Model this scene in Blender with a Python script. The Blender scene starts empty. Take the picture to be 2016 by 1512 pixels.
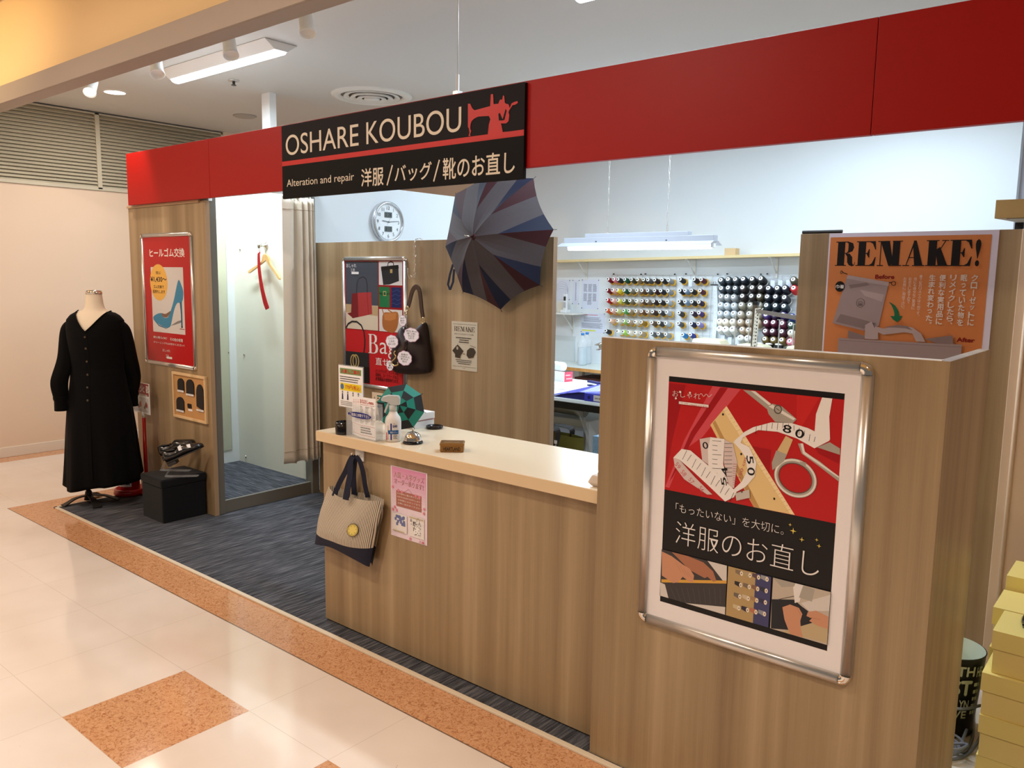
import bpy, bmesh, math, random
from math import sin, cos, pi, radians
from mathutils import Vector, Matrix, geometry
random.seed(7)
S = bpy.context.scene
COL = S.collection
V = Vector
# ------------------------------------------------------------------ camera
FPX = 1593.7
CAMP = V((0.0, 0.0, 1.55))
RW = Matrix(((0.76809128, 0.64017005, 0.01476772), (0.09510456, -0.0912415, -0.99127701), (-0.63323842, 0.76279571, -0.13096489)))
cd = bpy.data.cameras.new('camera')
cd.sensor_fit = 'HORIZONTAL'
cd.sensor_width = 36.0
cd.lens = FPX / 2016 * 36.0
cd.clip_start = 0.02
cd.clip_end = 100
cam = bpy.data.objects.new('camera', cd)
COL.objects.link(cam)
m3 = Matrix((RW[0], -RW[1], -RW[2])).transposed()
cam.matrix_world = Matrix.Translation(CAMP) @ m3.to_4x4()
S.camera = cam
S.view_settings.view_transform = 'Standard'
S.view_settings.look = 'None'
S.view_settings.gamma = 1.0
S.view_settings.exposure = 0.0
S.view_settings.use_curve_mapping = False
# ------------------------------------------------------------------ world and large lights
def lin(c):
    c = c / 255.0
    return c / 12.92 if c <= 0.04045 else ((c + 0.055) / 1.055) ** 2.4
def rgb(r, g, b): return (lin(r), lin(g), lin(b), 1.0)
W = bpy.data.worlds.new('world'); S.world = W
W.use_nodes = True
W.node_tree.nodes['Background'].inputs[0].default_value = (1.0, 0.88, 0.78, 1)
W.node_tree.nodes['Background'].inputs[1].default_value = 0.16
def area(name, loc, sx, sy, power, col, rot=(0, 0, 0)):
    l = bpy.data.lights.new(name, 'AREA'); l.shape = 'RECTANGLE'; l.size = sx; l.size_y = sy
    l.energy = power; l.color = col
    o = bpy.data.objects.new(name, l); o.location = loc; o.rotation_euler = rot; COL.objects.link(o); return o
WARM = (1.0, 0.885, 0.765); COOL = (0.72, 0.88, 1.0)
def spot(name, loc, tgt, power, col, ang=70, rad=0.05, blend=0.6):
    l = bpy.data.lights.new(name, 'SPOT'); l.energy = power; l.color = col; l.spot_size = radians(ang); l.spot_blend = blend; l.shadow_soft_size = rad
    o = bpy.data.objects.new(name, l); o.location = loc
    o.rotation_euler = (V(tgt) - V(loc)).to_track_quat('-Z', 'Y').to_euler(); COL.objects.link(o); return o
CEIL = 2.92; MCEIL = 3.25
# mall downlights (their trims are built with the mall ceiling)
MALL_LAMPS = [(-6.6, 0.4), (-4.6, 0.4), (-2.6, 0.4), (0.5, 0.2), (-5.6, -1.6), (-3.6, -1.6), (-1.5, -0.6)]
for x, y in MALL_LAMPS:
    o_ = area('mall_downlight_glow', (x, y, MCEIL - 0.02), 0.16, 0.16, 29 if x < -2 else 28, WARM)
    if x > -2: o_.data.spread = radians(112)
# shop ceiling troughs: the light of each tube (the fixtures themselves are built further down)
TROUGHS = [(-4.93, 2.985, 1.25, 56), (-1.75, 3.3, 1.25, 36), (-3.3, 4.9, 1.25, 34), (-1.6, 5.6, 1.25, 34)]
for x, y, L, a in TROUGHS:
    area('trough_light_glow', (x, y, CEIL - 0.075), L * 0.9, 0.10, a, COOL)
# ------------------------------------------------------------------ ray helpers: a photo point on a plane of the place
def ray(u, v):
    return RW.transposed() @ V(((u - 1008) / FPX, (v - 756) / FPX, 1))
def ay(u, v, y): r = ray(u, v); return CAMP + r * (y / r.y)
def pj(p):
    c = RW @ (V(p) - CAMP); return 1008 + FPX * c.x / c.z, 756 + FPX * c.y / c.z
def ax(u, v, x): r = ray(u, v); return CAMP + r * (x / r.x)
def az(u, v, z): r = ray(u, v); return CAMP + r * ((z - CAMP.z) / r.z)
# ------------------------------------------------------------------ materials
MATS = {}
def nmat(name):
    m = bpy.data.materials.new(name); m.use_nodes = True
    return m, m.node_tree.nodes, m.node_tree.links, m.node_tree.nodes['Principled BSDF']
def mat(name, c, rough=0.5, metal=0.0, emit=0.0, trans=0.0, alpha=1.0, coat=0.0, ior=1.45, spec=0.5, ecol=None, var=0.0, vs=20.0, bump=0.0, bs=200.0, sheen=0.0):
    if name in MATS: return MATS[name]
    m, n, l, b = nmat(name)
    cc = rgb(*c)
    b.inputs['Base Color'].default_value = cc
    b.inputs['Roughness'].default_value = rough
    b.inputs['Metallic'].default_value = metal
    b.inputs['IOR'].default_value = ior
    b.inputs['Specular IOR Level'].default_value = spec
    b.inputs['Transmission Weight'].default_value = trans
    b.inputs['Alpha'].default_value = alpha
    b.inputs['Coat Weight'].default_value = coat
    b.inputs['Sheen Weight'].default_value = sheen
    if emit:
        b.inputs['Emission Color'].default_value = rgb(*(ecol or c)); b.inputs['Emission Strength'].default_value = emit
    if var or bump:
        g = n.new('ShaderNodeNewGeometry')
        nz = n.new('ShaderNodeTexNoise'); nz.inputs['Scale'].default_value = vs; nz.inputs['Detail'].default_value = 3
        l.new(g.outputs['Position'], nz.inputs['Vector'])
        if var:
            mx = n.new('ShaderNodeMix'); mx.data_type = 'RGBA'
            mx.inputs['A'].default_value = tuple(x * (1 - var) for x in cc[:3]) + (1,)
            mx.inputs['B'].default_value = tuple(min(1, x * (1 + var)) for x in cc[:3]) + (1,)
            l.new(nz.outputs['Fac'], mx.inputs['Factor']); l.new(mx.outputs['Result'], b.inputs['Base Color'])
        if bump:
            n2 = n.new('ShaderNodeTexNoise'); n2.inputs['Scale'].default_value = bs
            l.new(g.outputs['Position'], n2.inputs['Vector'])
            bp = n.new('ShaderNodeBump'); bp.inputs['Strength'].default_value = bump; bp.inputs['Distance'].default_value = 0.002
            l.new(n2.outputs['Fac'], bp.inputs['Height']); l.new(bp.outputs['Normal'], b.inputs['Normal'])
    MATS[name] = m
    return m
def mathn(n, l, op, a, b=None, c=None):
    x = n.new('ShaderNodeMath'); x.operation = op
    for i, v in enumerate((a, b, c)):
        if v is None: continue
        if isinstance(v, (int, float)): x.inputs[i].default_value = v
        else: l.new(v, x.inputs[i])
    return x.outputs[0]
def xyz(n, l):
    g = n.new('ShaderNodeNewGeometry'); s = n.new('ShaderNodeSeparateXYZ'); l.new(g.outputs['Position'], s.inputs[0])
    return g.outputs['Position'], s.outputs['X'], s.outputs['Y'], s.outputs['Z']
def comb(n, l, x, y, z):
    c = n.new('ShaderNodeCombineXYZ')
    for i, v in enumerate((x, y, z)):
        if isinstance(v, (int, float)): c.inputs[i].default_value = v
        else: l.new(v, c.inputs[i])
    return c.outputs[0]
def noise(n, l, vec, scale, detail=2.0, rough=0.5, dist=0.0):
    z = n.new('ShaderNodeTexNoise'); z.inputs['Scale'].default_value = scale; z.inputs['Detail'].default_value = detail
    z.inputs['Roughness'].default_value = rough; z.inputs['Distortion'].default_value = dist
    l.new(vec, z.inputs['Vector']); return z.outputs['Fac']
def ramp(n, l, fac, stops):
    r = n.new('ShaderNodeValToRGB'); e = r.color_ramp.elements
    while len(e) < len(stops): e.new(0.5)
    for k, (p, c) in enumerate(stops): e[k].position = p; e[k].color = rgb(*c)
    l.new(fac, r.inputs['Fac']); return r.outputs['Color']
def mixc(n, l, f, a, b, bt='MIX'):
    x = n.new('ShaderNodeMix'); x.data_type = 'RGBA'; x.blend_type = bt
    for k, v in (('Factor', f), ('A', a), ('B', b)):
        if isinstance(v, (int, float)): x.inputs[k].default_value = v
        elif isinstance(v, tuple): x.inputs[k].default_value = v
        else: l.new(v, x.inputs[k])
    return x.outputs['Result']
def wood_laminate(name, dark, mid, light, rough=0.42):
    m, n, l, b = nmat(name)
    P, X, Y, Z = xyz(n, l)
    h = mathn(n, l, 'ADD', X, mathn(n, l, 'MULTIPLY', Y, 1.0))
    a = noise(n, l, comb(n, l, mathn(n, l, 'MULTIPLY', h, 9.0), 0.0, mathn(n, l, 'MULTIPLY', Z, 0.18)), 1.0, 2.0, 0.55)
    c = noise(n, l, comb(n, l, mathn(n, l, 'MULTIPLY', h, 42.0), 3.0, mathn(n, l, 'MULTIPLY', Z, 0.7)), 1.0, 3.0, 0.6, 0.3)
    d = noise(n, l, comb(n, l, mathn(n, l, 'MULTIPLY', h, 260.0), 7.0, mathn(n, l, 'MULTIPLY', Z, 5.0)), 1.0, 2.0)
    t = mathn(n, l, 'ADD', mathn(n, l, 'MULTIPLY', a, 0.72), mathn(n, l, 'ADD', mathn(n, l, 'MULTIPLY', c, 0.24), mathn(n, l, 'MULTIPLY', d, 0.11)))
    col = ramp(n, l, t, [(0.36, dark), (0.54, mid), (0.72, light)])
    l.new(col, b.inputs['Base Color']); b.inputs['Roughness'].default_value = rough
    bp = n.new('ShaderNodeBump'); bp.inputs['Strength'].default_value = 0.08; bp.inputs['Distance'].default_value = 0.001
    l.new(d, bp.inputs['Height']); l.new(bp.outputs['Normal'], b.inputs['Normal'])
    MATS[name] = m; return m
WOOD = wood_laminate('walnut_laminate', (130, 107, 77), (154, 130, 97), (176, 152, 118))
TX0, TY0, TS = -2.892, 1.498, 0.4512
def floor_material():
    m, n, l, b = nmat('mall_floor_tiles')
    P, X, Y, Z = xyz(n, l)
    def lt(a, v): return mathn(n, l, 'LESS_THAN', a, v)
    def gt(a, v): return mathn(n, l, 'GREATER_THAN', a, v)
    def mul(*a):
        r = a[0]
        for q in a[1:]: r = mathn(n, l, 'MULTIPLY', r, q)
        return r
    def mx(a, c): return mathn(n, l, 'MAXIMUM', a, c)
    strip_f = mul(gt(Y, 1.855), lt(Y, 2.06), gt(X, -5.82))
    strip_l = mul(gt(Y, 1.855), gt(X, -5.82), lt(X, -5.60))
    strip_w = lt(X, -7.26)
    o = mx(mx(strip_f, strip_l), strip_w)
    for k in (0, 2, 4):
        x0 = TX0 + k * TS
        o = mx(o, mul(gt(X, x0), lt(X, x0 + TS), lt(Y, TY0), gt(Y, TY0 - TS)))
    # fine joints of the square tiles
    def joint(c, c0):
        f = mathn(n, l, 'FRACT', mathn(n, l, 'DIVIDE', mathn(n, l, 'SUBTRACT', c, c0 - 40 * TS), TS))
        d = mathn(n, l, 'ABSOLUTE', mathn(n, l, 'SUBTRACT', f, 0.5))
        return gt(d, 0.497)
    j = mx(joint(X, TX0), joint(Y, TY0))
    edge = mul(gt(Y, 1.852), lt(Y, 1.858), gt(X, -5.82))
    cloud = noise(n, l, P, 2.2, 3.0)
    dirt = noise(n, l, P, 38.0, 4.0, 0.6)
    cream = ramp(n, l, cloud, [(0.3, (216, 202, 190)), (0.7, (228, 216, 206))])
    cream = mixc(n, l, mathn(n, l, 'MULTIPLY', gt(dirt, 0.735), 0.5), cream, rgb(120, 98, 78))
    cream = mixc(n, l, mathn(n, l, 'MULTIPLY', j, 0.30), cream, rgb(150, 128, 108))
    sq = noise(n, l, P, 70.0, 2.5, 0.55, 1.6)
    sq2 = noise(n, l, P, 9.0, 2.0)
    oc = ramp(n, l, sq, [(0.36, (162, 106, 68)), (0.47, (198, 146, 104)), (0.70, (212, 166, 126))])
    oc = mixc(n, l, mathn(n, l, 'MULTIPLY', sq2, 0.25), oc, rgb(192, 132, 88))
    c = mixc(n, l, o, cream, oc)
    c = mixc(n, l, mathn(n, l, 'MULTIPLY', edge, 0.8), c, rgb(60, 44, 34))
    l.new(c, b.inputs['Base Color'])
    b.inputs['Roughness'].default_value = 0.10
    wob = noise(n, l, P, 5.0, 2.0)
    bp = n.new('ShaderNodeBump'); bp.inputs['Strength'].default_value = 0.04; bp.inputs['Distance'].default_value = 0.004
    l.new(wob, bp.inputs['Height']); l.new(bp.outputs['Normal'], b.inputs['Normal'])
    return m
def carpet_material(name, along_x):
    m, n, l, b = nmat(name)
    P, X, Y, Z = xyz(n, l)
    a, c = (X, Y) if along_x else (Y, X)
    st = noise(n, l, comb(n, l, mathn(n, l, 'MULTIPLY', a, 6.0), mathn(n, l, 'MULTIPLY', c, 95.0), 0.0), 1.0, 2.0, 0.6)
    st2 = noise(n, l, comb(n, l, mathn(n, l, 'MULTIPLY', a, 2.0), mathn(n, l, 'MULTIPLY', c, 14.0), 4.0), 1.0, 1.0)
    f = noise(n, l, P, 420.0, 1.0)
    t = mathn(n, l, 'ADD', mathn(n, l, 'MULTIPLY', st, 0.6), mathn(n, l, 'ADD', mathn(n, l, 'MULTIPLY', f, 0.32), mathn(n, l, 'MULTIPLY', st2, 0.12)))
    col = ramp(n, l, t, [(0.34, (30, 31, 34)), (0.52, (68, 69, 74)), (0.72, (124, 124, 128))])
    l.new(col, b.inputs['Base Color']); b.inputs['Roughness'].default_value = 0.95
    b.inputs['Specular IOR Level'].default_value = 0.1
    bp = n.new('ShaderNodeBump'); bp.inputs['Strength'].default_value = 0.6; bp.inputs['Distance'].default_value = 0.004
    l.new(t, bp.inputs['Height']); l.new(bp.outputs['Normal'], b.inputs['Normal'])
    return m
M_FLOOR = floor_material()
M_CARP = carpet_material('ribbed_carpet', False)
M_CARP2 = carpet_material('ribbed_carpet_turned', True)
WHITE = mat('white_paint', (238, 238, 236), 0.55)
WHITEPAPER = mat('white_paper', (240, 238, 238), 0.6)
BLACK = mat('black_ink', (24, 20, 20), 0.45)
ALU = mat('brushed_aluminium', (206, 204, 200), 0.30, 0.85)
CHROME = mat('chrome', (225, 222, 215), 0.08, 1.0)
GLASS = mat('clear_acrylic', (236, 240, 242), 0.05, alpha=0.16, spec=0.8)
BEIGEWALL = mat('beige_wall_paint', (222, 196, 172), 0.6)
CEILM = mat('ceiling_paint', (206, 202, 196), 0.7)
REDP = mat('red_board', (164, 10, 6), 0.42, spec=0.3, var=0.03, vs=3)
# ------------------------------------------------------------------ mesh builder
class MB:
    def __init__(s): s.v = []; s.f = []; s.mi = []; s.mats = []
    def mid(s, m):
        if m is None: m = WHITE
        if m not in s.mats: s.mats.append(m)
        return s.mats.index(m)
    def add(s, vs, fs, m=None):
        b = len(s.v); k = s.mid(m); s.v += [V(p) for p in vs]
        for f in fs: s.f.append(tuple(b + i for i in f)); s.mi.append(k)
        return s
    def bx(s, a, b, m=None, M=None):
        x0, y0, z0 = a; x1, y1, z1 = b
        vs = [V((x, y, z)) for x in (x0, x1) for y in (y0, y1) for z in (z0, z1)]
        if M: vs = [M @ p for p in vs]
        return s.add(vs, [(0, 1, 3, 2), (4, 6, 7, 5), (0, 4, 5, 1), (2, 3, 7, 6), (0, 2, 6, 4), (1, 5, 7, 3)], m)
    def cb(s, c, d, m=None, M=None):
        return s.bx((c[0] - d[0] / 2, c[1] - d[1] / 2, c[2] - d[2] / 2), (c[0] + d[0] / 2, c[1] + d[1] / 2, c[2] + d[2] / 2), m, M)
    def tube(s, pts, r, n=8, m=None, closed=False, cap=True, sx=1.0):
        pts = [V(p) for p in pts]; N = len(pts); rs = r if isinstance(r, (list, tuple)) else [r] * N
        vs = []; up = None
        for i, p in enumerate(pts):
            if closed: t = (pts[(i + 1) % N] - pts[i - 1])
            else: t = pts[min(i + 1, N - 1)] - pts[max(i - 1, 0)]
            t = t.normalized() if t.length > 1e-9 else V((0, 0, 1))
            if up is None: up = t.orthogonal().normalized()
            up = (up - t * up.dot(t)); up = up.normalized() if up.length > 1e-6 else t.orthogonal().normalized()
            w = t.cross(up)
            for k in range(n):
                a = 2 * pi * k / n; vs.append(p + (up * cos(a) * sx + w * sin(a)) * rs[i])
        fs = []
        for i in range(N if closed else N - 1):
            j = (i + 1) % N
            for k in range(n): fs.append((i * n + k, i * n + (k + 1) % n, j * n + (k + 1) % n, j * n + k))
        if cap and not closed: fs.append(tuple(range(n))[::-1]); fs.append(tuple((N - 1) * n + k for k in range(n)))
        return s.add(vs, fs, m)
    def lathe(s, prof, n=24, m=None, M=None, cap=True):
        vs = []
        for r, z in prof:
            for k in range(n):
                a = 2 * pi * k / n; p = V((r * cos(a), r * sin(a), z)); vs.append(M @ p if M else p)
        fs = []
        for i in range(len(prof) - 1):
            for k in range(n): fs.append((i * n + k, i * n + (k + 1) % n, (i + 1) * n + (k + 1) % n, (i + 1) * n + k))
        if cap:
            if prof[0][0] > 1e-6: fs.append(tuple(range(n))[::-1])
            if prof[-1][0] > 1e-6: fs.append(tuple((len(prof) - 1) * n + k for k in range(n)))
        return s.add(vs, fs, m)
    def grid(s, fn, nu, nv, m=None, cu=False):
        vs = [fn(i / nu, j / nv) for j in range(nv + 1) for i in range(nu + (0 if cu else 1))]
        w = nu if cu else nu + 1
        fs = [(j * w + i, j * w + (i + 1) % w, (j + 1) * w + (i + 1) % w, (j + 1) * w + i) for j in range(nv) for i in range(nu)]
        return s.add(vs, fs, m)
    def poly3(s, loop, m=None):
        loop = [V(p) for p in loop]
        return s.add(loop, geometry.tessellate_polygon([loop]), m)
    def prism(s, loop2, O, U, W, N, d, m=None):
        """a 2-D outline in the plane O + a U + b W pushed d along N"""
        O, U, W, N = V(O), V(U), V(W), V(N)
        a = [O + U * x + W * y for x, y in loop2]; b = [p + N * d for p in a]; k = len(a)
        t = geometry.tessellate_polygon([a])
        fs = [tuple(f) for f in t] + [tuple(i + k for i in f)[::-1] for f in t] + [(i, (i + 1) % k, (i + 1) % k + k, i + k) for i in range(k)]
        return s.add(a + b, fs, m)
    def build(s, name, parent=None, smooth=False, bevel=0.0, sub=0, solid=0.0, recalc=True, seg=2):
        me = bpy.data.meshes.new(name); me.from_pydata(s.v, [], s.f)
        for m in s.mats: me.materials.append(m)
        if me.polygons: me.polygons.foreach_set('material_index', s.mi)
        if recalc:
            bm = bmesh.new(); bm.from_mesh(me); bmesh.ops.recalc_face_normals(bm, faces=bm.faces); bm.to_mesh(me); bm.free()
        if smooth: me.polygons.foreach_set('use_smooth', [True] * len(me.polygons))
        me.update()
        o = bpy.data.objects.new(name, me); COL.objects.link(o)
        if parent is not None:
            o.parent = parent
            if parent.parent is None and parent.type == 'EMPTY': o.location = -parent.location
        if solid:
            md = o.modifiers.new('s', 'SOLIDIFY'); md.thickness = solid; md.offset = 0
        if sub:
            md = o.modifiers.new('d', 'SUBSURF'); md.levels = sub; md.render_levels = sub
        if bevel:
            md = o.modifiers.new('b', 'BEVEL'); md.width = bevel; md.segments = seg; md.limit_method = 'ANGLE'; md.angle_limit = radians(40)
        return o
def tag(o, label, cat, group=None):
    o['label'] = label; o['category'] = cat
    if group: o['group'] = group
    return o
def thing(name, label, cat, loc=(0, 0, 0), group=None):
    o = bpy.data.objects.new(name, None); o.location = loc; o.empty_display_size = 0.05; COL.objects.link(o)
    return tag(o, label, cat, group)
def struct(o): o['kind'] = 'structure'; return o
def dup(root, loc, rotz=0.0, label=None, group=None, rot=None):
    r = root.copy(); COL.objects.link(r); r.location = loc; r.rotation_euler = rot if rot else (0, 0, rotz)
    if label: r['label'] = label
    if group: r['group'] = group
    for ch in list(root.children):
        c = ch.copy(); COL.objects.link(c); c.parent = r
        for g in ch.children:
            d = g.copy(); COL.objects.link(d); d.parent = c
    return r
# ------------------------------------------------------------------ flat print on a sheet
TXT = {}
def text_geom(s, bold=0.0):
    k = (s, bold)
    if k in TXT: return TXT[k]
    c = bpy.data.curves.new('t', 'FONT'); c.body = s; c.resolution_u = 3 if len(s) > 8 else 6; c.offset = min(bold, 0.0)
    o = bpy.data.objects.new('t', c); me = o.to_mesh()
    vs = [(v.co.x, v.co.y) for v in me.vertices]; fs = [tuple(p.vertices) for p in me.polygons]
    o.to_mesh_clear(); bpy.data.objects.remove(o); bpy.data.curves.remove(c)
    n0 = len(vs)
    if not vs: vs = [(0, 0), (1, 0), (1, 1)]; fs = []
    if bold > 0.006 and fs:     # heavier strokes: the same glyphs again, shifted by a fraction of the stroke
        n0 = len(vs); f0 = list(fs); v0 = list(vs); d = bold * 0.9
        for dx, dy in ((d, 0), (-d, 0), (0, d), (0, -d)) if len(s) < 13 else ((d, 0), (-d, 0)):
            b = len(vs); vs = vs + [(x + dx, y + dy) for x, y in v0]; fs = fs + [tuple(i + b for i in f) for f in f0]
    x0 = min(v[0] for v in vs); x1 = max(v[0] for v in vs); y0 = min(v[1] for v in vs); y1 = max(v[1] for v in vs)
    w = max(x1 - x0, 1e-6); h = max(y1 - y0, 1e-6)
    nc = len(vs) if not (bold > 0.006 and fs) else n0
    TXT[k] = ([((x - x0) / w, (y - y0) / h, i // nc) for i, (x, y) in enumerate(vs)], fs, w / h)
    return TXT[k]
class Print:
    """layers of flat ink on the plane P(a, b); each call lies a hair above the last"""
    def __init__(s, P, N, eps=0.00004): s.P = P; s.N = V(N); s.eps = eps; s.k = 0; s.m = MB()
    def _pt(s, a, b): return V(s.P(a, b)) + s.N * (s.eps * s.k)
    def poly(s, pts, m):
        s.k += 1; loop = [V((a, b, 0)) for a, b in pts]
        s.m.add([s._pt(a, b) for a, b in pts], geometry.tessellate_polygon([loop]), m); return s
    def rect(s, a0, b0, a1, b1, m): return s.poly([(a0, b0), (a1, b0), (a1, b1), (a0, b1)], m)
    def ell(s, a, b, ra, rb, m, n=28, rot=0.0):
        c, q = cos(rot), sin(rot)
        return s.poly([(a + ra * cos(t) * c - rb * sin(t) * q, b + ra * cos(t) * q + rb * sin(t) * c) for t in (2 * pi * i / n for i in range(n))], m)
    def ring(s, a, b, ra, rb, w, m, n=28, rot=0.0, t0=0.0, t1=2 * pi):
        s.k += 1; c, q = cos(rot), sin(rot); vs = []; full = t1 - t0 > 6.2
        N = n if full else n + 1
        for i in range(N):
            t = t0 + (t1 - t0) * i / n
            for f in (0, 1):
                x, y = (ra - w * f) * cos(t), (rb - w * f) * sin(t); vs.append(s._pt(a + x * c - y * q, b + x * q + y * c))
        s.m.add(vs, [(2 * i, 2 * ((i + 1) % N), 2 * ((i + 1) % N) + 1, 2 * i + 1) for i in range(n)], m); return s
    def line(s, pts, w, m, closed=False):
        s.k += 1; vs = []; N = len(pts)
        for i in range(N):
            p, q = (pts[i - 1], pts[(i + 1) % N]) if closed else (pts[max(i - 1, 0)], pts[min(i + 1, N - 1)])
            d = V((q[0] - p[0], q[1] - p[1])); d = d.normalized() if d.length else V((1, 0))
            for f in (-.5, .5): vs.append(s._pt(pts[i][0] - d.y * w * f, pts[i][1] + d.x * w * f))
        s.m.add(vs, [(2 * i, 2 * ((i + 1) % N), 2 * ((i + 1) % N) + 1, 2 * i + 1) for i in range(N if closed else N - 1)], m); return s
    def text(s, t, a0, b0, a1, b1, m, bold=0.0, keep=False, rot=0.0):
        """fit the ink of t into the box (a0, b0 bottom left)-(a1, b1)"""
        vs, fs, ar = text_geom(t, bold); s.k += 1
        if keep:
            h = b1 - b0; w = min(a1 - a0, h * ar); h = w / ar; cx = (a0 + a1) / 2; a0, a1 = cx - w / 2, cx + w / 2; cy = (b0 + b1) / 2; b0, b1 = cy - h / 2, cy + h / 2
        cx, cy = (a0 + a1) / 2, (b0 + b1) / 2; c, q = cos(rot), sin(rot); out = []
        k0 = s.k
        for x, y, ly in vs:
            s.k = k0 + ly; dx = (x - 0.5) * (a1 - a0); dy = (y - 0.5) * (b1 - b0); out.append(s._pt(cx + dx * c - dy * q, cy + dx * q + dy * c))
        s.k = k0 + max(v[2] for v in vs); s.m.add(out, fs, m); return s
    def vtext(s, t, a, b0, h, m, w, bold=0.0):
        """a vertical column of characters, top at b0, each cell h tall and w wide"""
        for i, ch in enumerate(t):
            if ch == ' ': continue
            y = b0 - i * h
            if ch == '一':
                s.rect(a - w * 0.42, y - h * 0.57, a + w * 0.42, y - h * 0.45, m); continue
            if ch in 'ー':
                s.rect(a - w * 0.06, y - h * 0.92, a + w * 0.08, y - h * 0.08, m); continue
            if ch in '、。':
                s.text(ch, a + w * 0.12, y - h * 0.36, a + w * 0.42, y - h * 0.06, m, bold); continue
            k = 0.62 if ch in 'ッっゃゅょ' else 0.9
            s.text(ch, a - w * k / 2, y - h * (0.5 + k / 2), a + w * k / 2, y - h * (0.5 - k / 2), m, bold)
        return s
    def lines(s, a0, b1, a1, b0, n, m, fill=0.5, seed=1, jag=0.25, chars=None):
        """small body text: rows of short word blocks"""
        a0, a1 = min(a0, a1), max(a0, a1); b0, b1 = min(b0, b1), max(b0, b1)
        rnd = random.Random(seed); h = (b1 - b0) / n; s.k += 1
        for i in range(n):
            y1 = b1 - i * h - h * (1 - fill) / 2; y0 = y1 - h * fill; x = a0; end = a1 - rnd.random() * jag * (a1 - a0)
            while x < end:
                w = h * fill * rnd.uniform(0.5, 1.1); e = min(x + w, end)
                s.m.add([s._pt(x, y0 + h * fill * 0.1 * rnd.random()), s._pt(e, y0), s._pt(e, y1), s._pt(x, y1)], [(0, 1, 2, 3)], m); x = e + h * fill * 0.28
        return s
    def build(s, name, parent=None): return s.m.build(name, parent, recalc=False)
def PY(y): return (lambda a, b: (a, y, b)), (0, -1, 0)
# ================================================================== the setting
def box_struct(name, a, b, m, bevel=0.0):
    return struct(MB().bx(a, b, m).build(name, bevel=bevel))
box_struct('floor', (-7.6, -4.0, -0.06), (3.0, 7.3, 0.0), M_FLOOR)
# carpet of the shop and its pale metal edge
mb = MB(); mb.bx((-5.585, 2.075, 0.0005), (-0.439, 2.60, 0.007), M_CARP); mb.bx((-5.585, 2.60, 0.0005), (-2.6, 3.6, 0.007), M_CARP); struct(mb.build('floor_carpet'))
TRIM = mat('cream_edge_strip', (214, 200, 176), 0.4)
mb = MB(); mb.bx((-5.607, 2.055, 0.0), (-0.40, 2.077, 0.009), TRIM); mb.bx((-5.607, 2.055, 0.0), (-5.585, 3.6, 0.009), TRIM)
struct(mb.build('trim_1', bevel=0.002))
# shop ceiling, mall ceiling and the boxed bulkhead between them
box_struct('ceiling', (-7.6, 2.12, CEIL), (3.0, 7.3, CEIL + 0.1), CEILM)
MALLC = mat('mall_ceiling_paint', (236, 200, 140), 0.7)
box_struct('ceiling_mall', (-7.6, -4.0, MCEIL), (3.0, 2.0, MCEIL + 0.1), MALLC)
BULK = mat('bulkhead_paint', (164, 150, 138), 0.6)
mb = MB(); mb.bx((-7.6, 2.014, 2.60), (3.0, 2.026, 2.706), BULK); mb.bx((-7.6, 2.026, 2.60), (3.0, 2.13, 2.69), BULK)
struct(mb.build('ceiling_bulkhead', bevel=0.003))
box_struct('ceiling_cove', (-7.6, 2.105, 2.69), (3.0, 2.13, 3.34), mat('cove_paint', (246, 214, 162), 0.65))
t_ = thing('added_cove_lamp', 'added warm lamp aimed at the mall cove, out of view to the left', 'lamp', (-6.9, -0.4, MCEIL))  # added lamp, out of view, put in to brighten the cove
MB().tube([(-6.9, -0.4, MCEIL), (-6.9, -0.4, 2.86)], 0.012, 8, BULK).build('stem', t_)
MB().lathe([(0.05, -0.09), (0.055, 0.0), (0.07, 0.09), (0.0001, -0.09)], 20, BULK, Matrix.Translation((-6.9, -0.4, 2.80)) @ (V((-6.1, 2.1, 3.12)) - V((-6.9, -0.4, 2.80))).to_track_quat('Z', 'Y').to_matrix().to_4x4(), False).build('lamp_can', t_)
spot('added_cove_beam', (-6.88, -0.34, 2.83), (-6.1, 2.1, 3.12), 210, (1.0, 0.74, 0.40), 44, 0.06, 1.0)  # its warm beam gives the cove the yellow glow at the left
# left mall wall with baseboard
LW = -7.45
box_struct('wall_left', (LW - 0.1, -4.0, 0), (LW, 7.3, 2.249), BEIGEWALL)
box_struct('wall_left_upper', (LW - 0.1, 4.47, 2.249), (LW, 7.3, CEIL), BEIGEWALL)
BASEW = mat('baseboard_paint', (222, 208, 192), 0.45)
mb = MB(); mb.bx((LW, -4.0, 0), (LW + 0.012, 7.2, 0.085), BASEW)
struct(mb.build('baseboard_left', bevel=0.003))
box_struct('wall_back', (-7.5, 6.62, 0), (-5.5, 6.72, CEIL), BEIGEWALL)
box_struct('wall_workshop_back', (-5.5, 6.62, 0), (-0.99, 6.72, CEIL), mat('workshop_wall_paint', (222, 228, 232), 0.6))
BLUEW = mat('pale_blue_wall', (214, 220, 236), 0.6)
box_struct('wall_recess', (-0.99, 6.73, 0), (1.62, 6.80, CEIL), BLUEW)
box_struct('wall_right', (1.6, 2.3, 0), (1.7, 7.3, CEIL), BEIGEWALL)
WSP = mat('workshop_wall_paint', (222, 228, 232), 0.6)
box_struct('wall_workshop_left', (-4.76, 3.50, 0), (-4.70, 5.15, 2.195), WSP)
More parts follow.
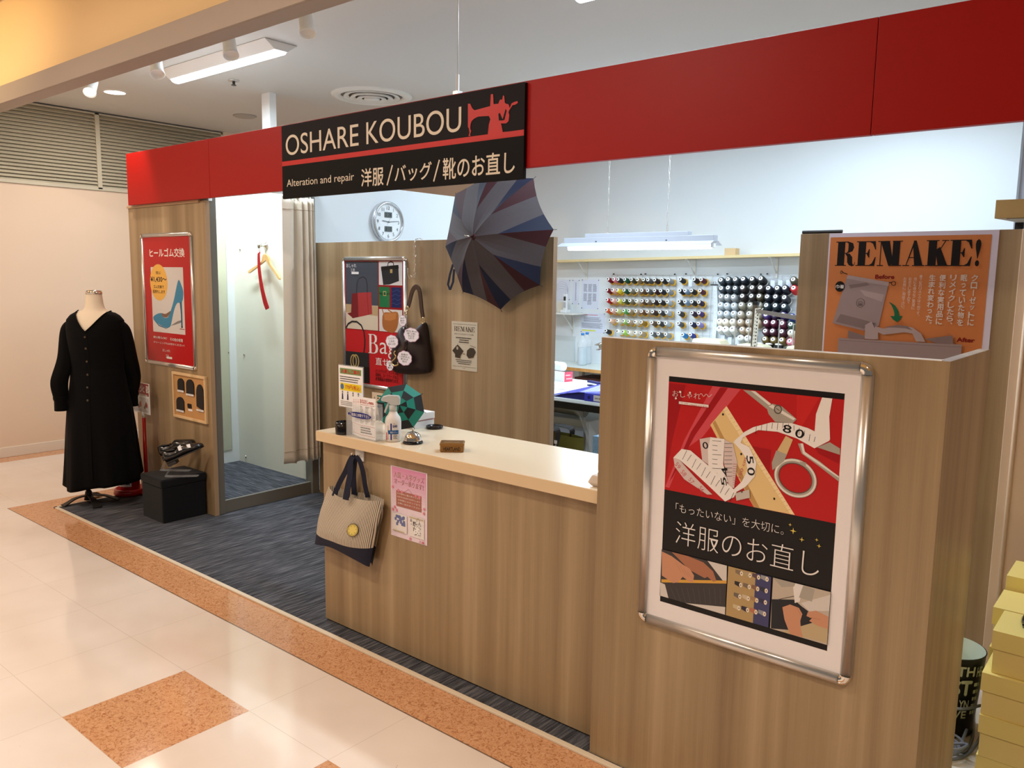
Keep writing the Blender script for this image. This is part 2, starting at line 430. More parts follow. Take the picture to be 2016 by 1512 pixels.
# louvred wall above the left wall
LOUV = mat('louvre_grey_beige', (196, 186, 164), 0.5)
def louver(y0, y1, label):
    t = thing('louver_panel', label, 'louver', (LW, (y0 + y1) / 2, 2.26), 'louvre panels above the beige wall')
    mb = MB(); z0, z1 = 2.262, 2.906
    mb.bx((LW - 0.02, y0, z0 - 0.012), (LW + 0.014, y1, z0 + 0.012), LOUV); mb.bx((LW - 0.02, y0, z1 - 0.012), (LW + 0.014, y1, z1), LOUV)
    mb.bx((LW - 0.02, y0, z0), (LW + 0.014, y0 + 0.018, z1), LOUV); mb.bx((LW - 0.02, y1 - 0.018, z0), (LW + 0.014, y1, z1), LOUV)
    mb.build('frame', t)
    mb = MB(); n = 21
    for i in range(n):
        z = z0 + 0.012 + (z1 - z0 - 0.024) * (i + 0.5) / n
        mb.add([(LW + 0.010, y0 + 0.018, z - 0.016), (LW + 0.010, y1 - 0.018, z - 0.016), (LW - 0.022, y1 - 0.018, z + 0.014), (LW - 0.022, y0 + 0.018, z + 0.014),
                (LW + 0.006, y0 + 0.018, z - 0.019), (LW + 0.006, y1 - 0.018, z - 0.019), (LW - 0.026, y1 - 0.018, z + 0.011), (LW - 0.026, y0 + 0.018, z + 0.011)],
               [(0, 1, 2, 3), (7, 6, 5, 4), (0, 4, 5, 1), (2, 6, 7, 3)], LOUV)
    mb.build('slats', t)
    MB().bx((LW - 0.06, y0, z0), (LW - 0.03, y1, z1), mat('louvre_void', (128, 118, 102), 0.9)).build('backing', t)
yd = ax(193, 300, LW).y
louver(-0.6, yd, 'wide louvre panel over the beige wall, reaching out of view to the left')
louver(yd, 4.46, 'louvre panel above the beige wall, running behind the red fascia')
# ------------------------------------------------------------------ red fascia with its sign
t = thing('fascia_board', 'long red fascia board hanging across the shop front', 'fascia', (-3, 2.64, 1.99))
fas = t
mb = MB(); xs = [-5.569, ay(412, 340, 2.622).x, ay(552, 320, 2.622).x]
mb.bx((-5.569, 2.622, 1.991), (xs[1] - 0.001, 2.65, 2.33), REDP); mb.bx((xs[1] + 0.001, 2.622, 1.991), (-3.75, 2.65, 2.33), REDP)
mb.build('left_board', t, bevel=0.0015)
mb = MB()
xr = [-3.75, ay(1722, 150, 2.622).x, 0.9]
for a, b in zip(xr, xr[1:]): mb.bx((a + 0.0008, 2.622, 1.991), (b - 0.0008, 2.65, 2.33), REDP)
mb.build('right_board', t, bevel=0.0015)
mb = MB(); mb.bx((-5.569, 2.65, 2.27), (0.9, 2.69, 2.31), WHITE); mb.bx((-5.569, 2.65, 2.0), (0.9, 2.69, 2.04), WHITE); mb.build('back_rail', t)
SIGNB = mat('sign_black', (24, 18, 21), 0.5, spec=0.15); SIGNK = mat('sign_black_lower', (9, 7, 8), 0.5, spec=0.15)
CREAM = mat('cream_lettering', (226, 212, 192), 0.5); SRED = mat('sign_red', (196, 26, 20), 0.4)
YS = 2.605
t = thing('shop_sign', 'black shop sign with cream lettering and red sewing machine, on the red fascia', 'sign', (-2.94, YS, 1.945))
MB().bx((-3.772, YS, 1.945), (-2.118, 2.6215, 2.322), SIGNB).build('sign_board', t, bevel=0.001)
q = lambda u, v: (ay(u, v, YS).x, ay(u, v, YS).z)
P = Print(*PY(YS - 0.0008))
sx = lambda x, y: q(540 + x / 3.877, 160 + y / 3.877)
z1 = sx(60, 615)[1]; z2 = sx(60, 650)[1]
P.rect(-3.771, 1.946, -2.119, z2, SIGNK); P.rect(-3.771, z2, -2.119, z1, SRED)
a0, b0 = sx(90, 572); a1, b1 = sx(640, 340)
a2, _ = sx(704, 440); a3, b3 = sx(1428, 250)
zl = sx(90, 570)[1]; zh = sx(1380, 195)[1]
P.text('OSHARE', a0, zl, sx(645, 500)[0], zl + (zh - zl) * 0.98, CREAM, 0.004)
P.text('KOUBOU', a2, zl, a3, zl + (zh - zl) * 0.98, CREAM, 0.004)
ax0 = sx(97, 812); P.text('Alteration and repair', ax0[0], ax0[1] - 0.008, sx(610, 770)[0], sx(97, 752)[1], CREAM, 0.004)
P.text('洋服', sx(665, 805)[0], sx(668, 808)[1], sx(835, 700)[0], sx(668, 668)[1], CREAM, 0.012)
P.line([sx(862, 795), sx(903, 640)], 0.008, CREAM)
P.text('バッグ', sx(920, 770)[0], sx(925, 772)[1], sx(1203, 700)[0], sx(940, 640)[1], CREAM, 0.012)
P.line([sx(1218, 765), sx(1262, 600)], 0.008, CREAM)
P.text('靴のお直し', sx(1288, 745)[0], sx(1300, 752)[1], sx(1838, 640)[0], sx(1300, 588)[1], CREAM, 0.012)
# sewing machine silhouette
mach = [(1480, 172), (1497, 172), (1512, 205), (1530, 222), (1650, 190), (1655, 100), (1672, 98), (1676, 175), (1712, 172), (1725, 140), (1741, 142), (1748, 108), (1757, 112), (1762, 165), (1772, 172), (1790, 176), (1800, 205),
        (1812, 170), (1835, 158), (1858, 152), (1862, 165), (1840, 180), (1822, 182), (1800, 215), (1790, 235), (1796, 262), (1790, 305), (1772, 322), (1732, 322), (1738, 345), (1746, 388), (1900, 374), (1900, 414), (1560, 450), (1632, 412), (1640, 330), (1652, 290),
        (1640, 265), (1560, 270), (1528, 285), (1508, 305), (1500, 330), (1498, 362), (1505, 380), (1497, 405), (1500, 418), (1484, 418), (1492, 395), (1488, 362), (1480, 348)]
P.poly([sx(*p) for p in mach], SRED)
P.poly([sx(*p) for p in [(1724, 240), (1745, 290), (1768, 210), (1776, 225), (1760, 295), (1742, 300), (1716, 300), (1712, 250)]], SIGNB)
P.build('lettering', t)
# post and wire that hold the fascia to the ceiling
MB_p = MB().cb((-5.585, 3.75, CEIL / 2), (0.105, 0.06, CEIL), WHITE)
tag(MB_p.build('support_post', bevel=0.002), 'white square post rising behind the fitting room to the ceiling', 'post')
t = thing('hanger_wire', 'thin steel suspension wire with a turnbuckle above the shop sign', 'wire', (ay(901, 180, 2.66).x, 2.66, 2.31))
wx = ay(901, 180, 2.66).x
MB().tube([(wx, 2.66, 2.42), (wx, 2.66, CEIL)], 0.0022, 6, ALU).build('wire', t)
mb = MB(); mb.tube([(wx, 2.66, 2.345), (wx, 2.66, 2.42)], 0.007, 8, WHITE); mb.cb((wx, 2.66, 2.335), (0.03, 0.03, 0.03), ALU); mb.build('turnbuckle', t)
# ------------------------------------------------------------------ left front panel and fitting room
GREYP = mat('grey_post_laminate', (116, 112, 102), 0.5)
LIP = mat('oak_edge', (178, 146, 112), 0.45)
t = thing('front_panel', 'wood-grain front panel carrying the shoe poster, left end of the shop front', 'panel', (-5.15, 2.67, 0))
MB().bx((-5.646, 2.656, 0.004), (-4.652, 2.684, 1.985), WOOD).build('board', t, bevel=0.001)
MB().bx((-5.646, 2.646, 1.975), (-4.71, 2.658, 1.99), LIP).build('top_lip', t)
MB().bx((-4.652, 2.6555, 0.004), (-4.650, 2.6845, 1.985), LIP).build('edge_band', t)
FITW = mat('fitting_room_white', (232, 236, 234), 0.5); FITG = mat('fitting_room_pale_green', (234, 232, 214), 0.4)
FIT = thing('fitting_room', 'fitting room booth with grey posts, pale walls and a raised carpeted floor', 'fitting room', (-5.15, 3.1, 0))
MB().bx((-5.665, 2.69, 0.0), (-5.637, 3.46, 2.19), FITW).build('side_wall', FIT)
MB().bx((-5.637, 3.440, 0.0), (-4.68, 3.4625, 2.19), FITG).build('back_wall', FIT)
MB().bx((-5.637, 2.686, 1.985), (-4.66, 2.71, 2.19), FITW).build('front_header', FIT)
MB().bx((-5.637, 2.69, 0.0), (-4.69, 3.44, 0.083), M_CARP2).build('raised_floor', FIT)
MB().bx((-4.69, 2.72, 0.008), (-4.668, 3.42, 0.089), GREYP).build('threshold', FIT, bevel=0.001)
MB().bx((-4.70, 2.6865, 0.007), (-4.662, 2.735, 2.19), GREYP).build('post', FIT, bevel=0.001)
MB().bx((-4.725, 3.405, 0.007), (-4.645, 3.4618, 2.19), GREYP).build('post', FIT, bevel=0.001)
mb = MB()
for u, v in ((473, 491), (481, 698), (484.5, 899)):
    p = ay(u, v, 3.44); mb.lathe([(0.009, 0), (0.009, 0.006), (0.004, 0.009)], 12, CHROME, Matrix.Translation((p.x, 3.44, p.z)) @ Matrix.Rotation(pi / 2, 4, 'X'))
mb.build('wall_screws', FIT, smooth=True)
MIR = mat('mirror_glass', (236, 240, 228), 0.03, 1.0)
pm = ax(444, 433, -5.62); pb = ax(452, 886, -5.62)
t = thing('tall_mirror', 'tall frameless mirror on the left wall of the fitting room', 'mirror', (-5.63, 3.0, pb.z))
MB().bx((-5.6365, 2.78, pb.z), (-5.631, pm.y, pm.z), MIR).build('mirror_glass', t)
MB().bx((-5.6369, 2.776, pb.z - 0.005), (-5.6325, pm.y + 0.005, pm.z + 0.005), ALU).build('mirror_edge', t)
# curtain and rail
t = thing('curtain_rail', 'white curtain rail over the fitting room opening', 'rail', (-4.70, 3.07, 2.07))
mb = MB(); mb.tube([(-4.60, 2.686, 2.075), (-4.60, 3.4615, 2.075)], 0.012, 10, WHITE); mb.build('rail', t, smooth=True)
CURT = mat('beige_curtain_cloth', (228, 216, 196), 0.75, var=0.03, vs=60, sheen=0.2)
t = thing('curtain', 'beige full-length curtain drawn back at the fitting room opening', 'curtain', (-4.70, 3.28, 0.3))
ct, cbm = 2.05, 0.27
def curt(u, w):
    z = ct + (cbm - ct) * w
    sp = 0.92 + 0.22 * w
    yy = 3.285 + (u - 0.5) * 0.255 * sp - 0.015 * w
    amp = 0.030 + 0.012 * w
    ph = 2 * pi * (0.55 * u + 3.6 * u ** 2.6); xx = -4.60 + amp * .8 * sin(ph + 0.4 * sin(3 * w)) + 0.006 * sin(u * 9 + 2.0 * w) + 0.012 * w
    return V((xx, yy, z + 0.010 * sin(ph + 1.0) * w))
MB().grid(curt, 120, 40, CURT).build('curtain_cloth', t, smooth=True, solid=0.003)
for w in (0.045, 0.955):
    pts = [curt(i / 120, w) + V((0.004, 0, 0)) for i in range(121)]
    MB().tube(pts, 0.0016, 5, mat('curtain_stitch', (176, 160, 136), 0.8), cap=False).build('hem_stitching', t, smooth=True)
for i in range(7):
    c = curt((i + 0.5) / 7, 0.0); MB().tube([c + V((0, 0, -0.02)), c + V((0, 0, 0.012)), (-4.60, c.y, 2.062)], 0.004, 6, CHROME).build('rail_hook', t, smooth=True)
# ------------------------------------------------------------------ back partition, counter, right screen, right panels
t = thing('partition', 'wood-grain partition behind the counter with bag poster and umbrella', 'partition', (-3.62, 3.48, 0))
MB().bx((-4.645, 3.463, 0.004), (-2.606, 3.496, 1.763), WOOD).build('board', t, bevel=0.001)
MB().bx((-2.606, 3.4625, 0.004), (-2.6035, 3.4965, 1.763), mat('laminate_edge', (150, 124, 98), 0.45)).build('edge_band', t)
TOPM = mat('cream_worktop', (236, 218, 190), 0.22, coat=0.3)
FRT = mat('worktop_front_edge', (216, 190, 152), 0.35)
t = thing('service_counter', 'service counter with cream worktop and wood-grain front', 'counter', (-2.1, 2.3, 0))
MB().bx((-2.858, 2.152, 0.014), (-1.345, 2.18, 0.833), WOOD).build('front_board', t, bevel=0.001)
MB().bx((-2.858, 2.18, 0.014), (-2.83, 2.55, 0.833), WOOD).build('end_board', t, bevel=0.001)
MB().bx((-2.840, 2.165, 0.0), (-1.345, 2.53, 0.02), BLACK).build('plinth', t)
MB().bx((-2.83, 2.50, 0.3), (-1.345, 2.52, 0.32), WOOD).build('inner_shelf', t)
mb = MB(); mb.bx((-2.860, 2.116, 0.8335), (-1.345, 2.578, 0.8755), FRT); mb.bx((-2.859, 2.1175, 0.8752), (-1.345, 2.577, 0.8772), TOPM)
mb.build('worktop', t, bevel=0.0012)
t = thing('counter_screen', 'tall wood-grain screen with side return at the right of the counter', 'screen', (-0.9, 2.1, 0))
MB().bx((-1.374, 2.082, 0.004), (-0.411, 2.1145, 1.371), WOOD).build('front_board', t, bevel=0.001)
MB().bx((-0.439, 2.1145, 0.004), (-0.411, 2.566, 1.371), WOOD).build('side_board', t, bevel=0.0012)
MB().bx((-1.374, 2.0825, 1.3705), (-0.43, 2.114, 1.3722), WHITE).build('top_edge', t)
t = thing('rear_panel', 'wood-grain panel behind the screen, carrying the orange remake poster', 'panel', (-0.9, 3.48, 0))
MB().bx((-1.294, 3.463, 0.004), (-0.486, 3.496, 1.749), WOOD).build('board', t, bevel=0.001)
a, b = ay(1582, 454, 3.49), ay(1660, 456, 3.49)
mb = MB(); mb.tube([(a.x, 3.48, 1.757), (b.x, 3.48, 1.757)], 0.007, 8, BLACK)
mb.bx((a.x + .005, 3.474, 1.749), (b.x - .005, 3.486, 1.757), BLACK); mb.build('top_rod', t)
CREAMP = mat('cream_partition_paint', (224, 200, 174), 0.5)
t = thing('cream_partition', 'cream partition at the far right, behind the yellow shoe boxes', 'partition', (0.1, 3.45, 0))
jx = ay(2003, 800, 3.44).x
MB().bx((-0.485, 3.44, 0.0), (jx - 0.003, 3.47, 1.749), CREAMP).build('panel', t, bevel=0.002)
MB().bx((jx + 0.004, 3.44, 0.0), (1.55, 3.47, 1.749), CREAMP).build('panel', t, bevel=0.002)
MB().tube([(jx - 0.001, 3.437, 0), (jx - 0.001, 3.437, 1.749)], 0.007, 8, CREAMP).build('joint_bead', t, smooth=True)
# ------------------------------------------------------------------ ceiling things
TUBE = mat('lit_tube', (255, 255, 255), 0.5, emit=9.0, ecol=(225, 238, 255))
FIXW = mat('fixture_white', (226, 224, 220), 0.4)
lab = ['bright white ceiling light trough left of the shop sign', 'white ceiling light trough seen edge-on above the red fascia', 'ceiling light trough over the cutting table', 'ceiling light trough over the sewing benches']
def trough(x, y, L, label):
    t = thing('ceiling_light', label, 'ceiling light', (x, y, CEIL), 'trough lights on the shop ceiling')
    h = 0.115
    mb = MB(); vs = []
    for xx in (x - L / 2, x + L / 2):
        for yy, z in ((-h, 0), (-0.045, -0.05), (0.045, -0.05), (h, 0)): vs.append((xx, y + yy, CEIL - 0.002 + z))
    mb.add(vs, [(0, 1, 5, 4), (1, 2, 6, 5), (2, 3, 7, 6), (3, 0, 4, 7), (0, 3, 2, 1), (4, 5, 6, 7)], FIXW); mb.build('housing', t, bevel=0.002)
    n = 8; vs = []
    mb = MB(); mb.grid(lambda u, w: V((x - L / 2 + 0.012 + (L - 0.024) * u, y + 0.042 * cos(pi + pi * w), CEIL - 0.052 - 0.022 * sin(pi * w))), 2, n, TUBE)
    mb.build('lit_diffuser', t, smooth=True)
for k, (x, y, L, a_) in enumerate(TROUGHS): trough(x, y, L, lab[k])
# cylinder spotlights
SPOTL = mat('lit_spot_lens', (255, 250, 240), 0.4, emit=6.0, ecol=(255, 244, 226))
sl = ['spotlight can nearest the top edge, beside the hanger wire', 'white spotlight can above the ceiling light trough, second from the bulkhead end', 'white spotlight can at the left end of the ceiling light trough', 'white spotlight can with a lit lens, left-most near the louvres']
for k, (u, v) in enumerate(((603, 42), (452, 88), (308, 128), (180, 170))):
    zc = CEIL - 0.16; c = az(u, v, zc); t = thing('spotlight', sl[k], 'spotlight', (c.x, c.y, CEIL), 'cylinder spotlights on the shop ceiling')
    ti = Matrix.Translation((c.x, c.y, zc)) @ Matrix.Rotation(radians((-20, -24, -28, -36)[k]), 4, 'Y') @ Matrix.Rotation(radians((-8, -8, -10, -26)[k]), 4, 'X')
    MB().lathe([(0.030, 0.07), (0.034, 0.05), (0.036, -0.04), (0.042, -0.07), (0.039, -0.07), (0.034, -0.045)], 20, WHITE, ti, cap=False).lathe([(0.0001, 0.07), (0.03, 0.07)], 20, WHITE, ti, False).build('can', t, smooth=True)
    MB().lathe([(0.0001, -0.052), (0.036, -0.052)], 20, SPOTL if k == 3 else FIXW, ti, False).build('lens', t)
    MB().tube([ti @ V((0, 0, 0.07)), (c.x, c.y, CEIL - 0.03), (c.x, c.y, CEIL)], 0.009, 8, WHITE).lathe([(0.04, CEIL - 0.012), (0.04, CEIL)], 16, WHITE, Matrix.Translation((c.x, c.y, 0))).build('mount', t, smooth=True)
spot('spotlight_beam', tuple(az(180, 172, 2.70)), (-5.6, 3.6, 0.0), 25, WARM, 60)
c = az(226, 181, CEIL)
t = thing('downlight', 'lit round downlight in the ceiling near the louvres', 'downlight', (c.x, c.y, CEIL))
MB().lathe([(0.075, CEIL - 0.006), (0.085, CEIL - 0.006), (0.09, CEIL)], 28, FIXW, Matrix.Translation((c.x, c.y, 0)), False).build('trim_ring', t, smooth=True)
MB().lathe([(0.0001, CEIL - 0.004), (0.078, CEIL - 0.004)], 28, SPOTL, Matrix.Translation((c.x, c.y, 0)), False).build('lit_lens', t)
area('downlight_glow', (c.x, c.y, CEIL - 0.02), 0.12, 0.12, 14, WARM)
# round air diffuser
c = az(732, 188, CEIL); t = thing('air_diffuser', 'round white ceiling air diffuser with concentric rings', 'air vent', (c.x, c.y, CEIL))
T = Matrix.Translation((c.x, c.y, CEIL)); AIRW = mat('diffuser_white', (226, 222, 214), 0.5)
MB().lathe([(0.31, 0), (0.305, -0.012), (0.27, -0.022), (0.245, -0.016), (0.235, 0.0)], 48, AIRW, T, False).build('outer_ring', t, smooth=True)
mb = MB()
for r, z in ((0.205, -0.020), (0.155, -0.030), (0.105, -0.038)): mb.lathe([(r, z + 0.02), (r + 0.012, z + 0.004), (r + 0.004, z), (r - 0.03, z + 0.012)], 40, AIRW, T, False)
mb.build('cone_rings', t, smooth=True)
MB().lathe([(0.0001, -0.044), (0.05, -0.04), (0.062, -0.03), (0.05, -0.01)], 28, AIRW, T, False).build('centre_cone', t, smooth=True)
MB().lathe([(0.0001, -0.001), (0.235, -0.001)], 32, mat('vent_dark', (120, 116, 110), 0.8), T, False).build('dark_backing', t)
c = az(460, 158, CEIL); t = thing('sprinkler_head', 'small metal sprinkler head on the ceiling', 'sprinkler', (c.x, c.y, CEIL)); T = Matrix.Translation((c.x, c.y, CEIL))
MB().lathe([(0.04, 0), (0.04, -0.004), (0.018, -0.010)], 20, ALU, T).build('escutcheon', t, smooth=True)
MB().lathe([(0.010, -0.008), (0.010, -0.03), (0.018, -0.032), (0.018, -0.036), (0.004, -0.04)], 14, mat('dark_steel', (96, 94, 92), 0.35, 0.8), T).build('nozzle', t, smooth=True)
c = az(482, 228, CEIL); T = Matrix.Translation((c.x, c.y, CEIL))
tag(MB().lathe([(0.10, 0), (0.10, -0.006), (0.085, -0.012), (0.0001, -0.012)], 28, mat('cover_grey', (170, 164, 156), 0.5), T).build('ceiling_cover_disc', smooth=True), 'flat grey round cover plate on the ceiling above the red fascia', 'cover plate')
# mall downlight trims overhead
for x, y in MALL_LAMPS:
    t = thing('mall_downlight', 'recessed warm downlight in the mall ceiling overhead', 'downlight', (x, y, MCEIL), 'mall downlights'); T = Matrix.Translation((x, y, MCEIL))
    MB().lathe([(0.10, -0.004), (0.115, -0.004), (0.12, 0)], 24, FIXW, T, False).build('trim_ring', t)
    MB().lathe([(0.0001, -0.002), (0.10, -0.002)], 24, mat('lit_mall_lens', (255, 240, 215), 0.4, emit=5.0, ecol=(255, 226, 186)), T, False).build('lit_lens', t)
# ================================================================== helpers for posters and soft things
def ink(name, *c): return mat('ink_' + name, c, 0.4, coat=0.08, spec=0.25)
I_RED = ink('red', 176, 22, 26); I_WHITE = ink('white', 226, 220, 216); I_BLACK = ink('black', 22, 18, 18); I_PALE = ink('pale', 206, 200, 196)
I_YEL = ink('yellow', 226, 172, 78); I_BLUE = ink('blue', 52, 128, 164); I_BLUED = ink('blue_dark', 34, 92, 128); I_BROWN = ink('brown', 118, 88, 70)
I_GREY = ink('grey', 128, 124, 122); I_DRED = ink('dark_red', 138, 16, 22); I_LRED = ink('light_red', 206, 60, 58)
def qy(Y): return lambda u, v: (ay(u, v, Y).x, ay(u, v, Y).z)
def snap_frame(t, x0, x1, z0, z1, yw, w=0.027, d=0.014):
    """aluminium snap frame on the wall plane yw: four rails and four rounded corner pieces"""
    c = w * 1.02
    for a, b, hor in (((x0 + c, z1 - w), (x1 - c, z1), 1), ((x0 + c, z0), (x1 - c, z0 + w), 1), ((x0, z0 + c), (x0 + w, z1 - c), 0), ((x1 - w, z0 + c), (x1, z1 - c), 0)):
        mb = MB(); n = 7
        for i in range(n + 1):
            pass
        prof = [(0, 0)] + [(w * (0.5 - 0.5 * cos(pi * i / n)), -d * (sin(pi * i / n) ** 0.55)) for i in range(n + 1)] + [(w, 0)]
        L0, L1 = (a[0], b[0]) if hor else (a[1], b[1])
        vs = []
        for L in (L0, L1):
            for p, dy in prof: vs.append((L, yw + dy, a[1] + p) if hor else (a[0] + p, yw + dy, L))
        k = len(prof); mb.add(vs, [(i, (i + 1) % k, (i + 1) % k + k, i + k) for i in range(k)] + [tuple(range(k)), tuple(range(k, 2 * k))], ALU)
        mb.build('frame_rail', t, smooth=True)
    for cx, cz, sx_, sz_ in ((x0, z0, 1, 1), (x1, z0, -1, 1), (x0, z1, 1, -1), (x1, z1, -1, -1)):
        mb = MB(); n, m_ = 8, 6; vs = []
        ox, oz = cx + sx_ * c, cz + sz_ * c
        for j in range(m_ + 1):
            rr = c - w + w * (0.5 - 0.5 * cos(pi * j / m_)); dy = -d * 1.08 * (sin(pi * j / m_) ** 0.55 if 0 < j < m_ else 0)
            for i in range(n + 1):
                an = pi / 2 * i / n; vs.append((ox - sx_ * rr * cos(an), yw + dy, oz - sz_ * rr * sin(an)))
        mb.add(vs, [(j * (n + 1) + i, j * (n + 1) + i + 1, (j + 1) * (n + 1) + i + 1, (j + 1) * (n + 1) + i) for j in range(m_) for i in range(n)], CHROME)
        mb.build('corner_piece', t, smooth=True)
def pillow(mb, loop, Pf, depth, m, prof=((1, 0), (0.94, .42), (0.82, .74), (0.62, .93), (0.35, 1.0)), back=True, ctr=None):
    n = len(loop); ca = ctr[0] if ctr else sum(p[0] for p in loop) / n; cb_ = ctr[1] if ctr else sum(p[1] for p in loop) / n; vs = []
    for s_, dd in prof:
        for a, b in loop: vs.append(Pf(ca + (a - ca) * s_, cb_ + (b - cb_) * s_, dd * depth))
    vs.append(Pf(ca, cb_, depth)); k = len(prof); fs = []
    for j in range(k - 1):
        for i in range(n): fs.append((j * n + i, j * n + (i + 1) % n, (j + 1) * n + (i + 1) % n, (j + 1) * n + i))
    for i in range(n): fs.append(((k - 1) * n + i, (k - 1) * n + (i + 1) % n, k * n))
    if back: fs.append(tuple(range(n))[::-1])
    return mb.add(vs, fs, m)
def smooth_loop(pts, n=4):
    out = []; N = len(pts)
    for i in range(N):
        p0, p1, p2, p3 = (V((*pts[(i + k) % N], 0)) for k in (-1, 0, 1, 2))
        for j in range(n):
            t = j / n; q = 0.5 * ((2 * p1) + (p2 - p0) * t + (2 * p0 - 5 * p1 + 4 * p2 - p3) * t * t + (3 * p1 - p0 - 3 * p2 + p3) * t ** 3)
            out.append((q.x, q.y))
    return out
def smooth_path(pts, n=6):
    pts = [V(p) for p in pts]; N = len(pts); out = []
    for i in range(N - 1):
        p0, p1, p2, p3 = pts[max(i - 1, 0)], pts[i], pts[i + 1], pts[min(i + 2, N - 1)]
        for j in range(n):
            t = j / n; out.append(0.5 * ((2 * p1) + (p2 - p0) * t + (2 * p0 - 5 * p1 + 4 * p2 - p3) * t * t + (3 * p1 - p0 - 3 * p2 + p3) * t ** 3))
    return out + [pts[-1]]
def ribbon(mb, pts, wv, th, m):
    """a flat strap along pts: half width vector wv (one or a list), thickness th"""
    pts = [V(p) for p in pts]; vs = []
    for i, p in enumerate(pts):
        w = V(wv[i]) if isinstance(wv, list) else V(wv)
        t = (pts[min(i + 1, len(pts) - 1)] - pts[max(i - 1, 0)]).normalized(); nn = t.cross(w).normalized() * th / 2
        vs += [p - w - nn, p + w - nn, p + w + nn, p - w + nn]
    k = len(pts); fs = [(0, 1, 2, 3), tuple(4 * (k - 1) + j for j in (3, 2, 1, 0))]
    for i in range(k - 1):
        for j in range(4): fs.append((4 * i + j, 4 * i + (j + 1) % 4, 4 * i + 4 + (j + 1) % 4, 4 * i + 4 + j))
    return mb.add(vs, fs, m)
# bold high-contrast serif capitals, each drawn in a unit box
def _tri(a, b, c): return [a, b, c]
def serif_glyph(ch, s):
    h = 0.035
    stem = lambda x: [(x, 0), (x + s, 0), (x + s, 1), (x, 1)]
    ser = lambda x0, x1, y: [(x0, y), (x1, y), (x1, y + h), (x0, y + h)]
    if ch == 'R':
        bowl = [(.1 + s, 1), (.62, 1), (.86, .93), (.93, .76), (.86, .60), (.62, .52), (.1 + s, .50), (.1 + s, .50 + h), (.55, .50 + h), (.63, .6), (.64, .76), (.63, .92), (.55, 1 - h), (.1 + s, 1 - h)]
        leg = [(.5, .52), (.72, .5), (.86, .36), (.88, .12), (.92, .045), (.97, .06), (1, .16), (1.02, .14), (.98, .02), (.88, -.02), (.72, .02), (.62, .14), (.60, .38), (.5, .5)]
        return [stem(.1), bowl, leg, ser(0, .2 + s, 0), ser(0, .2 + s, 1 - h)]
    if ch == 'E':
        return [stem(.1), ser(0, .9, 0), ser(0, .9, 1 - h), ser(.1 + s, .62, .49), [(.62, .34), (.66, .34), (.66, .68), (.62, .68), (.55, .52), (.5, .51)],
                [(.93, 0), (.98, .36), (.94, .36), (.80, .1), (.6, 0)], [(.93, 1), (.97, .66), (.93, .66), (.80, .9), (.6, 1)]]
    if ch == 'M':
        return [ser(0, .26, 0), [(.11, 0), (.145, 0), (.145, 1), (.11, 1)], ser(0, .12 + s, 1 - h), [(.10, 1), (.12 + s * .95, 1), (.56 + s * .28, .12), (.54, 0), (.48, 0)], [(.50, 0), (.54, 0), (.84, 1), (.78, 1)],
                [(.90 - s * .78, 0), (.90, 0), (.90, 1), (.90 - s * .78, 1)], ser(.80 - s * .78, 1.0, 0), ser(.88 - s * .78, 1.0, 1 - h)]
    if ch == 'A':
        return [[(.14, 0), (.18, 0), (.52, .9), (.48, 1)], [(.46, 1), (.58, 1), (.94, 0), (.94 - s * 1.05, 0), (.44, .82)], ser(0, .32, 0), ser(.88 - s * 1.15, 1.02, 0), ser(.26, .72, .31)]
    if ch == 'K':
        return [stem(.1), ser(0, .2 + s, 0), ser(0, .2 + s, 1 - h), [(.1 + s, .36), (.1 + s, .43), (.84, 1), (.89, 1)], [(.42, .62), (.62, .74), (1.0, 0), (.98 - s * 1.1, 0)], ser(.62 - s * .6, 1.05, 0), ser(.68, 1.0, 1 - h)]
    if ch == 'B':
        return [stem(.1), ser(0, .2, 0), ser(0, .2, 1 - h), [(.1 + s, 1), (.58, 1), (.8, .93), (.86, .77), (.8, .62), (.6, .54), (.1 + s, .52), (.1 + s, .52 + h), (.5, .55), (.62, .64), (.65, .77), (.6, .9), (.5, 1 - h), (.1 + s, 1 - h)],
                [(.1 + s, .55), (.62, .55), (.88, .46), (.97, .28), (.88, .08), (.62, 0), (.1 + s, 0), (.1 + s, h), (.56, h), (.68, .12), (.74, .28), (.68, .44), (.52, .53), (.1 + s, .52)]]
    if ch == '!':
        drop = [(.5 + .36 * sin(2 * pi * t) * (0.42 + .58 * (0.5 - .5 * cos(2 * pi * t))), 0.26 + .76 * (0.5 - 0.5 * cos(2 * pi * t)) if False else 0) for t in (0,)]
        d = [(.5, .24), (.58, .36), (.78, .66), (.84, .82), (.76, .95), (.5, 1.02), (.24, .95), (.16, .82), (.22, .66), (.42, .36)]
        return [d, [(.5 + .26 * cos(2 * pi * i / 16), .11 + .115 * sin(2 * pi * i / 16)) for i in range(16)]]
    return []
def serif(P, word, a0, b0, a1, b1, m, s=0.30, gap=0.04):
    n = len(word); ws = [0.34 if c == '!' else 1.18 if c == 'M' else 1.0 for c in word]; tot = sum(ws) + gap * (n - 1); u = (a1 - a0) / tot; x = a0
    for c, w in zip(word, ws):
        for g in serif_glyph(c, s):
            P.k += 1
            P.m.add([P._pt(x + px_ * w * u, b0 + py_ * (b1 - b0)) for px_, py_ in g], geometry.tessellate_polygon([[V((p[0], p[1], 0)) for p in g]]), m)
        x += (w + gap) * u
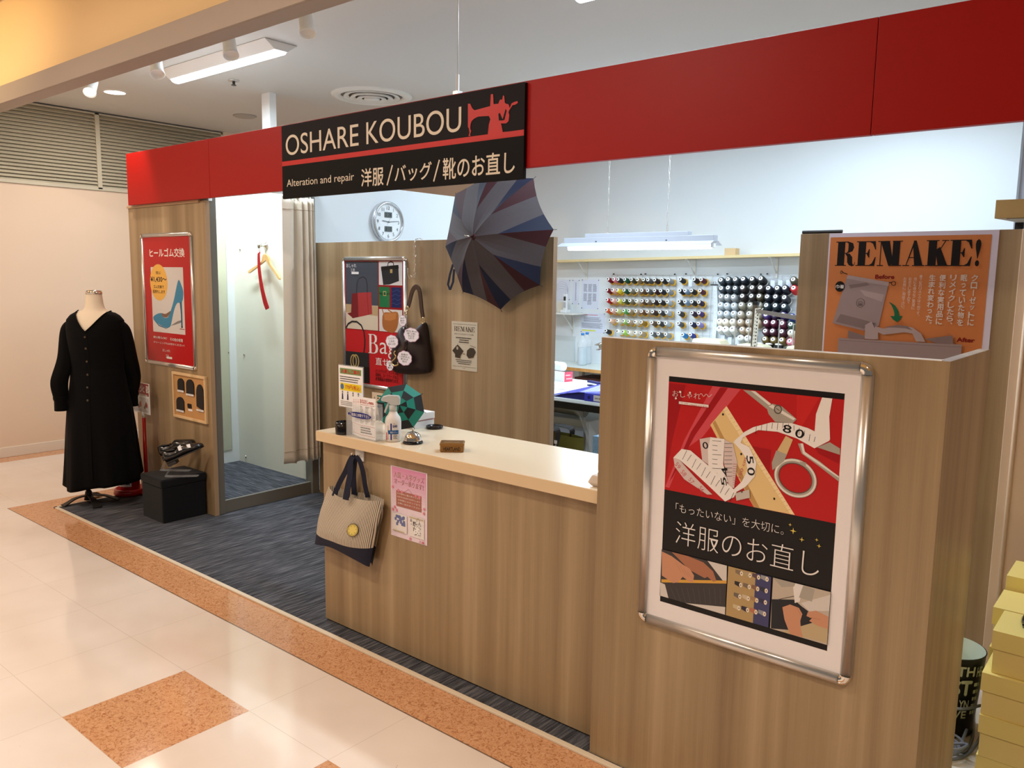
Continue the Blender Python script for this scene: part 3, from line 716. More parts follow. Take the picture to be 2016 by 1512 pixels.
# ================================================================== left end: poster, sample board, stool, shoes, extinguisher, dress form
# heel poster
YH = 2.654
t = thing('framed_poster', 'red heel repair poster with a blue high-heeled shoe, in a metal frame', 'poster', (-5.15, 2.656, 0.936))
snap_frame(t, -5.474, -4.806, 0.928, 1.802, 2.6555)
q = qy(2.650); h = lambda x, y: q(250 + x / 5.214, 450 + y / 5.214)
P = Print(*PY(2.6515))
P.rect(-5.456, 0.946, -4.824, 1.784, I_RED)
def tb(P, f, s, tl, br, m, bold=0.0): a = f(*tl); b = f(*br); P.text(s, a[0], b[1], b[0], a[1], m, bold)
tl = h(228, 200); br = h(590, 296); P.text('ヒールゴム交換', tl[0], (h(228, 288)[1] + h(590, 300)[1]) / 2, br[0], (h(228, 198)[1] + h(590, 205)[1]) / 2, I_WHITE, 0.022)
c0 = h(240, 395); c1 = h(598, 1092); P.rect(c0[0], c1[1], c1[0], c0[1], I_PALE)
P.poly([h(*p) for p in [(440, 1000), (520, 950), (560, 940), (570, 960), (500, 985)]], I_GREY)
P.poly([h(*p) for p in smooth_loop([(528, 525), (560, 590), (576, 650), (572, 725), (558, 760), (546, 768), (520, 762), (495, 800), (472, 880), (456, 960), (440, 1008), (400, 1017), (330, 985), (278, 942), (268, 908), (300, 880), (352, 868), (375, 912), (420, 908), (452, 828), (482, 720), (502, 620)], 3)], I_BLUE)
P.poly([h(*p) for p in [(540, 765), (560, 745), (566, 880), (570, 1018), (556, 1018), (552, 880)]], I_BLUED)
P.poly([h(*p) for p in smooth_loop([(352, 868), (395, 876), (446, 846), (430, 890), (405, 912), (372, 908)], 3)], I_BROWN)
P.poly([h(*p) for p in [(268, 930), (330, 990), (400, 1020), (440, 1010), (400, 1028), (325, 1000)]], I_BLUED)
P.poly([h(*p) for p in [(556, 1005), (571, 1005), (571, 1020), (556, 1020)]], I_BLACK)
P.lines(h(540, 1022)[0], h(540, 1022)[1], h(590, 1045)[0], h(590, 1045)[1], 1, I_DRED, 0.5, 5, 0)
e0 = h(228, 365); e1 = h(422, 745); P.ell((e0[0] + e1[0]) / 2, (e0[1] + e1[1]) / 2, (e1[0] - e0[0]) / 2, (e0[1] - e1[1]) / 2, I_YEL)
tb(P, h, '（税込）', (292, 436), (346, 470), I_BLACK, 0.01); tb(P, h, '¥1,430～', (240, 492), (406, 556), I_BLACK, 0.03)
tb(P, h, 'ゴム交換で', (270, 578), (378, 616), I_BLACK, 0.012); tb(P, h, '長持ちします', (264, 626), (390, 668), I_BLACK, 0.012)
tb(P, h, '紳士靴もOK！', (272, 1098), (410, 1140), I_WHITE, 0.01); tb(P, h, 'その他の修理', (442, 1118), (574, 1168), I_WHITE, 0.01)
tb(P, h, 'クリーニングもお任せください！', (274, 1152), (590, 1214), I_WHITE, 0.008)
tb(P, h, 'おしゃれ', (366, 1232), (444, 1272), I_WHITE); tb(P, h, '工房', (398, 1290), (430, 1330), I_WHITE)
c0 = h(408, 1312); c1 = h(464, 1342); P.rect(c0[0], c1[1], c1[0], c0[1], I_WHITE)
P.build('poster_sheet', t)
# sole sample board
PINE = wood_laminate('pale_pine', (206, 168, 118), (222, 188, 140), (232, 204, 160)); CORK = mat('cork_board', (190, 142, 88), 0.8, var=0.12, vs=180); RUBB = mat('black_rubber', (30, 27, 26), 0.6, bump=0.3, bs=500)
t = thing('sample_board', 'small pine-framed board of black shoe soles under the heel poster', 'display board', (-4.89, 2.656, 0.6))
x0, x1, z0, z1 = -5.104, -4.690, 0.600, 0.902
MB().bx((x0 + .01, 2.647, z0 + .01), (x1 - .01, 2.6555, z1 - .01), CORK).build('cork_back', t)
for a, b in (((x0, z0), (x1, z0 + .017)), ((x0, z1 - .017), (x1, z1)), ((x0, z0 + .017), (x0 + .017, z1 - .017)), ((x1 - .017, z0 + .017), (x1, z1 - .017))):
    MB().bx((a[0], 2.636, a[1]), (b[0], 2.656, b[1]), PINE).build('frame_side', t, bevel=0.002)
b8 = lambda x, y: qy(2.645)(250 + x / 4.726, 720 + y / 4.726)
for (ax0_, ay0_, ax1_, ay1_), taper in (((472, 112, 535, 238), 0), ((552, 122, 628, 275), 0), ((462, 284, 536, 424), 0), ((645, 168, 720, 420), 1)):
    a = b8(ax0_, ay0_); b = b8(ax1_, ay1_); w = (b[0] - a[0]) / 2; cx = (a[0] + b[0]) / 2; hh = a[1] - b[1]
    lp = [(cx + w * cos(pi * i / 12), b[1] + hh * (0.62 + 0.38 * sin(pi * i / 12))) for i in range(13)] + ([(cx - w, b[1] + hh * .12), (cx + w * .8, b[1])] if taper else [(cx - w * 1.02, b[1]), (cx + w, b[1])])
    MB().prism(lp, (0, 2.647, 0), (1, 0, 0), (0, 0, 1), (0, -1, 0), 0.006, RUBB).build('rubber_sole_sample', t)
    P = Print(*PY(2.6392)); lw = w * 1.0; P.rect(cx - lw, b[1] - 0.008, cx + lw, b[1] + 0.004, WHITEPAPER); P.lines(cx - lw * .9, b[1] - 0.006, cx + lw * .9, b[1] + 0.003, 2, I_GREY, 0.4, 3); P.build('price_label', t)
a = b8(566, 352); b = b8(606, 404)
mb = MB()
for dx, dz, s_ in ((0.2, .75, .010), (.7, .8, .008), (.25, .35, .010), (.72, .35, .009)): mb.cb((a[0] + (b[0] - a[0]) * dx, 2.643, b[1] + (a[1] - b[1]) * dz), (s_ * 1.8, .008, s_ * 1.7), RUBB)
mb.build('heel_tip_samples', t, bevel=0.002)
P = Print(*PY(2.6462)); P.rect(a[0], b[1] - .016, b[0], b[1] - .002, WHITEPAPER); P.rect(*b8(555, 96), *b8(620, 84), I_PALE); P.build('price_label', t)
# black storage stool
FAB = mat('black_woven_cloth', (20, 20, 22), 0.9, bump=0.25, bs=700, sheen=0.1, spec=0.2)
t = thing('storage_stool', 'black cloth cube storage stool carrying display shoes', 'stool', (-4.87, 2.5, 0))
MB().bx((-4.998, 2.356, 0.0065), (-4.735, 2.645, 0.232), FAB).build('box_body', t, bevel=0.008)
MB().bx((-5.005, 2.350, 0.232), (-4.728, 2.651, 0.285), FAB).build('padded_lid', t, bevel=0.012)
# shoes on clear stands
LEA = mat('black_leather', (16, 16, 17), 0.25, coat=0.4); LEAIN = mat('shoe_lining', (46, 40, 36), 0.7)
def shoe(name, label, heel, toe, group):
    heel = V(heel); toe = V(toe); L = (toe - heel).length; f = (toe - heel) / L; sd = f.cross(V((0, 0, 1))).normalized(); up = sd.cross(f).normalized()
    t = thing(name, label, 'shoe', tuple(heel), group)
    P3 = lambda l, s_, u_: heel + f * (l * L) + sd * s_ + up * u_
    st = [(0.0, .024, .070), (.06, .032, .074), (.18, .034, .062), (.32, .032, .054), (.42, .035, .060), (.52, .040, .070), (.66, .046, .056), (.80, .044, .043), (.92, .034, .032), (.985, .018, .022), (1.0, .004, .014)]
    mb = MB(); vs = []; n = 18
    for l, w, hh in st:
        for k in range(n):
            a = 2 * pi * k / n; c, s_ = cos(a), sin(a); u_ = hh * (0.5 + 0.5 * s_) if s_ > -0.5 else hh * 0.08
            vs.append(P3(l, w * (abs(c) ** .8) * (1 if c > 0 else -1) * (1 - .25 * max(0, s_)), u_))
    m = len(st); mb.add(vs, [(i * n + k, i * n + (k + 1) % n, (i + 1) * n + (k + 1) % n, (i + 1) * n + k) for i in range(m - 1) for k in range(n)] + [tuple(range(n)), tuple((m - 1) * n + k for k in range(n))], LEA)
    mb.build('upper', t, smooth=True)
    lp = [P3(l, w, 0) for l, w in ((.10, .018), (.18, .024), (.30, .022), (.38, .010))] ; lq = [P3(l, -w, 0) for l, w in ((.38, .010), (.30, .022), (.18, .024), (.10, .018))]
    mb = MB(); loop = [p + up * z for p, z in zip(lp + lq, (.072, .064, .056, .060, .060, .056, .064, .072))]; mb.poly3(loop, LEAIN); mb.build('opening', t)
    mb = MB(); vs = []; ol = [(0.0, .022), (.08, .034), (.3, .030), (.5, .038), (.68, .048), (.84, .044), (.95, .028), (1.0, .006)]
    lo = [(l, w) for l, w in ol] + [(l, -w) for l, w in ol[::-1]]
    for u_ in (.004, -.004): vs += [P3(l, w, u_) for l, w in lo]
    k = len(lo); mb.add(vs, [tuple(range(k)), tuple(range(k, 2 * k))[::-1]] + [(i, (i + 1) % k, (i + 1) % k + k, i + k) for i in range(k)], LEA); mb.build('sole', t)
    mb = MB(); vs = []
    for u_ in (-.004, -.028): vs += [P3(l, w, u_) for l, w in ((0, .026), (.24, .03), (.24, -.03), (0, -.026))]
    mb.add(vs, [(0, 1, 2, 3), (7, 6, 5, 4), (0, 4, 5, 1), (1, 5, 6, 2), (2, 6, 7, 3), (3, 7, 4, 0)], LEA); mb.build('heel', t, bevel=0.003)
    return t, P3
zs = 0.2855
sh = [('black leather shoe on a clear stand, the rear one of the pair', (-4.965, 2.485, 0.375), (-4.80, 2.620, 0.470)), ('black leather shoe with white stickers on a clear stand, the front one of the pair', (-4.79, 2.425, 0.375), (-4.640, 2.588, 0.476))]
for k, (lb, a, b) in enumerate(sh):
    t, P3 = shoe('display_shoe', lb, a, b, 'display shoes on the stool')
    if k == 1:
        for l in (.44, .66):
            mb = MB(); mb.add([P3(l, .030, .064 if l < .5 else .055), P3(l, .040, .040 if l < .5 else .03), P3(l + .09, .042, .038 if l < .5 else .03), P3(l + .09, .030, .070 if l < .5 else .051)], [(0, 1, 2, 3)], WHITEPAPER); mb.build('price_sticker', t, solid=0.001)
    a, b = V(a), V(b); f = (b - a); sdv = V((f.y, -f.x, 0)).normalized() * 0.022
    st = thing('shoe_stand', ('clear bent acrylic shoe stand under the rear shoe', 'clear bent acrylic shoe stand under the front shoe')[k], 'shoe stand', (a.x, a.y, zs), 'clear shoe stands on the stool')
    base0 = V((b.x, b.y, zs + .0015)) - V((f.x, f.y, 0)) * 0.18; base1 = V((a.x, a.y, zs + .0015)) + V((f.x, f.y, 0)) * 0.02
    d = V((f.x, f.y, 0)).normalized()
    pth = smooth_path([base0, base1, base1 + V((0, 0, .012)) - d * .012, base1 + V((0, 0, .028)) - d * .002, a + f * .25 + V((0, 0, -.0055)), a + f * .62 + V((0, 0, -.0055))], 5)
    mb = MB(); ribbon(mb, pth, sdv, 0.0025, GLASS); mb.build('bent_sheet', st)
# fire extinguisher on a tray, with a sign on a pole
FRED = mat('extinguisher_red', (176, 18, 16), 0.3, coat=0.3)
cx, cy = -5.575, 2.545
t = thing('fire_extinguisher', 'red fire extinguisher standing behind the black dress', 'fire extinguisher', (cx, cy, 0.007)); T = Matrix.Translation((cx, cy, 0.03))
MB().lathe([(0.060, 0), (0.066, .01), (0.066, .29), (0.060, .325), (0.040, .35), (0.022, .362), (0.02, .38)], 28, FRED, T).build('cylinder', t, smooth=True)
mb = MB(); mb.cb((cx, cy, .425), (.03, .03, .04), ALU); mb.bx((cx - .01, cy - .10, .445), (cx + .01, cy + .02, .455), BLACK); mb.bx((cx - .01, cy - .09, .415), (cx + .01, cy, .423), BLACK); mb.build('lever_valve', t, bevel=0.002)
mb = MB(); mb.tube(smooth_path([(cx + .02, cy, .425), (cx + .085, cy - .01, .40), (cx + .078, cy - .02, .25), (cx + .07, cy - .02, .16)]), .009, 8, BLACK); mb.build('hose', t, smooth=True)
P = Print(lambda a, b: (cx + .0668 * sin(a), cy - .0668 * cos(a), b), (0, -1, 0), 0.0002)
for k in range(8):
    a0 = -.2 + 1.5 * k / 8; P.m.add([P._pt(a0, .07), P._pt(a0 + .1876, .07), P._pt(a0 + .1876, .18), P._pt(a0, .18)], [(0, 1, 2, 3)], WHITEPAPER)
P.m.mats = []; P.m.mats = [WHITEPAPER]; P.k = 2
for k in range(4):
    a0 = .75 + .1 * k; P.m.add([P._pt(a0, .085), P._pt(a0 + .1, .085), P._pt(a0 + .1, .165), P._pt(a0, .165)], [(0, 1, 2, 3)], ink('label_blue', 80, 100, 140))
P.m.add([P._pt(.35, .14), P._pt(.55, .14), P._pt(.55, .165), P._pt(.35, .165)], [(0, 1, 2, 3)], I_YEL); P.build('label', t)
t = thing('extinguisher_tray', 'round red tray under the fire extinguisher with a sign on a red pole', 'extinguisher stand', (cx, cy, 0.007)); T = Matrix.Translation((cx, cy, 0.007))
MB().lathe([(0.0001, .0), (0.098, 0.0), (0.106, .012), (0.102, .04), (0.092, .046), (0.089, .02), (0.0001, .018)], 32, FRED, T, False).build('tray', t, smooth=True)
px_, py_ = -5.42, 2.59
MB().tube([(cx + .09, cy + .03, .02), (px_, py_, .02)], .008, 8, FRED).build('pole_foot', t, smooth=True)
MB().tube([(px_, py_, .015), (px_, py_, .56)], .0125, 12, FRED).build('pole', t, smooth=True)
MB().tube([(px_, py_, .555), (px_, py_, .60)], .010, 10, WHITE).build('pole_collar', t, smooth=True)
MB().bx((-5.60, 2.585, .590), (-5.318, 2.590, .800), WHITE).build('sign_plate', t)
e8 = lambda x, y: qy(2.584)(250 + x / 4.726, 720 + y / 4.726)
P = Print(*PY(2.5845)); SR = ink('sign_red', 150, 34, 32); P.rect(-5.596, e8(200, 290)[1], -5.322, .797, SR)
zt, zb = e8(140, 180)[1], e8(140, 246)[1]
for ch, xa, xb in (('消', 62, 98), ('火', 118, 162), ('器', 172, 214)): P.text(ch, e8(xa, 200)[0], zb, e8(xb, 200)[0], zt, I_WHITE, 0.02)
P.lines(-5.58, e8(150, 285)[1], -5.34, e8(150, 260)[1], 1, I_PALE, 0.6, 2, 0)
for k in range(3):
    xx = -5.58 + .085 * k; P.rect(xx, .60, xx + .078, .70, I_PALE); P.poly([(xx + .01, .63), (xx + .05, .68), (xx + .06, .66), (xx + .03, .62)], I_BROWN); P.ell(xx + .055, .65, .012, .018, SR); P.lines(xx + .005, .605, xx + .07, .622, 2, I_GREY, .4, k)
P.build('sign_print', t)
# dress form with black dress
FORM = mat('dress_form_cream', (232, 214, 188), 0.6); DRS = mat('black_dress_cloth', (8, 7, 7), 0.85, sheen=0.02, spec=0.1, bump=0.25, bs=900); BTN = mat('brown_button', (74, 60, 40), 0.3)
HUB = V((-5.582, 2.27, 0.0)); RV = V((.377, .926, 0)); BC = HUB + RV * 0.093 + V((.926, -.377, 0)) * .10
FD = V((.613, -.79, 0)).normalized(); RD = V((-FD.y, FD.x, 0))     # front of the body and its side
IRON = mat('dark_cast_iron', (56, 52, 48), 0.5, 0.6)
t = thing('dress_form', 'dress form on a dark iron stand, wearing the black dress', 'mannequin', tuple(HUB))
MB().tube([HUB + V((0, 0, .05)), HUB + V((0, 0, .42))], .0125, 12, IRON).tube([HUB + V((0, 0, .42)), BC + V((0, 0, .55))], .012, 10, IRON).lathe([(.030, .02), (.024, .05), (.02, .075), (.014, .085)], 16, IRON, Matrix.Translation(HUB)).build('pole', t, smooth=True)
for tip in ((-5.575, 2.10, .0075), (-5.37, 2.235, .0075), (-5.47, 2.42, .0075), (-5.70, 2.38, .0015)):
    tp = V(tip); d = tp - HUB; d.z = 0; mid = HUB + d * .5 + V((0, 0, .045)); pts = smooth_path([HUB + V((0, 0, .052)), mid, HUB + d * .86 + V((0, 0, .02)), tp + V((0, 0, .004))], 6)
    w = V((-d.y, d.x, 0)).normalized(); wl = [w * (.012 + .016 * (i / (len(pts) - 1))) for i in range(len(pts))]
    mb = MB(); ribbon(mb, pts, wl, .007, IRON); mb.build('leg', t)
def ring_pt(z, a, b, th, off=0.0): return BC + V((0, 0, z)) + RD * ((a + off) * cos(th)) + FD * ((b + off) * sin(th))
prof = [(.13, .250, .155), (.3, .236, .152), (.5, .222, .148), (.65, .208, .142), (.80, .182, .132), (.92, .166, .118), (1.02, .172, .124), (1.12, .182, .130), (1.18, .187, .124), (1.235, .182, .105), (1.265, .157, .088), (1.29, .110, .076), (1.305, .082, .068)]
def pf(z):
    for (z0_, a0_, b0_), (z1_, a1_, b1_) in zip(prof, prof[1:]):
        if z <= z1_: k = (z - z0_) / (z1_ - z0_); return a0_ + (a1_ - a0_) * k, b0_ + (b1_ - b0_) * k
    return prof[-1][1:]
mb = MB()
bz = [.9, 1.02, 1.12, 1.18, 1.235, 1.265, 1.285, 1.297, 1.312, 1.34, 1.40]; ba = [(.15, .10), (.160, .11), (.172, .118), (.176, .112), (.17, .094), (.146, .078), (.10, .068), (.072, .062), (.060, .058), (.053, .052), (.047, .047)]
n = 40
mb.add([ring_pt(z, a, b, 2 * pi * k / n) for z, (a, b) in zip(bz, ba) for k in range(n)], [(j * n + k, j * n + (k + 1) % n, (j + 1) * n + (k + 1) % n, (j + 1) * n + k) for j in range(len(bz) - 1) for k in range(n)], FORM); mb.build('torso', t, smooth=True)
mb = MB(); mb.lathe([(.0001, 1.428), (.044, 1.424), (.050, 1.414), (.050, 1.40), (.0001, 1.398)], 28, CHROME, Matrix.Translation(BC)); mb.build('neck_cap', t, smooth=True)
td = thing('black_dress', 'long black button-front dress with full sleeves on the dress form', 'dress', tuple(BC))
nu, nv = 168, 120; vs = []; keep = []
for j in range(nv + 1):
    z = .13 + (1.305 - .13) * (j / nv) ** .8; a, b = pf(z); fl = max(0, (0.75 - z) / .62)
    for i in range(nu):
        th = 2 * pi * i / nu; w = 1 + .055 * fl * sin(7 * th + 1.2 * sin(2 * th)) + .025 * fl * sin(13 * th); zz = z - (.02 * sin(3 * th + .8) if j == 0 else .02 * fl * sin(3 * th + .8) * max(0, 1 - j / 14))
        pt_ = RD * (a * w * cos(th)) + FD * (b * w * sin(th)); zz += .085 * fl * max(0, pt_.dot(RV)) / .25; vs.append(BC + V((0, 0, zz)) + pt_)
fs = []
for j in range(nv):
    z = .13 + (1.305 - .13) * ((j + .5) / nv) ** .8; a, b = pf(z)
    for i in range(nu):
        th = 2 * pi * (i + .5) / nu; xr = a * cos(th); front = sin(th) > 0
        if front and z > 1.165 and abs(xr) < .105 * ((z - 1.165) / .125) ** .8: continue
        if not front and z > 1.285: continue
        fs.append((j * nu + i, j * nu + (i + 1) % nu, (j + 1) * nu + (i + 1) % nu, (j + 1) * nu + i))
MB().add(vs, fs, DRS).build('bodice_and_skirt', td, smooth=True, solid=0.002)
nb = MB()
ed = []
for s_ in (-1, 1):
    pts = []
    for k in range(13):
        z = 1.162 + .132 * k / 12; xr = s_ * .106 * max(0, ((z - 1.165) / .125)) ** .8 if z > 1.165 else 0; a, b = pf(z); c = max(-1, min(1, xr / a)); pts.append(BC + V((0, 0, z)) + RD * xr + FD * (b * math.sqrt(1 - c * c) + .002))
    nb.tube(pts, .0045, 6, DRS)
nb.build('neckline_edge', td, smooth=True)
mb = MB()
pts = [ring_pt(z, 0, pf(z)[1], pi / 2) + FD * .001 + RD * .004 for z in [.2 + .04 * k for k in range(25)]]; ribbon(mb, pts, RD * .011, .002, DRS); mb.build('button_placket', td)
for z in (1.131, 1.058, .974, .889, .808, .725):
    p = ring_pt(z, 0, pf(z)[1] + .004, pi / 2); M = Matrix.Translation(p) @ FD.to_track_quat('Z', 'Y').to_matrix().to_4x4()
    MB().lathe([(.0001, .001), (.004, .0005), (.006, .002), (.007, .0), (.007, -.002)], 14, BTN, M).build('button', td, smooth=True)
for s_, cuff, bulge in ((-1, (-.222, .65), .0), (1, (.192, .655), .035)):
    # sleeve centre lines run in the plane facing the photographer
    sh_ = ring_pt(1.215, .150, .06, 0 if s_ > 0 else pi); cf = BC + RV * (cuff[0]) + V((0, 0, cuff[1])); mid = sh_.lerp(cf, .5) + RV * (s_ * bulge) * .6
    pts = smooth_path([sh_ + V((0, 0, .02)) - RV * s_ * .02, sh_ + RV * s_ * .022 - V((0, 0, .04)), mid + V((0, 0, .06)), cf + RV * s_ * bulge * .35 + V((0, 0, .20)), cf + V((0, 0, .105)), cf + V((0, 0, .09)), cf], 6)
    n_ = len(pts); rr = []
    for i in range(n_):
        k = i / (n_ - 1); rr.append(.040 + .012 * sin(pi * min(1, k * 1.25)) if k < .8 else (.044 if k < .88 else .038))
    vs = []; m_ = 20
    for i, p in enumerate(pts):
        for k in range(m_):
            an = 2 * pi * k / m_; w = 1 + .05 * sin(6 * an + i * .2); vs.append(p + RV * (rr[i] * w * cos(an)) + V((.926, -.377, 0)) * (rr[i] * .8 * w * sin(an)))
    MB().add(vs, [(i * m_ + k, i * m_ + (k + 1) % m_, (i + 1) * m_ + (k + 1) % m_, (i + 1) * m_ + k) for i in range(n_ - 1) for k in range(m_)] + [tuple(range(m_))], DRS).build('sleeve', td, smooth=True, solid=0.002)
# fitting room: coat hook, wooden hanger, red shoehorn
hk = ay(524, 484, 3.44); t = thing('coat_hook', 'round chrome coat hook on the pale fitting room wall', 'hook', (hk.x, 3.44, hk.z)); M = Matrix.Translation((hk.x, 3.44, hk.z)) @ Matrix.Rotation(pi / 2, 4, 'X')
MB().lathe([(.0001, 0), (.026, 0), (.026, .006), (.010, .010), (.009, .05), (.019, .054), (.021, .066), (.0001, .068)], 20, CHROME, M, False).build('peg', t, smooth=True)
HW = wood_laminate('hanger_wood', (206, 158, 92), (224, 180, 116), (236, 196, 134)); q = qy(3.395); hz = lambda x, y: q(480 + x / 8.894, 470 + y / 8.894)
t = thing('clothes_hanger', 'wooden clothes hanger on the coat hook in the fitting room', 'hanger', (hk.x, 3.395, hk.z - .06))
l2 = lambda x, y: hz(x, y)
lp = smooth_loop([l2(350, 280), l2(400, 275), l2(435, 320), l2(470, 430), l2(570, 570), l2(635, 690), l2(618, 715), l2(560, 625), l2(470, 500), l2(410, 400), l2(385, 385), l2(300, 455), l2(105, 602), l2(90, 570), l2(130, 530), l2(300, 420), l2(330, 340)], 3)
mb = MB().prism(lp, (0, 3.402, 0), (1, 0, 0), (0, 0, 1), (0, -1, 0), .014, HW); mb.build('hanger_body', t, bevel=0.003)
a = l2(378, 278); b = l2(372, 120); mb = MB(); pts = [(a[0], 3.395, a[1] - .005), (a[0], 3.395, a[1] + .02)] + [(a[0] + .018 * sin(k * .6) + .0, 3.395, a[1] + .045 + .02 * (1 - cos(k * .6))) for k in range(7)]
mb.tube([(a[0], 3.395, a[1] - .005), (a[0] + .004, 3.395, a[1] + .03), (a[0] + .022, 3.396, a[1] + .05), (a[0] + .022, 3.396, hk.z + .002), (a[0] + .012, 3.397, hk.z + .0135), (hk.x - .008, 3.398, hk.z + .0125), (hk.x - .014, 3.398, hk.z - .004)], .0022, 8, CHROME); mb.build('wire_hook', t, smooth=True)
SHR = mat('shoehorn_red', (168, 14, 28), 0.25, coat=0.3)
t = thing('shoehorn', 'long red shoehorn hanging from the coat hook', 'shoehorn', (hk.x, 3.37, hk.z - .1)); mb = MB()
cl = [(302, 245, 18), (303, 350, 21), (312, 500, 23), (330, 650, 24), (355, 800, 27), (390, 960, 30), (430, 1110, 34), (462, 1200, 34), (470, 1232, 26)]
pts, wl = [], []
for x, y, w in cl: p = l2(x, y); pts.append(V((p[0], 3.378 - .01 * (y / 1200), p[1]))); p2 = l2(x + w, y); wl.append(V((p2[0] - p[0], 0, .006)))
sp_ = smooth_path(pts, 4); wl2 = [wl[min(len(wl) - 1, i // 4)].lerp(wl[min(len(wl) - 1, i // 4 + 1)], (i % 4) / 4) for i in range(len(sp_))]
ribbon(mb, sp_, wl2, .004, SHR); mb.build('blade', t, bevel=0.001)
p = pts[0]; MB().tube(smooth_path([(p.x, 3.376, p.z - .012), (p.x + .02, 3.376, p.z + .0), (hk.x - .01, 3.383, hk.z - .03), (hk.x - .006, 3.384, hk.z + .0125), (hk.x + .008, 3.384, hk.z + .012), (hk.x + .004, 3.383, hk.z - .03), (p.x + .022, 3.376, p.z - .008)]), .0012, 6, SHR).build('loop_cord', t, smooth=True)
# ================================================================== partition: bag poster, handbag, flyer, umbrella; clock
YB = 3.4625
q = qy(3.455); g = lambda x, y: q(660 + x / 5.2125, 490 + y / 5.2125)
t = thing('framed_poster', 'framed bag repair poster with red tote and black handbag, on the partition', 'poster', (-4.05, YB, 0.82))
fx0, fz1 = q(673, 505.5); fx1, _ = q(799.5, 508); _, fz0 = q(678, 757); snap_frame(t, fx0, fx1, fz0, fz1, YB)
P = Print(*PY(YB - 0.005)); P.rect(fx0 + .02, fz0 + .02, fx1 - .02, fz1 - .02, I_DRED)
def rr(P, f, tl, br, m): a = f(*tl); b = f(*br); P.rect(a[0], b[1], b[0], a[1], m)
def pp(P, f, pts, m): P.poly([f(*p) for p in pts], m)
NAVYG = ink('slate', 66, 70, 80); TAN = ink('tan', 178, 152, 116); LTAN = ink('light_tan', 206, 192, 172); TOTE = ink('tote_red', 160, 52, 54); TOTED = ink('tote_dark', 112, 28, 34); GRN = ink('green', 28, 104, 62); NAVY = ink('navy', 26, 36, 84); BAGBR = ink('bag_brown', 160, 98, 52); GOLD = ink('gold', 178, 154, 96); CHAR = ink('charcoal', 38, 38, 42)
I_POS = ink('poster_red', 186, 30, 36)
P.rect(g(105, 830)[0], fz0 + .026, g(683, 830)[0], g(300, 838)[1], I_POS)
rr(P, g, (105, 130), (437, 590), NAVYG); rr(P, g, (105, 568), (437, 840), LTAN); pp(P, g, [(105, 564), (437, 590), (437, 690), (105, 650)], TAN)
pp(P, g, [(120, 660), (175, 650), (230, 700), (180, 712)], TOTED)
pp(P, g, [(168, 460), (240, 450), (366, 444), (376, 668), (300, 686), (176, 712), (158, 690)], TOTE); pp(P, g, [(168, 460), (226, 452), (232, 700), (176, 712), (158, 690)], TOTED)
P.line([g(224, 452), g(236, 698)], .003, TOTED); P.line([g(322, 447), g(340, 678)], .003, TOTED)
P.line([g(*p) for p in [(215, 450), (220, 350), (245, 300), (285, 286), (315, 310), (325, 370), (326, 446)]], .006, CHAR)
rr(P, g, (444, 130), (686, 376), I_PALE); pp(P, g, [(466, 182), (645, 164), (652, 330), (555, 366), (490, 370)], CHAR); pp(P, g, [(466, 182), (645, 164), (650, 200), (470, 224)], I_BLACK); rr(P, g, (560, 208), (584, 248), GOLD)
P.line([g(*p) for p in [(536, 180), (540, 145), (565, 132), (592, 140), (598, 172)]], .007, I_BLACK)
rr(P, g, (446, 388), (556, 602), GRN); pp(P, g, [(446, 460), (500, 485), (556, 465), (556, 455), (446, 448)], ink('green_dark', 16, 74, 44)); a = g(505, 458); P.ring(a[0], a[1], .021, .021, .006, GOLD, 4, pi / 4)
rr(P, g, (572, 394), (676, 606), NAVY)
for k in range(4): P.line([g(574 + 100 * i / 8, 430 + 45 * k + 9 * sin(i * 1.1 + k)) for i in range(9)], .002, ink('navy_light', 70, 84, 130))
rr(P, g, (448, 616), (686, 862), I_PALE); pp(P, g, smooth_loop([(492, 660), (560, 652), (640, 652), (645, 760), (625, 830), (590, 862), (540, 850), (495, 820), (480, 760)], 3), BAGBR); pp(P, g, [(495, 665), (625, 655), (618, 720), (560, 738), (505, 728)], ink('bag_brown2', 182, 118, 66))
P.line([g(*p) for p in [(480, 616), (492, 660)]], .008, BAGBR); P.line([g(*p) for p in [(540, 625), (585, 655)]], .008, BAGBR)
pp(P, g, [(105, 1046), (345, 1070), (352, 1382), (105, 1362)], CHAR); pp(P, g, [(105, 1200), (350, 1215), (352, 1382), (105, 1362)], I_BLACK)
P.line([g(*p) for p in [(106, 815), (130, 770), (170, 745), (220, 748), (265, 785), (292, 850), (302, 930), (300, 1000), (292, 1066)]], .012, CHAR)
for x in (186, 210): a = g(x, 1152); P.ring(a[0], a[1], .034, .046, .009, GOLD, 24)
a = g(340, 1068); b = g(442, 880); serif(P, 'B', a[0], a[1], b[0], b[1], I_WHITE, .2)
tb(P, g, 'a', (455, 958), (532, 1082), I_WHITE, -0.004); tb(P, g, 'g', (542, 962), (604, 1136), I_WHITE, -0.004)
tb(P, g, '直せます', (412, 1112), (700, 1222), I_WHITE, 0.0)
for k, s_ in enumerate(('ハンドバッグ、ビジネス鞄、', '長財布、スーツケースなど、', '皮革製品の修理承ります。')):
    a = g(412, 1254 + 50 * k); b = g(652, 1308 + 42 * k); P.text(s_, a[0], b[1] + .006, b[0], b[1] + .03, I_BLACK, 0.008)
tb(P, g, 'おしゃれ', (114, 152), (215, 192), I_WHITE); tb(P, g, '工房', (156, 200), (200, 232), I_WHITE); rr(P, g, (166, 234), (240, 260), I_WHITE)
P.build('poster_sheet', t)
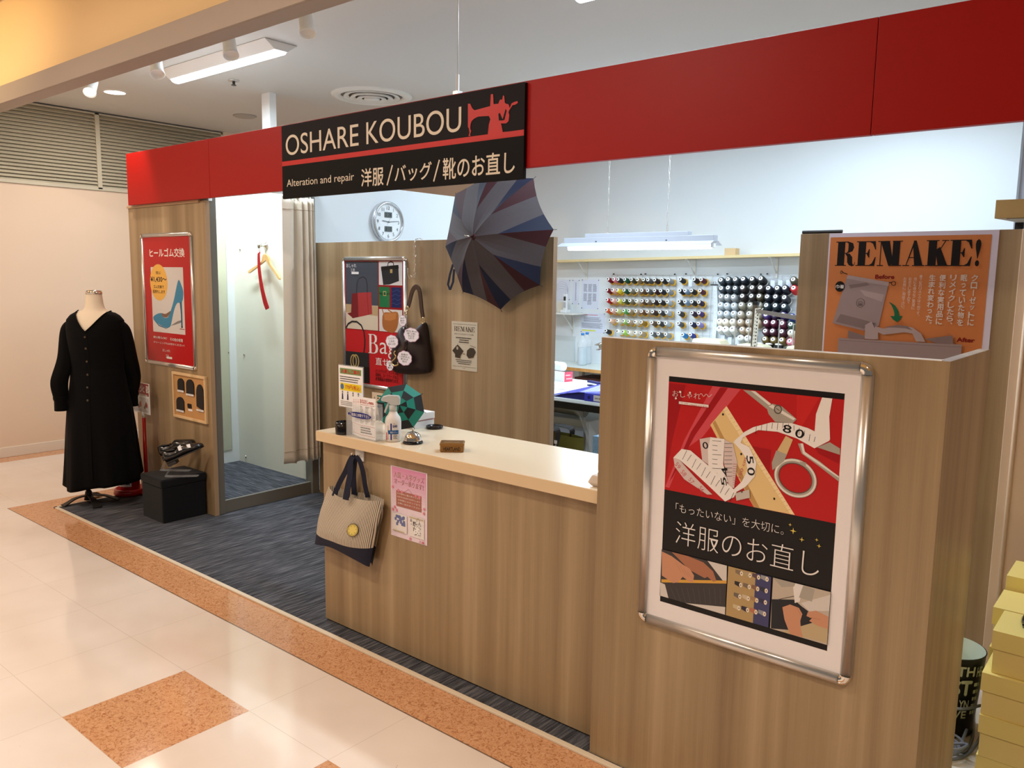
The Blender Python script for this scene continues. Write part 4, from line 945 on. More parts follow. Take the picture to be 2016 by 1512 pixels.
# twisted wire S-hook over the partition edge
hx = ay(818, 475, 3.455).x
t = thing('wire_hook', 'long twisted steel wire hook over the partition edge, carrying the brown handbag', 'hook', (hx, 3.455, 1.763))
zb = ay(815, 545, 3.43).z
pts = [(hx + .02, 3.50, 1.745), (hx + .018, 3.503, 1.768), (hx + .01, 3.48, 1.775), (hx, 3.455, 1.768)] + [(hx + .0028 * sin(k * .9), 3.447 + .003 * cos(k * .9), 1.755 - (1.755 - zb - .02) * k / 28) for k in range(29)] + [(hx - .012, 3.44, zb + .0), (hx - .022, 3.425, zb - .012), (hx - .030, 3.42, zb + .015), (hx - .03, 3.42, zb + .05)]
MB().tube(pts, .0022, 6, CHROME).build('twisted_wire', t, smooth=True)
MB().tube([(hx + .006 - .0028 * sin(k * .9), 3.447 - .003 * cos(k * .9), 1.755 - (1.755 - zb) * k / 28) for k in range(29)] + [(hx + .006, 3.43, zb - .012), (hx - .006, 3.42, zb + .01)], .0022, 6, CHROME).build('twisted_wire', t, smooth=True)
# handbag
HB = mat('brown_bag_cloth', (44, 30, 28), 0.55, var=0.25, vs=46); HBL = mat('dark_brown_leather', (38, 22, 24), 0.22, coat=0.5); BRASS = mat('pale_brass', (214, 190, 140), 0.18, 1.0)
qh = qy(3.40); hb = lambda x, y: qh(760 + x / 5.218, 460 + y / 5.218)
t = thing('handbag', 'dark brown shoulder bag hanging from a wire hook, dotted with white scalloped tags', 'handbag', (hx, 3.41, .96))
lp = smooth_loop([hb(*p) for p in [(150, 955), (115, 1020), (80, 1110), (62, 1230), (52, 1350), (66, 1415), (130, 1448), (260, 1455), (415, 1440), (444, 1400), (448, 1300), (432, 1150), (416, 1010), (395, 926), (366, 918), (345, 975), (305, 1050), (255, 1070), (215, 1020), (175, 965)]], 3)
Pf = lambda a, b, d: V((a - .02, 3.440 - d, b))
mb = MB(); pillow(mb, lp, Pf, .075, HB, ctr=hb(250, 1260)); mb.build('bag_body', t, smooth=True)
mb = MB(); pillow(mb, smooth_loop([hb(*p) for p in [(240, 1080), (215, 1130), (170, 1180), (160, 1240), (190, 1290), (250, 1250), (265, 1160), (262, 1090)]], 3), lambda a, b, d: V((a, 3.368 - d, b)), .014, HBL, back=False); mb.build('leather_flap', t, smooth=True)
mb = MB(); pillow(mb, smooth_loop([hb(*p) for p in [(150, 958), (168, 1010), (215, 1060), (252, 1064), (215, 1005), (175, 962)]], 2), lambda a, b, d: V((a, 3.42 - d, b)), .02, HBL, back=False); mb.build('top_gusset', t, smooth=True)
def strap(pts, w, y0):
    P3 = [V((*((hb(x, y)[0], y0, hb(x, y)[1])),)) for x, y in pts]; mb = MB(); sp = smooth_path(P3, 5)
    wl = []
    for i in range(len(sp)):
        d = (sp[min(i + 1, len(sp) - 1)] - sp[max(i - 1, 0)]); n = V((-d.z, 0, d.x)).normalized(); wl.append(n * w)
    ribbon(mb, sp, wl, .007, HBL); return mb.build('shoulder_strap', t, smooth=False, bevel=0.002)
strap([(208, 752), (228, 680), (252, 590), (285, 548), (318, 570), (335, 650), (345, 760), (360, 862)], .015, 3.415)
mb = MB()
for x, y, r_ in ((203, 770, .013), (188, 818, .011), (364, 893, .017)):
    a = hb(x, y); mb.tube([(a[0] + r_ * cos(k * pi / 8), 3.412, a[1] + r_ * sin(k * pi / 8)) for k in range(16)], .0028, 8, BRASS, closed=True)
mb.build('strap_rings', t, smooth=True)
mb = MB(); a = hb(160, 1222); b = hb(150, 1330)
mb.tube(smooth_path([(a[0], 3.352, a[1] + .012), (a[0] - .012, 3.35, a[1]), (a[0] + .004, 3.35, a[1] - .02), (b[0] + .004, 3.348, b[1] + .03), (b[0] - .022, 3.348, b[1] + .008), (b[0] - .005, 3.348, b[1] - .012), (b[0] + .03, 3.348, b[1] - .005), (b[0] + .032, 3.35, b[1] + .012)], 5), .006, 8, BRASS); mb.build('brass_clasp', t, smooth=True)
PINK = mat('tag_pink_edge', (186, 140, 168), 0.6); TAGW = mat('tag_white', (236, 230, 236), 0.6)
def sctag(x, y, rx, ry, yy, txt, ln):
    a = hb(x, y); b = hb(x + rx, y); c = hb(x, y + ry); RX = abs(b[0] - a[0]); RZ = abs(a[1] - c[1]); N = 72
    for nm, kk, m, dy in ((0, 1.0, PINK, 0), (1, .92, TAGW, .0006)): pass
    lp1 = [(a[0] + RX * (1 + .075 * abs(sin(4.5 * 2 * pi * i / N))) * cos(2 * pi * i / N), a[1] + RZ * (1 + .075 * abs(sin(4.5 * 2 * pi * i / N))) * sin(2 * pi * i / N)) for i in range(N)]
    mb = MB(); mb.prism(lp1, (0, yy, 0), (1, 0, 0), (0, 0, 1), (0, -1, 0), .001, PINK)
    P = Print(*PY(yy - .0012)); P.m = mb; P.poly([(a[0] + (p[0] - a[0]) * .93, a[1] + (p[1] - a[1]) * .93) for p in lp1], TAGW)
    n = len(txt)
    for k, s_ in enumerate(txt):
        hh = RZ * 1.3 / n; z1_ = a[1] + RZ * .65 - k * hh; w = RX * ln[k]; P.text(s_, a[0] - w, z1_ - hh * .82, a[0] + w, z1_, I_BLACK, 0.01, rot=.08 if x < 200 else -.03)
    P.build('scalloped_tag', t)
sctag(330, 1036, 76, 70, 3.345, ('持ち手の', 'ほつれ', 'なんとか', 'したい!!'), (.72, .58, .42, .36))
sctag(124, 1104, 62, 64, 3.35, ('ファスナー', 'こわれ', 'ちゃった!'), (.68, .45, .6))
sctag(272, 1272, 72, 72, 3.335, ('金具が', 'こわれたら', '捨てるしか', 'ない?'), (.5, .72, .5, .3))
sctag(164, 895, 38, 54, 3.405, ('持ち手', '直せます', 'ください'), (.6, .6, .6)); sctag(90, 1350, 34, 52, 3.36, ('持手', '替', '直せる'), (.5, .3, .6))
# flyer
f4 = lambda x, y: qy(YB - .001)(880 + x / 12.6, 620 + y / 12.6); GREYP2 = ink('flyer_grey', 176, 168, 150); DKG = ink('flyer_dark', 66, 58, 48)
x0, z1 = f4(118, 150); x1, z1b = f4(757, 190); _, z0 = f4(105, 1342)
fl = Print(*PY(YB - .0018)); fl.m.bx((x0, YB - .0014, z0), (x1, YB - .0002, (z1 + z1b) / 2), mat('flyer_paper', (200, 192, 174), 0.5)); P = fl
w_, h_ = x1 - x0, (z1 + z1b) / 2 - z0; fu = lambda a, b: (x0 + w_ * a, z0 + h_ * (1 - b))
P.line([fu(.05, .055), fu(.95, .055)], .0015, DKG); P.line([fu(.05, .925), fu(.97, .925)], .0015, DKG)
a = fu(.10, .20); b = fu(.90, .10); serif(P, 'REMAKE', a[0], a[1], b[0], b[1], DKG, .17, .08)
a = fu(.12, .272); b = fu(.86, .24); P.text('世界にひとつだけのオリジナル日傘', a[0], a[1], b[0], b[1], DKG)
for k, (xa, xb) in enumerate(((.18, .78), (.32, .68), (.30, .68))): a = fu(xa, .345 + .044 * k); b = fu(xb, .322 + .044 * k); P.lines(a[0], b[1], b[0], a[1], 1, DKG, .9, k, 0)
P.poly([fu(*p) for p in [(.25, .48), (.30, .50), (.48, .60), (.36, .70), (.36, .755), (.15, .745), (.15, .68), (.04, .61), (.20, .50)]], DKG); P.rect(*fu(.205, .58), *fu(.275, .52), GREYP2); P.line([fu(.25, .48), fu(.25, .455)], .002, DKG)
P.poly([fu(*p) for p in [(.62, .58), (.74, .52), (.88, .525), (.95, .60), (.86, .715), (.68, .74), (.60, .68)]], DKG)
P.line([fu(.46, .66), fu(.55, .66)], .003, DKG); P.line([fu(.73, .475), fu(.95, .505)], .002, DKG)
for k, (xa, xb) in enumerate(((.18, .80), (.22, .78), (.27, .74))): a = fu(xa, .80 + .036 * k); b = fu(xb, .782 + .036 * k); P.lines(a[0], b[1], b[0], a[1], 1, DKG, .9, k + 8, 0)
a = fu(.44, .965); b = fu(.56, .945); P.text('工房', a[0], a[1], b[0], b[1], I_DRED)
tag(P.build('flyer'), 'grey REMAKE flyer taped to the partition below the big umbrella', 'flyer')
# large umbrella, remade from striped cloth
UG = mat('umbrella_grey', (76, 70, 74), 0.75, var=0.08, vs=90); UN = mat('umbrella_navy', (15, 24, 52), 0.7); UM = mat('umbrella_maroon', (56, 15, 24), 0.7)
tips_px = [(1090, 452), (1063.3, 561.5), (985.6, 609.5), (911, 574.5), (877, 485.4), (896.4, 381.7), (972, 333), (1050.4, 351)]
apx = ay(931, 466, 3.17); tips = [ay(u, v, 3.405) for u, v in tips_px]
t = thing('umbrella', 'open striped umbrella in grey, navy and maroon hung over the partition', 'umbrella', tuple(apx))
mb = MB()
def rib(i, s_): p = apx.lerp(tips[i % 8], s_); p.y = apx.y + (3.405 - apx.y) * s_ ** 1.55; return p
NS = 22
for i in range(8):
    chord = (tips[i] - tips[(i + 1) % 8]).length; rows = []
    for j in range(NS + 1):
        s0 = .012 + .988 * j / NS; hw = min(.5, .056 / max(1e-3, s0 * chord)); cols = [0, (.5 - hw) * .5, .5 - hw, .5 - hw * .5, .5, .5 + hw * .5, .5 + hw, .5 + hw + (.5 - hw) * .5, 1]; row = []
        for c in cols:
            sag = 4 * c * (1 - c); s_ = s0 * (1 - .045 * sag * (j / NS) ** 3); p = rib(i, s_).lerp(rib(i + 1, s_), c); p.y += .010 * sag * sin(pi * min(1, s0)); row.append(p)
        rows.append(row)
    vs = [p for r_ in rows for p in r_]
    for c0, m in ((0, UM), (1, UM), (2, UG), (3, UG), (4, UG), (5, UG), (6, UN), (7, UN)):
        mb.add([rows[j][c0 + k] for j in range(NS + 1) for k in (0, 1)], [(2 * j, 2 * j + 1, 2 * j + 3, 2 * j + 2) for j in range(NS)], m)
mb.build('canopy', t, smooth=True)
for i in range(8):
    o = MB().tube([rib(i, .05) + V((0, .006, 0)), rib(i, .5) + V((0, .006, 0)), rib(i, .99) + V((0, .003, 0)), rib(i, 1.0).lerp(rib(i, 1.02), 1.6)], .0018, 6, mat('umbrella_rib', (70, 66, 66), 0.4, 0.6)).build('rib', t, smooth=True)
MB().lathe([(.0001, .002), (.012, .004), (.018, -.004), (.012, -.010)], 18, UM, Matrix.Translation(apx) @ Matrix.Rotation(pi / 2, 4, 'X')).build('rosette', t, smooth=True)
MB().tube([apx, apx + V((-.012, -.05, .004))], [.0045, .003], 10, CHROME).build('ferrule', t, smooth=True)
MB().tube([apx, apx + V((.03, .28, -.005))], .005, 10, mat('umbrella_shaft', (60, 44, 36), 0.4)).build('shaft', t, smooth=True)
a = [ay(u, v, 3.40) for u, v in ((892, 520), (886, 540), (882, 560), (886, 571), (892, 555), (894, 530))]
mb = MB(); ribbon(mb, a, V((.008, 0, 0)), .002, UN); mb.build('tie_strap', t)
# wall clock on the workshop side wall
c = ax(766.5, 437, -4.665); CX = -4.70
t = thing('wall_clock', 'round silver wall clock on the white wall above the partition', 'clock', (CX, c.y, c.z))
M = Matrix.Translation((CX, c.y, c.z)) @ Matrix.Rotation(pi / 2, 4, 'Y'); SILV = mat('clock_silver', (200, 204, 208), 0.25, 0.7)
MB().lathe([(.150, 0), (.154, .012), (.152, .030), (.144, .040), (.134, .038), (.130, .028), (.130, .02)], 48, SILV, M, False).build('bezel', t, smooth=True)
MB().lathe([(.0001, .022), (.131, .022)], 48, mat('clock_face', (236, 240, 242), 0.4), M, False).build('face', t)
P = Print(lambda a, b: (CX + .0225, c.y + a, c.z + b), (1, 0, 0)); CG = ink('clock_grey', 96, 100, 106); LCD = ink('lcd_grey', 92, 98, 98)
for k in range(1, 13):
    an = pi / 2 - k * pi / 6; s_ = str(k); w = .013 * len(s_); x_, z_ = .103 * cos(an), .103 * sin(an); P.text(s_, x_ - w * .6, z_ - .0125, x_ + w * .6, z_ + .0125, CG, 0, True)
    for j in range(5): an2 = an + j * pi / 30; r_ = .124; P.line([((r_ - (.005 if j == 0 else .002)) * cos(an2), (r_ - (.005 if j == 0 else .002)) * sin(an2)), (r_ * cos(an2), r_ * sin(an2))], .0012, CG)
for z_, s_ in ((.052, '2 28'), (-.052, '8 12')): P.rect(-.036, z_ - .02, .036, z_ + .02, LCD); P.text(s_, -.028, z_ - .012, .028, z_ + .012, ink('lcd_dark', 40, 46, 46))
P.build('dial_print', t)
P = Print(lambda a, b: (CX + .0275, c.y + a, c.z + b), (1, 0, 0))
for an, L, w in ((pi / 2 - 2 * pi * (9.23 / 12), .062, .005), (pi / 2 - 2 * pi * (14 / 60), .098, .0036)):
    P.line([(-.014 * cos(an), -.014 * sin(an)), (L * cos(an), L * sin(an))], w, CG)
P.line([(-.03 * cos(1.0), -.03 * sin(1.0)), (.03 * cos(1.0), .03 * sin(1.0))], .0012, CG); P.ell(0, 0, .006, .006, CG); P.build('hands', t)
# ================================================================== counter top
ZT = .8773
def at(u, v, z=ZT): return az(u, v, z)
# black cup
c = at(673, 856); c = V((c.x - .012, c.y + .022, ZT)); T = Matrix.Translation(c)
tag(MB().lathe([(.0001, 0), (.036, 0), (.037, .004), (.037, .052), (.034, .053), (.033, .006), (.0001, .005)], 28, mat('black_gloss', (14, 13, 14), 0.15), T, False).build('pen_cup', smooth=True), 'round glossy black cup at the left end of the counter', 'cup')
# leaflet holder with leaflets
YL = 2.138; q = qy(YL); l8 = lambda x, y: q(640 + x / 7.2, 690 + y / 7.2)
xa = l8(330, 1200)[0]; xb = l8(720, 1200)[0]; zt = l8(500, 660)[1]
t = thing('leaflet_holder', 'clear acrylic leaflet holder at the counter front with a blue oval label', 'leaflet holder', ((xa + xb) / 2, YL, ZT))
mb = MB(); mb.bx((xa - .004, YL + .030, ZT), (xb + .004, YL + .033, ZT + .15), GLASS); mb.bx((xa - .004, YL - .006, ZT), (xb + .004, YL - .003, ZT + .13), GLASS); mb.bx((xa - .004, YL - .003, ZT), (xb + .004, YL + .03, ZT + .003), GLASS)
mb.bx((xa - .006, YL - .006, ZT), (xa - .004, YL + .033, ZT + .14), GLASS); mb.bx((xb + .004, YL - .006, ZT), (xb + .006, YL + .033, ZT + .14), GLASS); mb.build('acrylic_case', t)
P = Print(*PY(YL - .0065)); a = l8(340, 915); b = l8(672, 915); zo = l8(505, 918)[1]; OB = ink('oval_blue', 18, 34, 116); P.ell((a[0] + b[0]) / 2, zo, (b[0] - a[0]) / 2, .0125, OB); P.text('ご自由にお取り下さい', a[0] + .012, zo - .007, b[0] - .012, zo + .007, I_WHITE, .02); P.build('oval_label', t)
LW_ = .105
for k in range(5):
    x1 = xb - .004 - k * (xb - xa - LW_) / 4.2; y0 = YL + .003 + k * .005; zz = ZT + .0035; hh = zt - zz - .002 * k
    P = Print(*PY(y0 - .0008)); P.m.bx((x1 - LW_, y0, zz), (x1, y0 + .0012, zz + hh), WHITEPAPER)
    P.text('おなおしmenu', x1 - LW_ + .008, zz + hh - .026, x1 - .012, zz + hh - .008, I_POS, .01)
    P.line([(x1 - LW_ + .006, zz + hh - .031), (x1 - .006, zz + hh - .031)], .001, I_POS)
    for r_ in range(3): P.lines(x1 - LW_ + .008 + r_ * .034, zz + hh - .036, x1 - LW_ + .036 + r_ * .034, zz + .060, 13, I_GREY, .45, k * 9 + r_, .6)
    P.line([(x1 - LW_ + .005, zz + .012), (x1 - .005, zz + .012), (x1 - .005, zz + .052), (x1 - LW_ + .005, zz + .052)], .0014, I_POS, True); P.lines(x1 - LW_ + .012, zz + .048, x1 - .016, zz + .018, 3, I_BLACK, .55, k)
    o = P.build('menu_leaflet'); tag(o, ('frontmost white repair menu leaflet, furthest right in the clear holder', 'second repair menu leaflet from the right in the clear holder', 'middle one of the fanned repair menu leaflets in the clear holder', 'second repair menu leaflet from the left in the clear holder', 'rearmost repair menu leaflet, furthest left in the clear holder')[k], 'leaflet', 'repair menu leaflets in the holder')
# card on a stand behind it
YC = 2.185; q = qy(YC); k8 = lambda x, y: q(640 + x / 7.2, 690 + y / 7.2)
xa, z1 = k8(190, 205); xb = k8(532, 240)[0]; z0 = k8(160, 775)[1]; w_, h_ = xb - xa, z1 - z0; fu = lambda a, b: (xa + w_ * a, z0 + h_ * (1 - b))
t = thing('sign_stand', 'clear stand holding a printed price card with green and yellow panels', 'sign stand', ((xa + xb) / 2 + .02, YC, ZT))
MB().bx((xa - .003, YC + .002, z0 - .004), (xb + .003, YC + .004, z1 + .004), GLASS).build('acrylic_sleeve', t)
P = Print(*PY(YC - .0003)); P.m.bx((xa, YC, z0), (xb, YC + .0015, z1), WHITEPAPER); GN = ink('panel_green', 112, 150, 96); YN = ink('panel_yellow', 232, 206, 40)
P.rect(*fu(.06, .20), *fu(.94, .06), GN); a = fu(.12, .18); b = fu(.88, .08); P.text('お直しご案内', a[0], a[1], b[0], b[1], I_POS, .03)
a = fu(.06, .40); b = fu(.94, .24); P.lines(a[0], b[1], b[0], a[1], 3, I_BLACK, .42, 3)
P.rect(*fu(.06, .60), *fu(.94, .42), YN); a = fu(.15, .51); P.ell(a[0], a[1], .011, .013, ink('coin_blue', 70, 112, 160)); a = fu(.28, .58); b = fu(.90, .45); P.text('770円(税込)', a[0], a[1], b[0], b[1], I_POS, .02)
for k in range(4): a = fu(.16 + .22 * k, .72); P.ell(a[0], a[1] + .014, .004, .005, I_GREY); P.poly([(a[0] - .005, a[1] - .018), (a[0] + .005, a[1] - .018), (a[0] + .003, a[1] + .008), (a[0] - .003, a[1] + .008)], NAVY if k < 2 else I_GREY)
a = fu(.08, .97); b = fu(.92, .85); P.lines(a[0], b[1], b[0], a[1], 3, I_GREY, .42, 5); P.build('price_card', t)
cx = (xa + xb) / 2 + .035
mb = MB(); mb.tube([(cx, YC + .004, ZT + .004), (cx, YC + .004, z0 + .02)], .004, 8, GLASS); mb.lathe([(.0001, 0), (.034, 0), (.034, .004), (.0001, .005)], 24, GLASS, Matrix.Translation((cx, YC + .004, ZT)), False); mb.build('stem_and_foot', t, smooth=True)
MB().cb((cx - .02, YC + .004, z0 - .002), (.018, .012, .016), GLASS).build('clip', t, bevel=.002)
# spray bottle
c = V((-2.452, 2.197, ZT)); T = Matrix.Translation(c); BOT = mat('bottle_white', (232, 226, 222), 0.35); SPN = mat('spray_head_grey', (196, 200, 202), 0.3)
t = thing('spray_bottle', 'white spray bottle with a blue cross label on the counter', 'spray bottle', tuple(c))
MB().lathe([(.0001, 0), (.028, 0), (.032, .004), (.033, .02), (.033, .082), (.030, .098), (.020, .112), (.014, .124), (.013, .135), (.0001, .136)], 32, BOT, T, False).build('bottle', t, smooth=True)
MB().lathe([(.0155, .124), (.016, .148), (.012, .150)], 20, SPN, T).build('collar', t, smooth=True)
fd = V((-.77, -.64, 0)); sd = V((-fd.y, fd.x, 0))
mb = MB(); out = [(.028, .150), (.030, .176), (.024, .188), (-.020, .190), (-.040, .184), (-.047, .176), (-.047, .166), (-.036, .164), (-.018, .160), (-.010, .150)]
mb.prism([(-x, z) for x, z in out], c - sd * .012, fd, (0, 0, 1), sd, .024, SPN); mb.build('spray_head', t, bevel=.004)
mb = MB(); mb.prism([(.012, .162), (.020, .162), (.034, .128), (.036, .118), (.030, .116), (.022, .135)], c - sd * .006, fd, (0, 0, 1), sd, .012, SPN); mb.build('trigger', t, bevel=.002)
vw = math.atan2(-c.y, -c.x)
P = Print(lambda a, b: (c.x + .0334 * cos(vw - .25 + a), c.y + .0334 * sin(vw - .25 + a), ZT + b), (.75, -.66, 0), .00015); CB = ink('cross_blue', 36, 40, 128); CB2 = ink('band_blue', 34, 96, 160)
def curved(a0, b0, a1, b1, m, n=8):
    P.k += 1
    for k in range(n): s0 = a0 + (a1 - a0) * k / n; s1 = a0 + (a1 - a0) * (k + 1) / n; P.m.add([P._pt(s0, b0), P._pt(s1, b0), P._pt(s1, b1), P._pt(s0, b1)], [(0, 1, 2, 3)], m)
curved(-.72, .008, -.58, .04, I_RED, 2); curved(-.08, .010, .08, .078, CB, 2); curved(-.42, .034, .95, .050, CB2, 8); P.text('GUARD', .18, .062, .78, .072, CB, .03); P.text('除菌スプレー', -.1, .038, .85, .046, I_WHITE, .01); P.lines(.25, .032, .8, .014, 4, I_GREY, .5, 3); P.lines(-.5, .07, -.3, .012, 10, I_GREY, .5, 6); P.text('Dr.', .3, .074, .55, .080, I_GREY)
P.build('label', t)
# desk bell
c = V((-2.362, 2.222, ZT)); T = Matrix.Translation(c)
t = thing('desk_bell', 'chrome call bell with a black base on the counter', 'bell', tuple(c))
MB().lathe([(.0001, 0), (.040, 0), (.042, .003), (.040, .008), (.030, .011), (.0001, .012)], 32, mat('black_gloss', (14, 13, 14), 0.15), T, False).build('base', t, smooth=True)
MB().lathe([(.035, .012), (.0345, .022), (.030, .034), (.021, .043), (.010, .047), (.0001, .048)], 32, CHROME, T, False).build('dome', t, smooth=True)
MB().lathe([(.0035, .046), (.0035, .054), (.006, .056), (.005, .060), (.0001, .061)], 14, CHROME, T, False).build('button', t, smooth=True)
# tin box
c = V((-2.146, 2.228, ZT)); u_ = V((.768, .64, 0)).normalized(); n_ = V((u_.y, -u_.x, 0)); M = Matrix((( u_.x, -n_.x, 0, c.x), (u_.y, -n_.y, 0, c.y), (0, 0, 1, c.z), (0, 0, 0, 1)))
TIN = mat('tin_ochre', (150, 108, 56), 0.35, 0.35); TIND = mat('tin_brown', (116, 84, 52), 0.35, 0.3)
t = thing('tin_box', 'small ochre tin box with black lettering on the counter', 'tin', tuple(c))
MB().bx((-.046, -.03, 0), (.046, .03, .026), TIN, M).build('tin_body', t, bevel=.004)
MB().bx((-.0475, -.0315, .024), (.0475, .0315, .036), TIN, M).build('lid', t, bevel=.004)
MB().bx((-.042, -.026, .0358), (.042, .026, .0364), TIND, M).build('lid_panel', t)
P = Print(lambda a, b: M @ V((a, -.0302, b)), n_); P.text('HEARTLAND', -.033, .006, .033, .020, I_BLACK, .02); P.build('lettering', t)
P = Print(lambda a, b: M @ V((a, b, .0366)), (0, 0, 1)); P.text('HEARTLAND', -.03, -.022, .03, -.006, ink('tin_pale', 190, 160, 110)); P.build('lettering', t)
# black dish
c = V((-2.53, 2.512, ZT)); T = Matrix.Translation(c)
tag(MB().lathe([(.0001, 0), (.036, 0), (.038, .004), (.038, .012), (.033, .013), (.032, .006), (.0001, .005)], 32, mat('dish_brown_black', (36, 26, 24), 0.25), T, False).build('coin_dish', smooth=True), 'small round black dish at the back of the counter', 'dish')
# mini umbrella in a teal and black check
TEAL = mat('teal_cloth', (14, 128, 112), 0.6); TBLK = mat('check_black_cloth', (20, 20, 22), 0.7)
axd = V((.60, -.70, .30)).normalized(); cu = V((-2.585, 2.360, ZT + .106)); e1 = axd.cross(V((0, 0, 1))).normalized(); e2 = e1.cross(axd)
t = thing('mini_umbrella', 'tiny open umbrella in teal and black checks on the counter', 'umbrella', (cu.x, cu.y, ZT))
R_ = .105; nr = 3; mb = MB()
def mu(s_, an): return cu + axd * (.052 * (1 - s_ ** 1.9)) + (e1 * cos(an) + e2 * sin(an)) * R_ * s_
for i in range(8):
    for j in range(nr):
        for sub in range(2):
            a0 = 2 * pi * (i + sub / 2) / 8 + .2; a1 = a0 + pi / 8; s0, s1 = max(.02, j / nr), (j + 1) / nr
            def ch(s_, a_):
                f = (a_ - .2) / (pi / 4) - i; A = mu(s_, .2 + pi / 4 * i); B = mu(s_, .2 + pi / 4 * (i + 1)); return A.lerp(B, f)
            am = (a0 + a1) / 2; mb.add([ch(s0, a0), ch(s0, a1), ch(s1, a1), ch(s1, a0)], [(0, 1, 2, 3)], (TEAL, TBLK)[(j + i) % 2])
mb.build('canopy', t)
for i in range(8): an = .2 + pi / 4 * i; MB().tube([mu(.1, an) - axd * .003, mu(1.0, an) - axd * .002, mu(1.07, an)], .0012, 6, TBLK).build('rib', t)
MB().tube([cu + axd * .064, cu + axd * .05], .0035, 8, TBLK).build('ferrule', t, smooth=True)
hd = cu - axd * .115
MB().tube([cu + axd * .05, hd], .0022, 8, CHROME).build('shaft', t, smooth=True)
hk_ = [hd, hd - axd * .012] + [hd - axd * (.012 + .014 * sin(k * pi / 6)) - e2 * (.014 - .014 * cos(k * pi / 6)) for k in range(1, 7)]
MB().tube(hk_, .0035, 8, TBLK).build('crook_handle', t, smooth=True)
# stack of forms and small sample board behind
PINKP = mat('pink_edge_paper', (226, 180, 186), 0.6)
t = thing('form_stack', 'stack of white and pink paper forms behind the leaflet holder', 'paper stack', (-2.69, 2.495, ZT))
MB().bx((-2.80, 2.435, ZT), (-2.576, 2.555, ZT + .030), WHITEPAPER).build('lower_forms', t, bevel=.001)
MB().bx((-2.803, 2.438, ZT + .030), (-2.58, 2.558, ZT + .036), PINKP).build('pink_form', t, bevel=.0005)
MB().bx((-2.798, 2.436, ZT + .036), (-2.573, 2.556, ZT + .066), WHITEPAPER).build('upper_forms', t, bevel=.001)
YS2 = 2.568; q = qy(YS2); s8 = lambda x, y: q(640 + x / 7.2, 690 + y / 7.2); xa, z1 = s8(665, 590); xb = s8(1130, 655)[0]; z1 = (z1 + s8(1130, 660)[1]) / 2
t = thing('sample_card', 'cream sample card with teal bars standing behind the spray bottle', 'display card', ((xa + xb) / 2, YS2, ZT))
MB().bx((xa, YS2, ZT), (xb, YS2 + .003, z1), mat('cream_card', (206, 190, 170), 0.6)).build('card', t)
P = Print(*PY(YS2 - .0004)); TB_ = ink('teal_bar', 10, 116, 96); w_, h_ = xb - xa, z1 - ZT; fu = lambda a, b: (xa + w_ * a, ZT + h_ * (1 - b))
for k, b_ in enumerate((.10, .36, .60)): P.rect(*fu(.16, b_ + .065), *fu(.48, b_), TB_)
for r_ in range(3):
    for k in range(8): a = fu(.08 + .11 * k, .24 + .24 * r_); P.ell(a[0], a[1], .0045, .0045, (I_GREY, I_BLACK, GOLD)[(k + r_) % 3], 10)
P.build('card_print', t)
# card terminal, half hidden by the screen
TERM = mat('terminal_beige', (206, 190, 174), 0.45)
t = thing('card_terminal', 'beige card terminal on the counter beside the tall screen', 'card terminal', (-1.41, 2.22, ZT))
mb = MB(); x0, x1, y0, y1 = -1.452, -1.352, 2.148, 2.33
vs = [(x0 + .012, y0 + .004, ZT + .001), (x1, y0 + .004, ZT + .001), (x1, y1, ZT + .001), (x0 + .012, y1, ZT + .001), (x0 - .004, y0 - .002, ZT + .012), (x1, y0 - .002, ZT + .012), (x1, y1, ZT + .012), (x0 - .004, y1, ZT + .012), (x0 + .006, y0 + .008, ZT + .036), (x1, y0 + .008, ZT + .036), (x1, y1, ZT + .05), (x0 + .006, y1, ZT + .05)]
mb.add(vs, [(3, 2, 1, 0), (0, 1, 5, 4), (1, 2, 6, 5), (2, 3, 7, 6), (3, 0, 4, 7), (4, 5, 9, 8), (5, 6, 10, 9), (6, 7, 11, 10), (7, 4, 8, 11), (8, 9, 10, 11)], TERM); mb.build('terminal_base', t, bevel=.003)
mb = MB(); vs = [(x0 + .020, 2.205, ZT + .040), (x1, 2.205, ZT + .040), (x1, 2.33, ZT + .046), (x0 + .020, 2.33, ZT + .046), (x0 + .032, 2.215, ZT + .066), (x1, 2.215, ZT + .066), (x1, 2.325, ZT + .078), (x0 + .032, 2.325, ZT + .078)]
mb.add(vs, [(3, 2, 1, 0), (0, 1, 5, 4), (1, 2, 6, 5), (2, 3, 7, 6), (3, 0, 4, 7), (4, 5, 6, 7)], TERM); mb.build('terminal_cover', t, bevel=.003)
mb = MB()
for k in range(3): mb.cb((x0 + .032 + .026 * k, 2.180, ZT + .0405), (.014, .008, .003), mat('key_grey', (110, 106, 104), 0.5))
mb.build('keys', t)
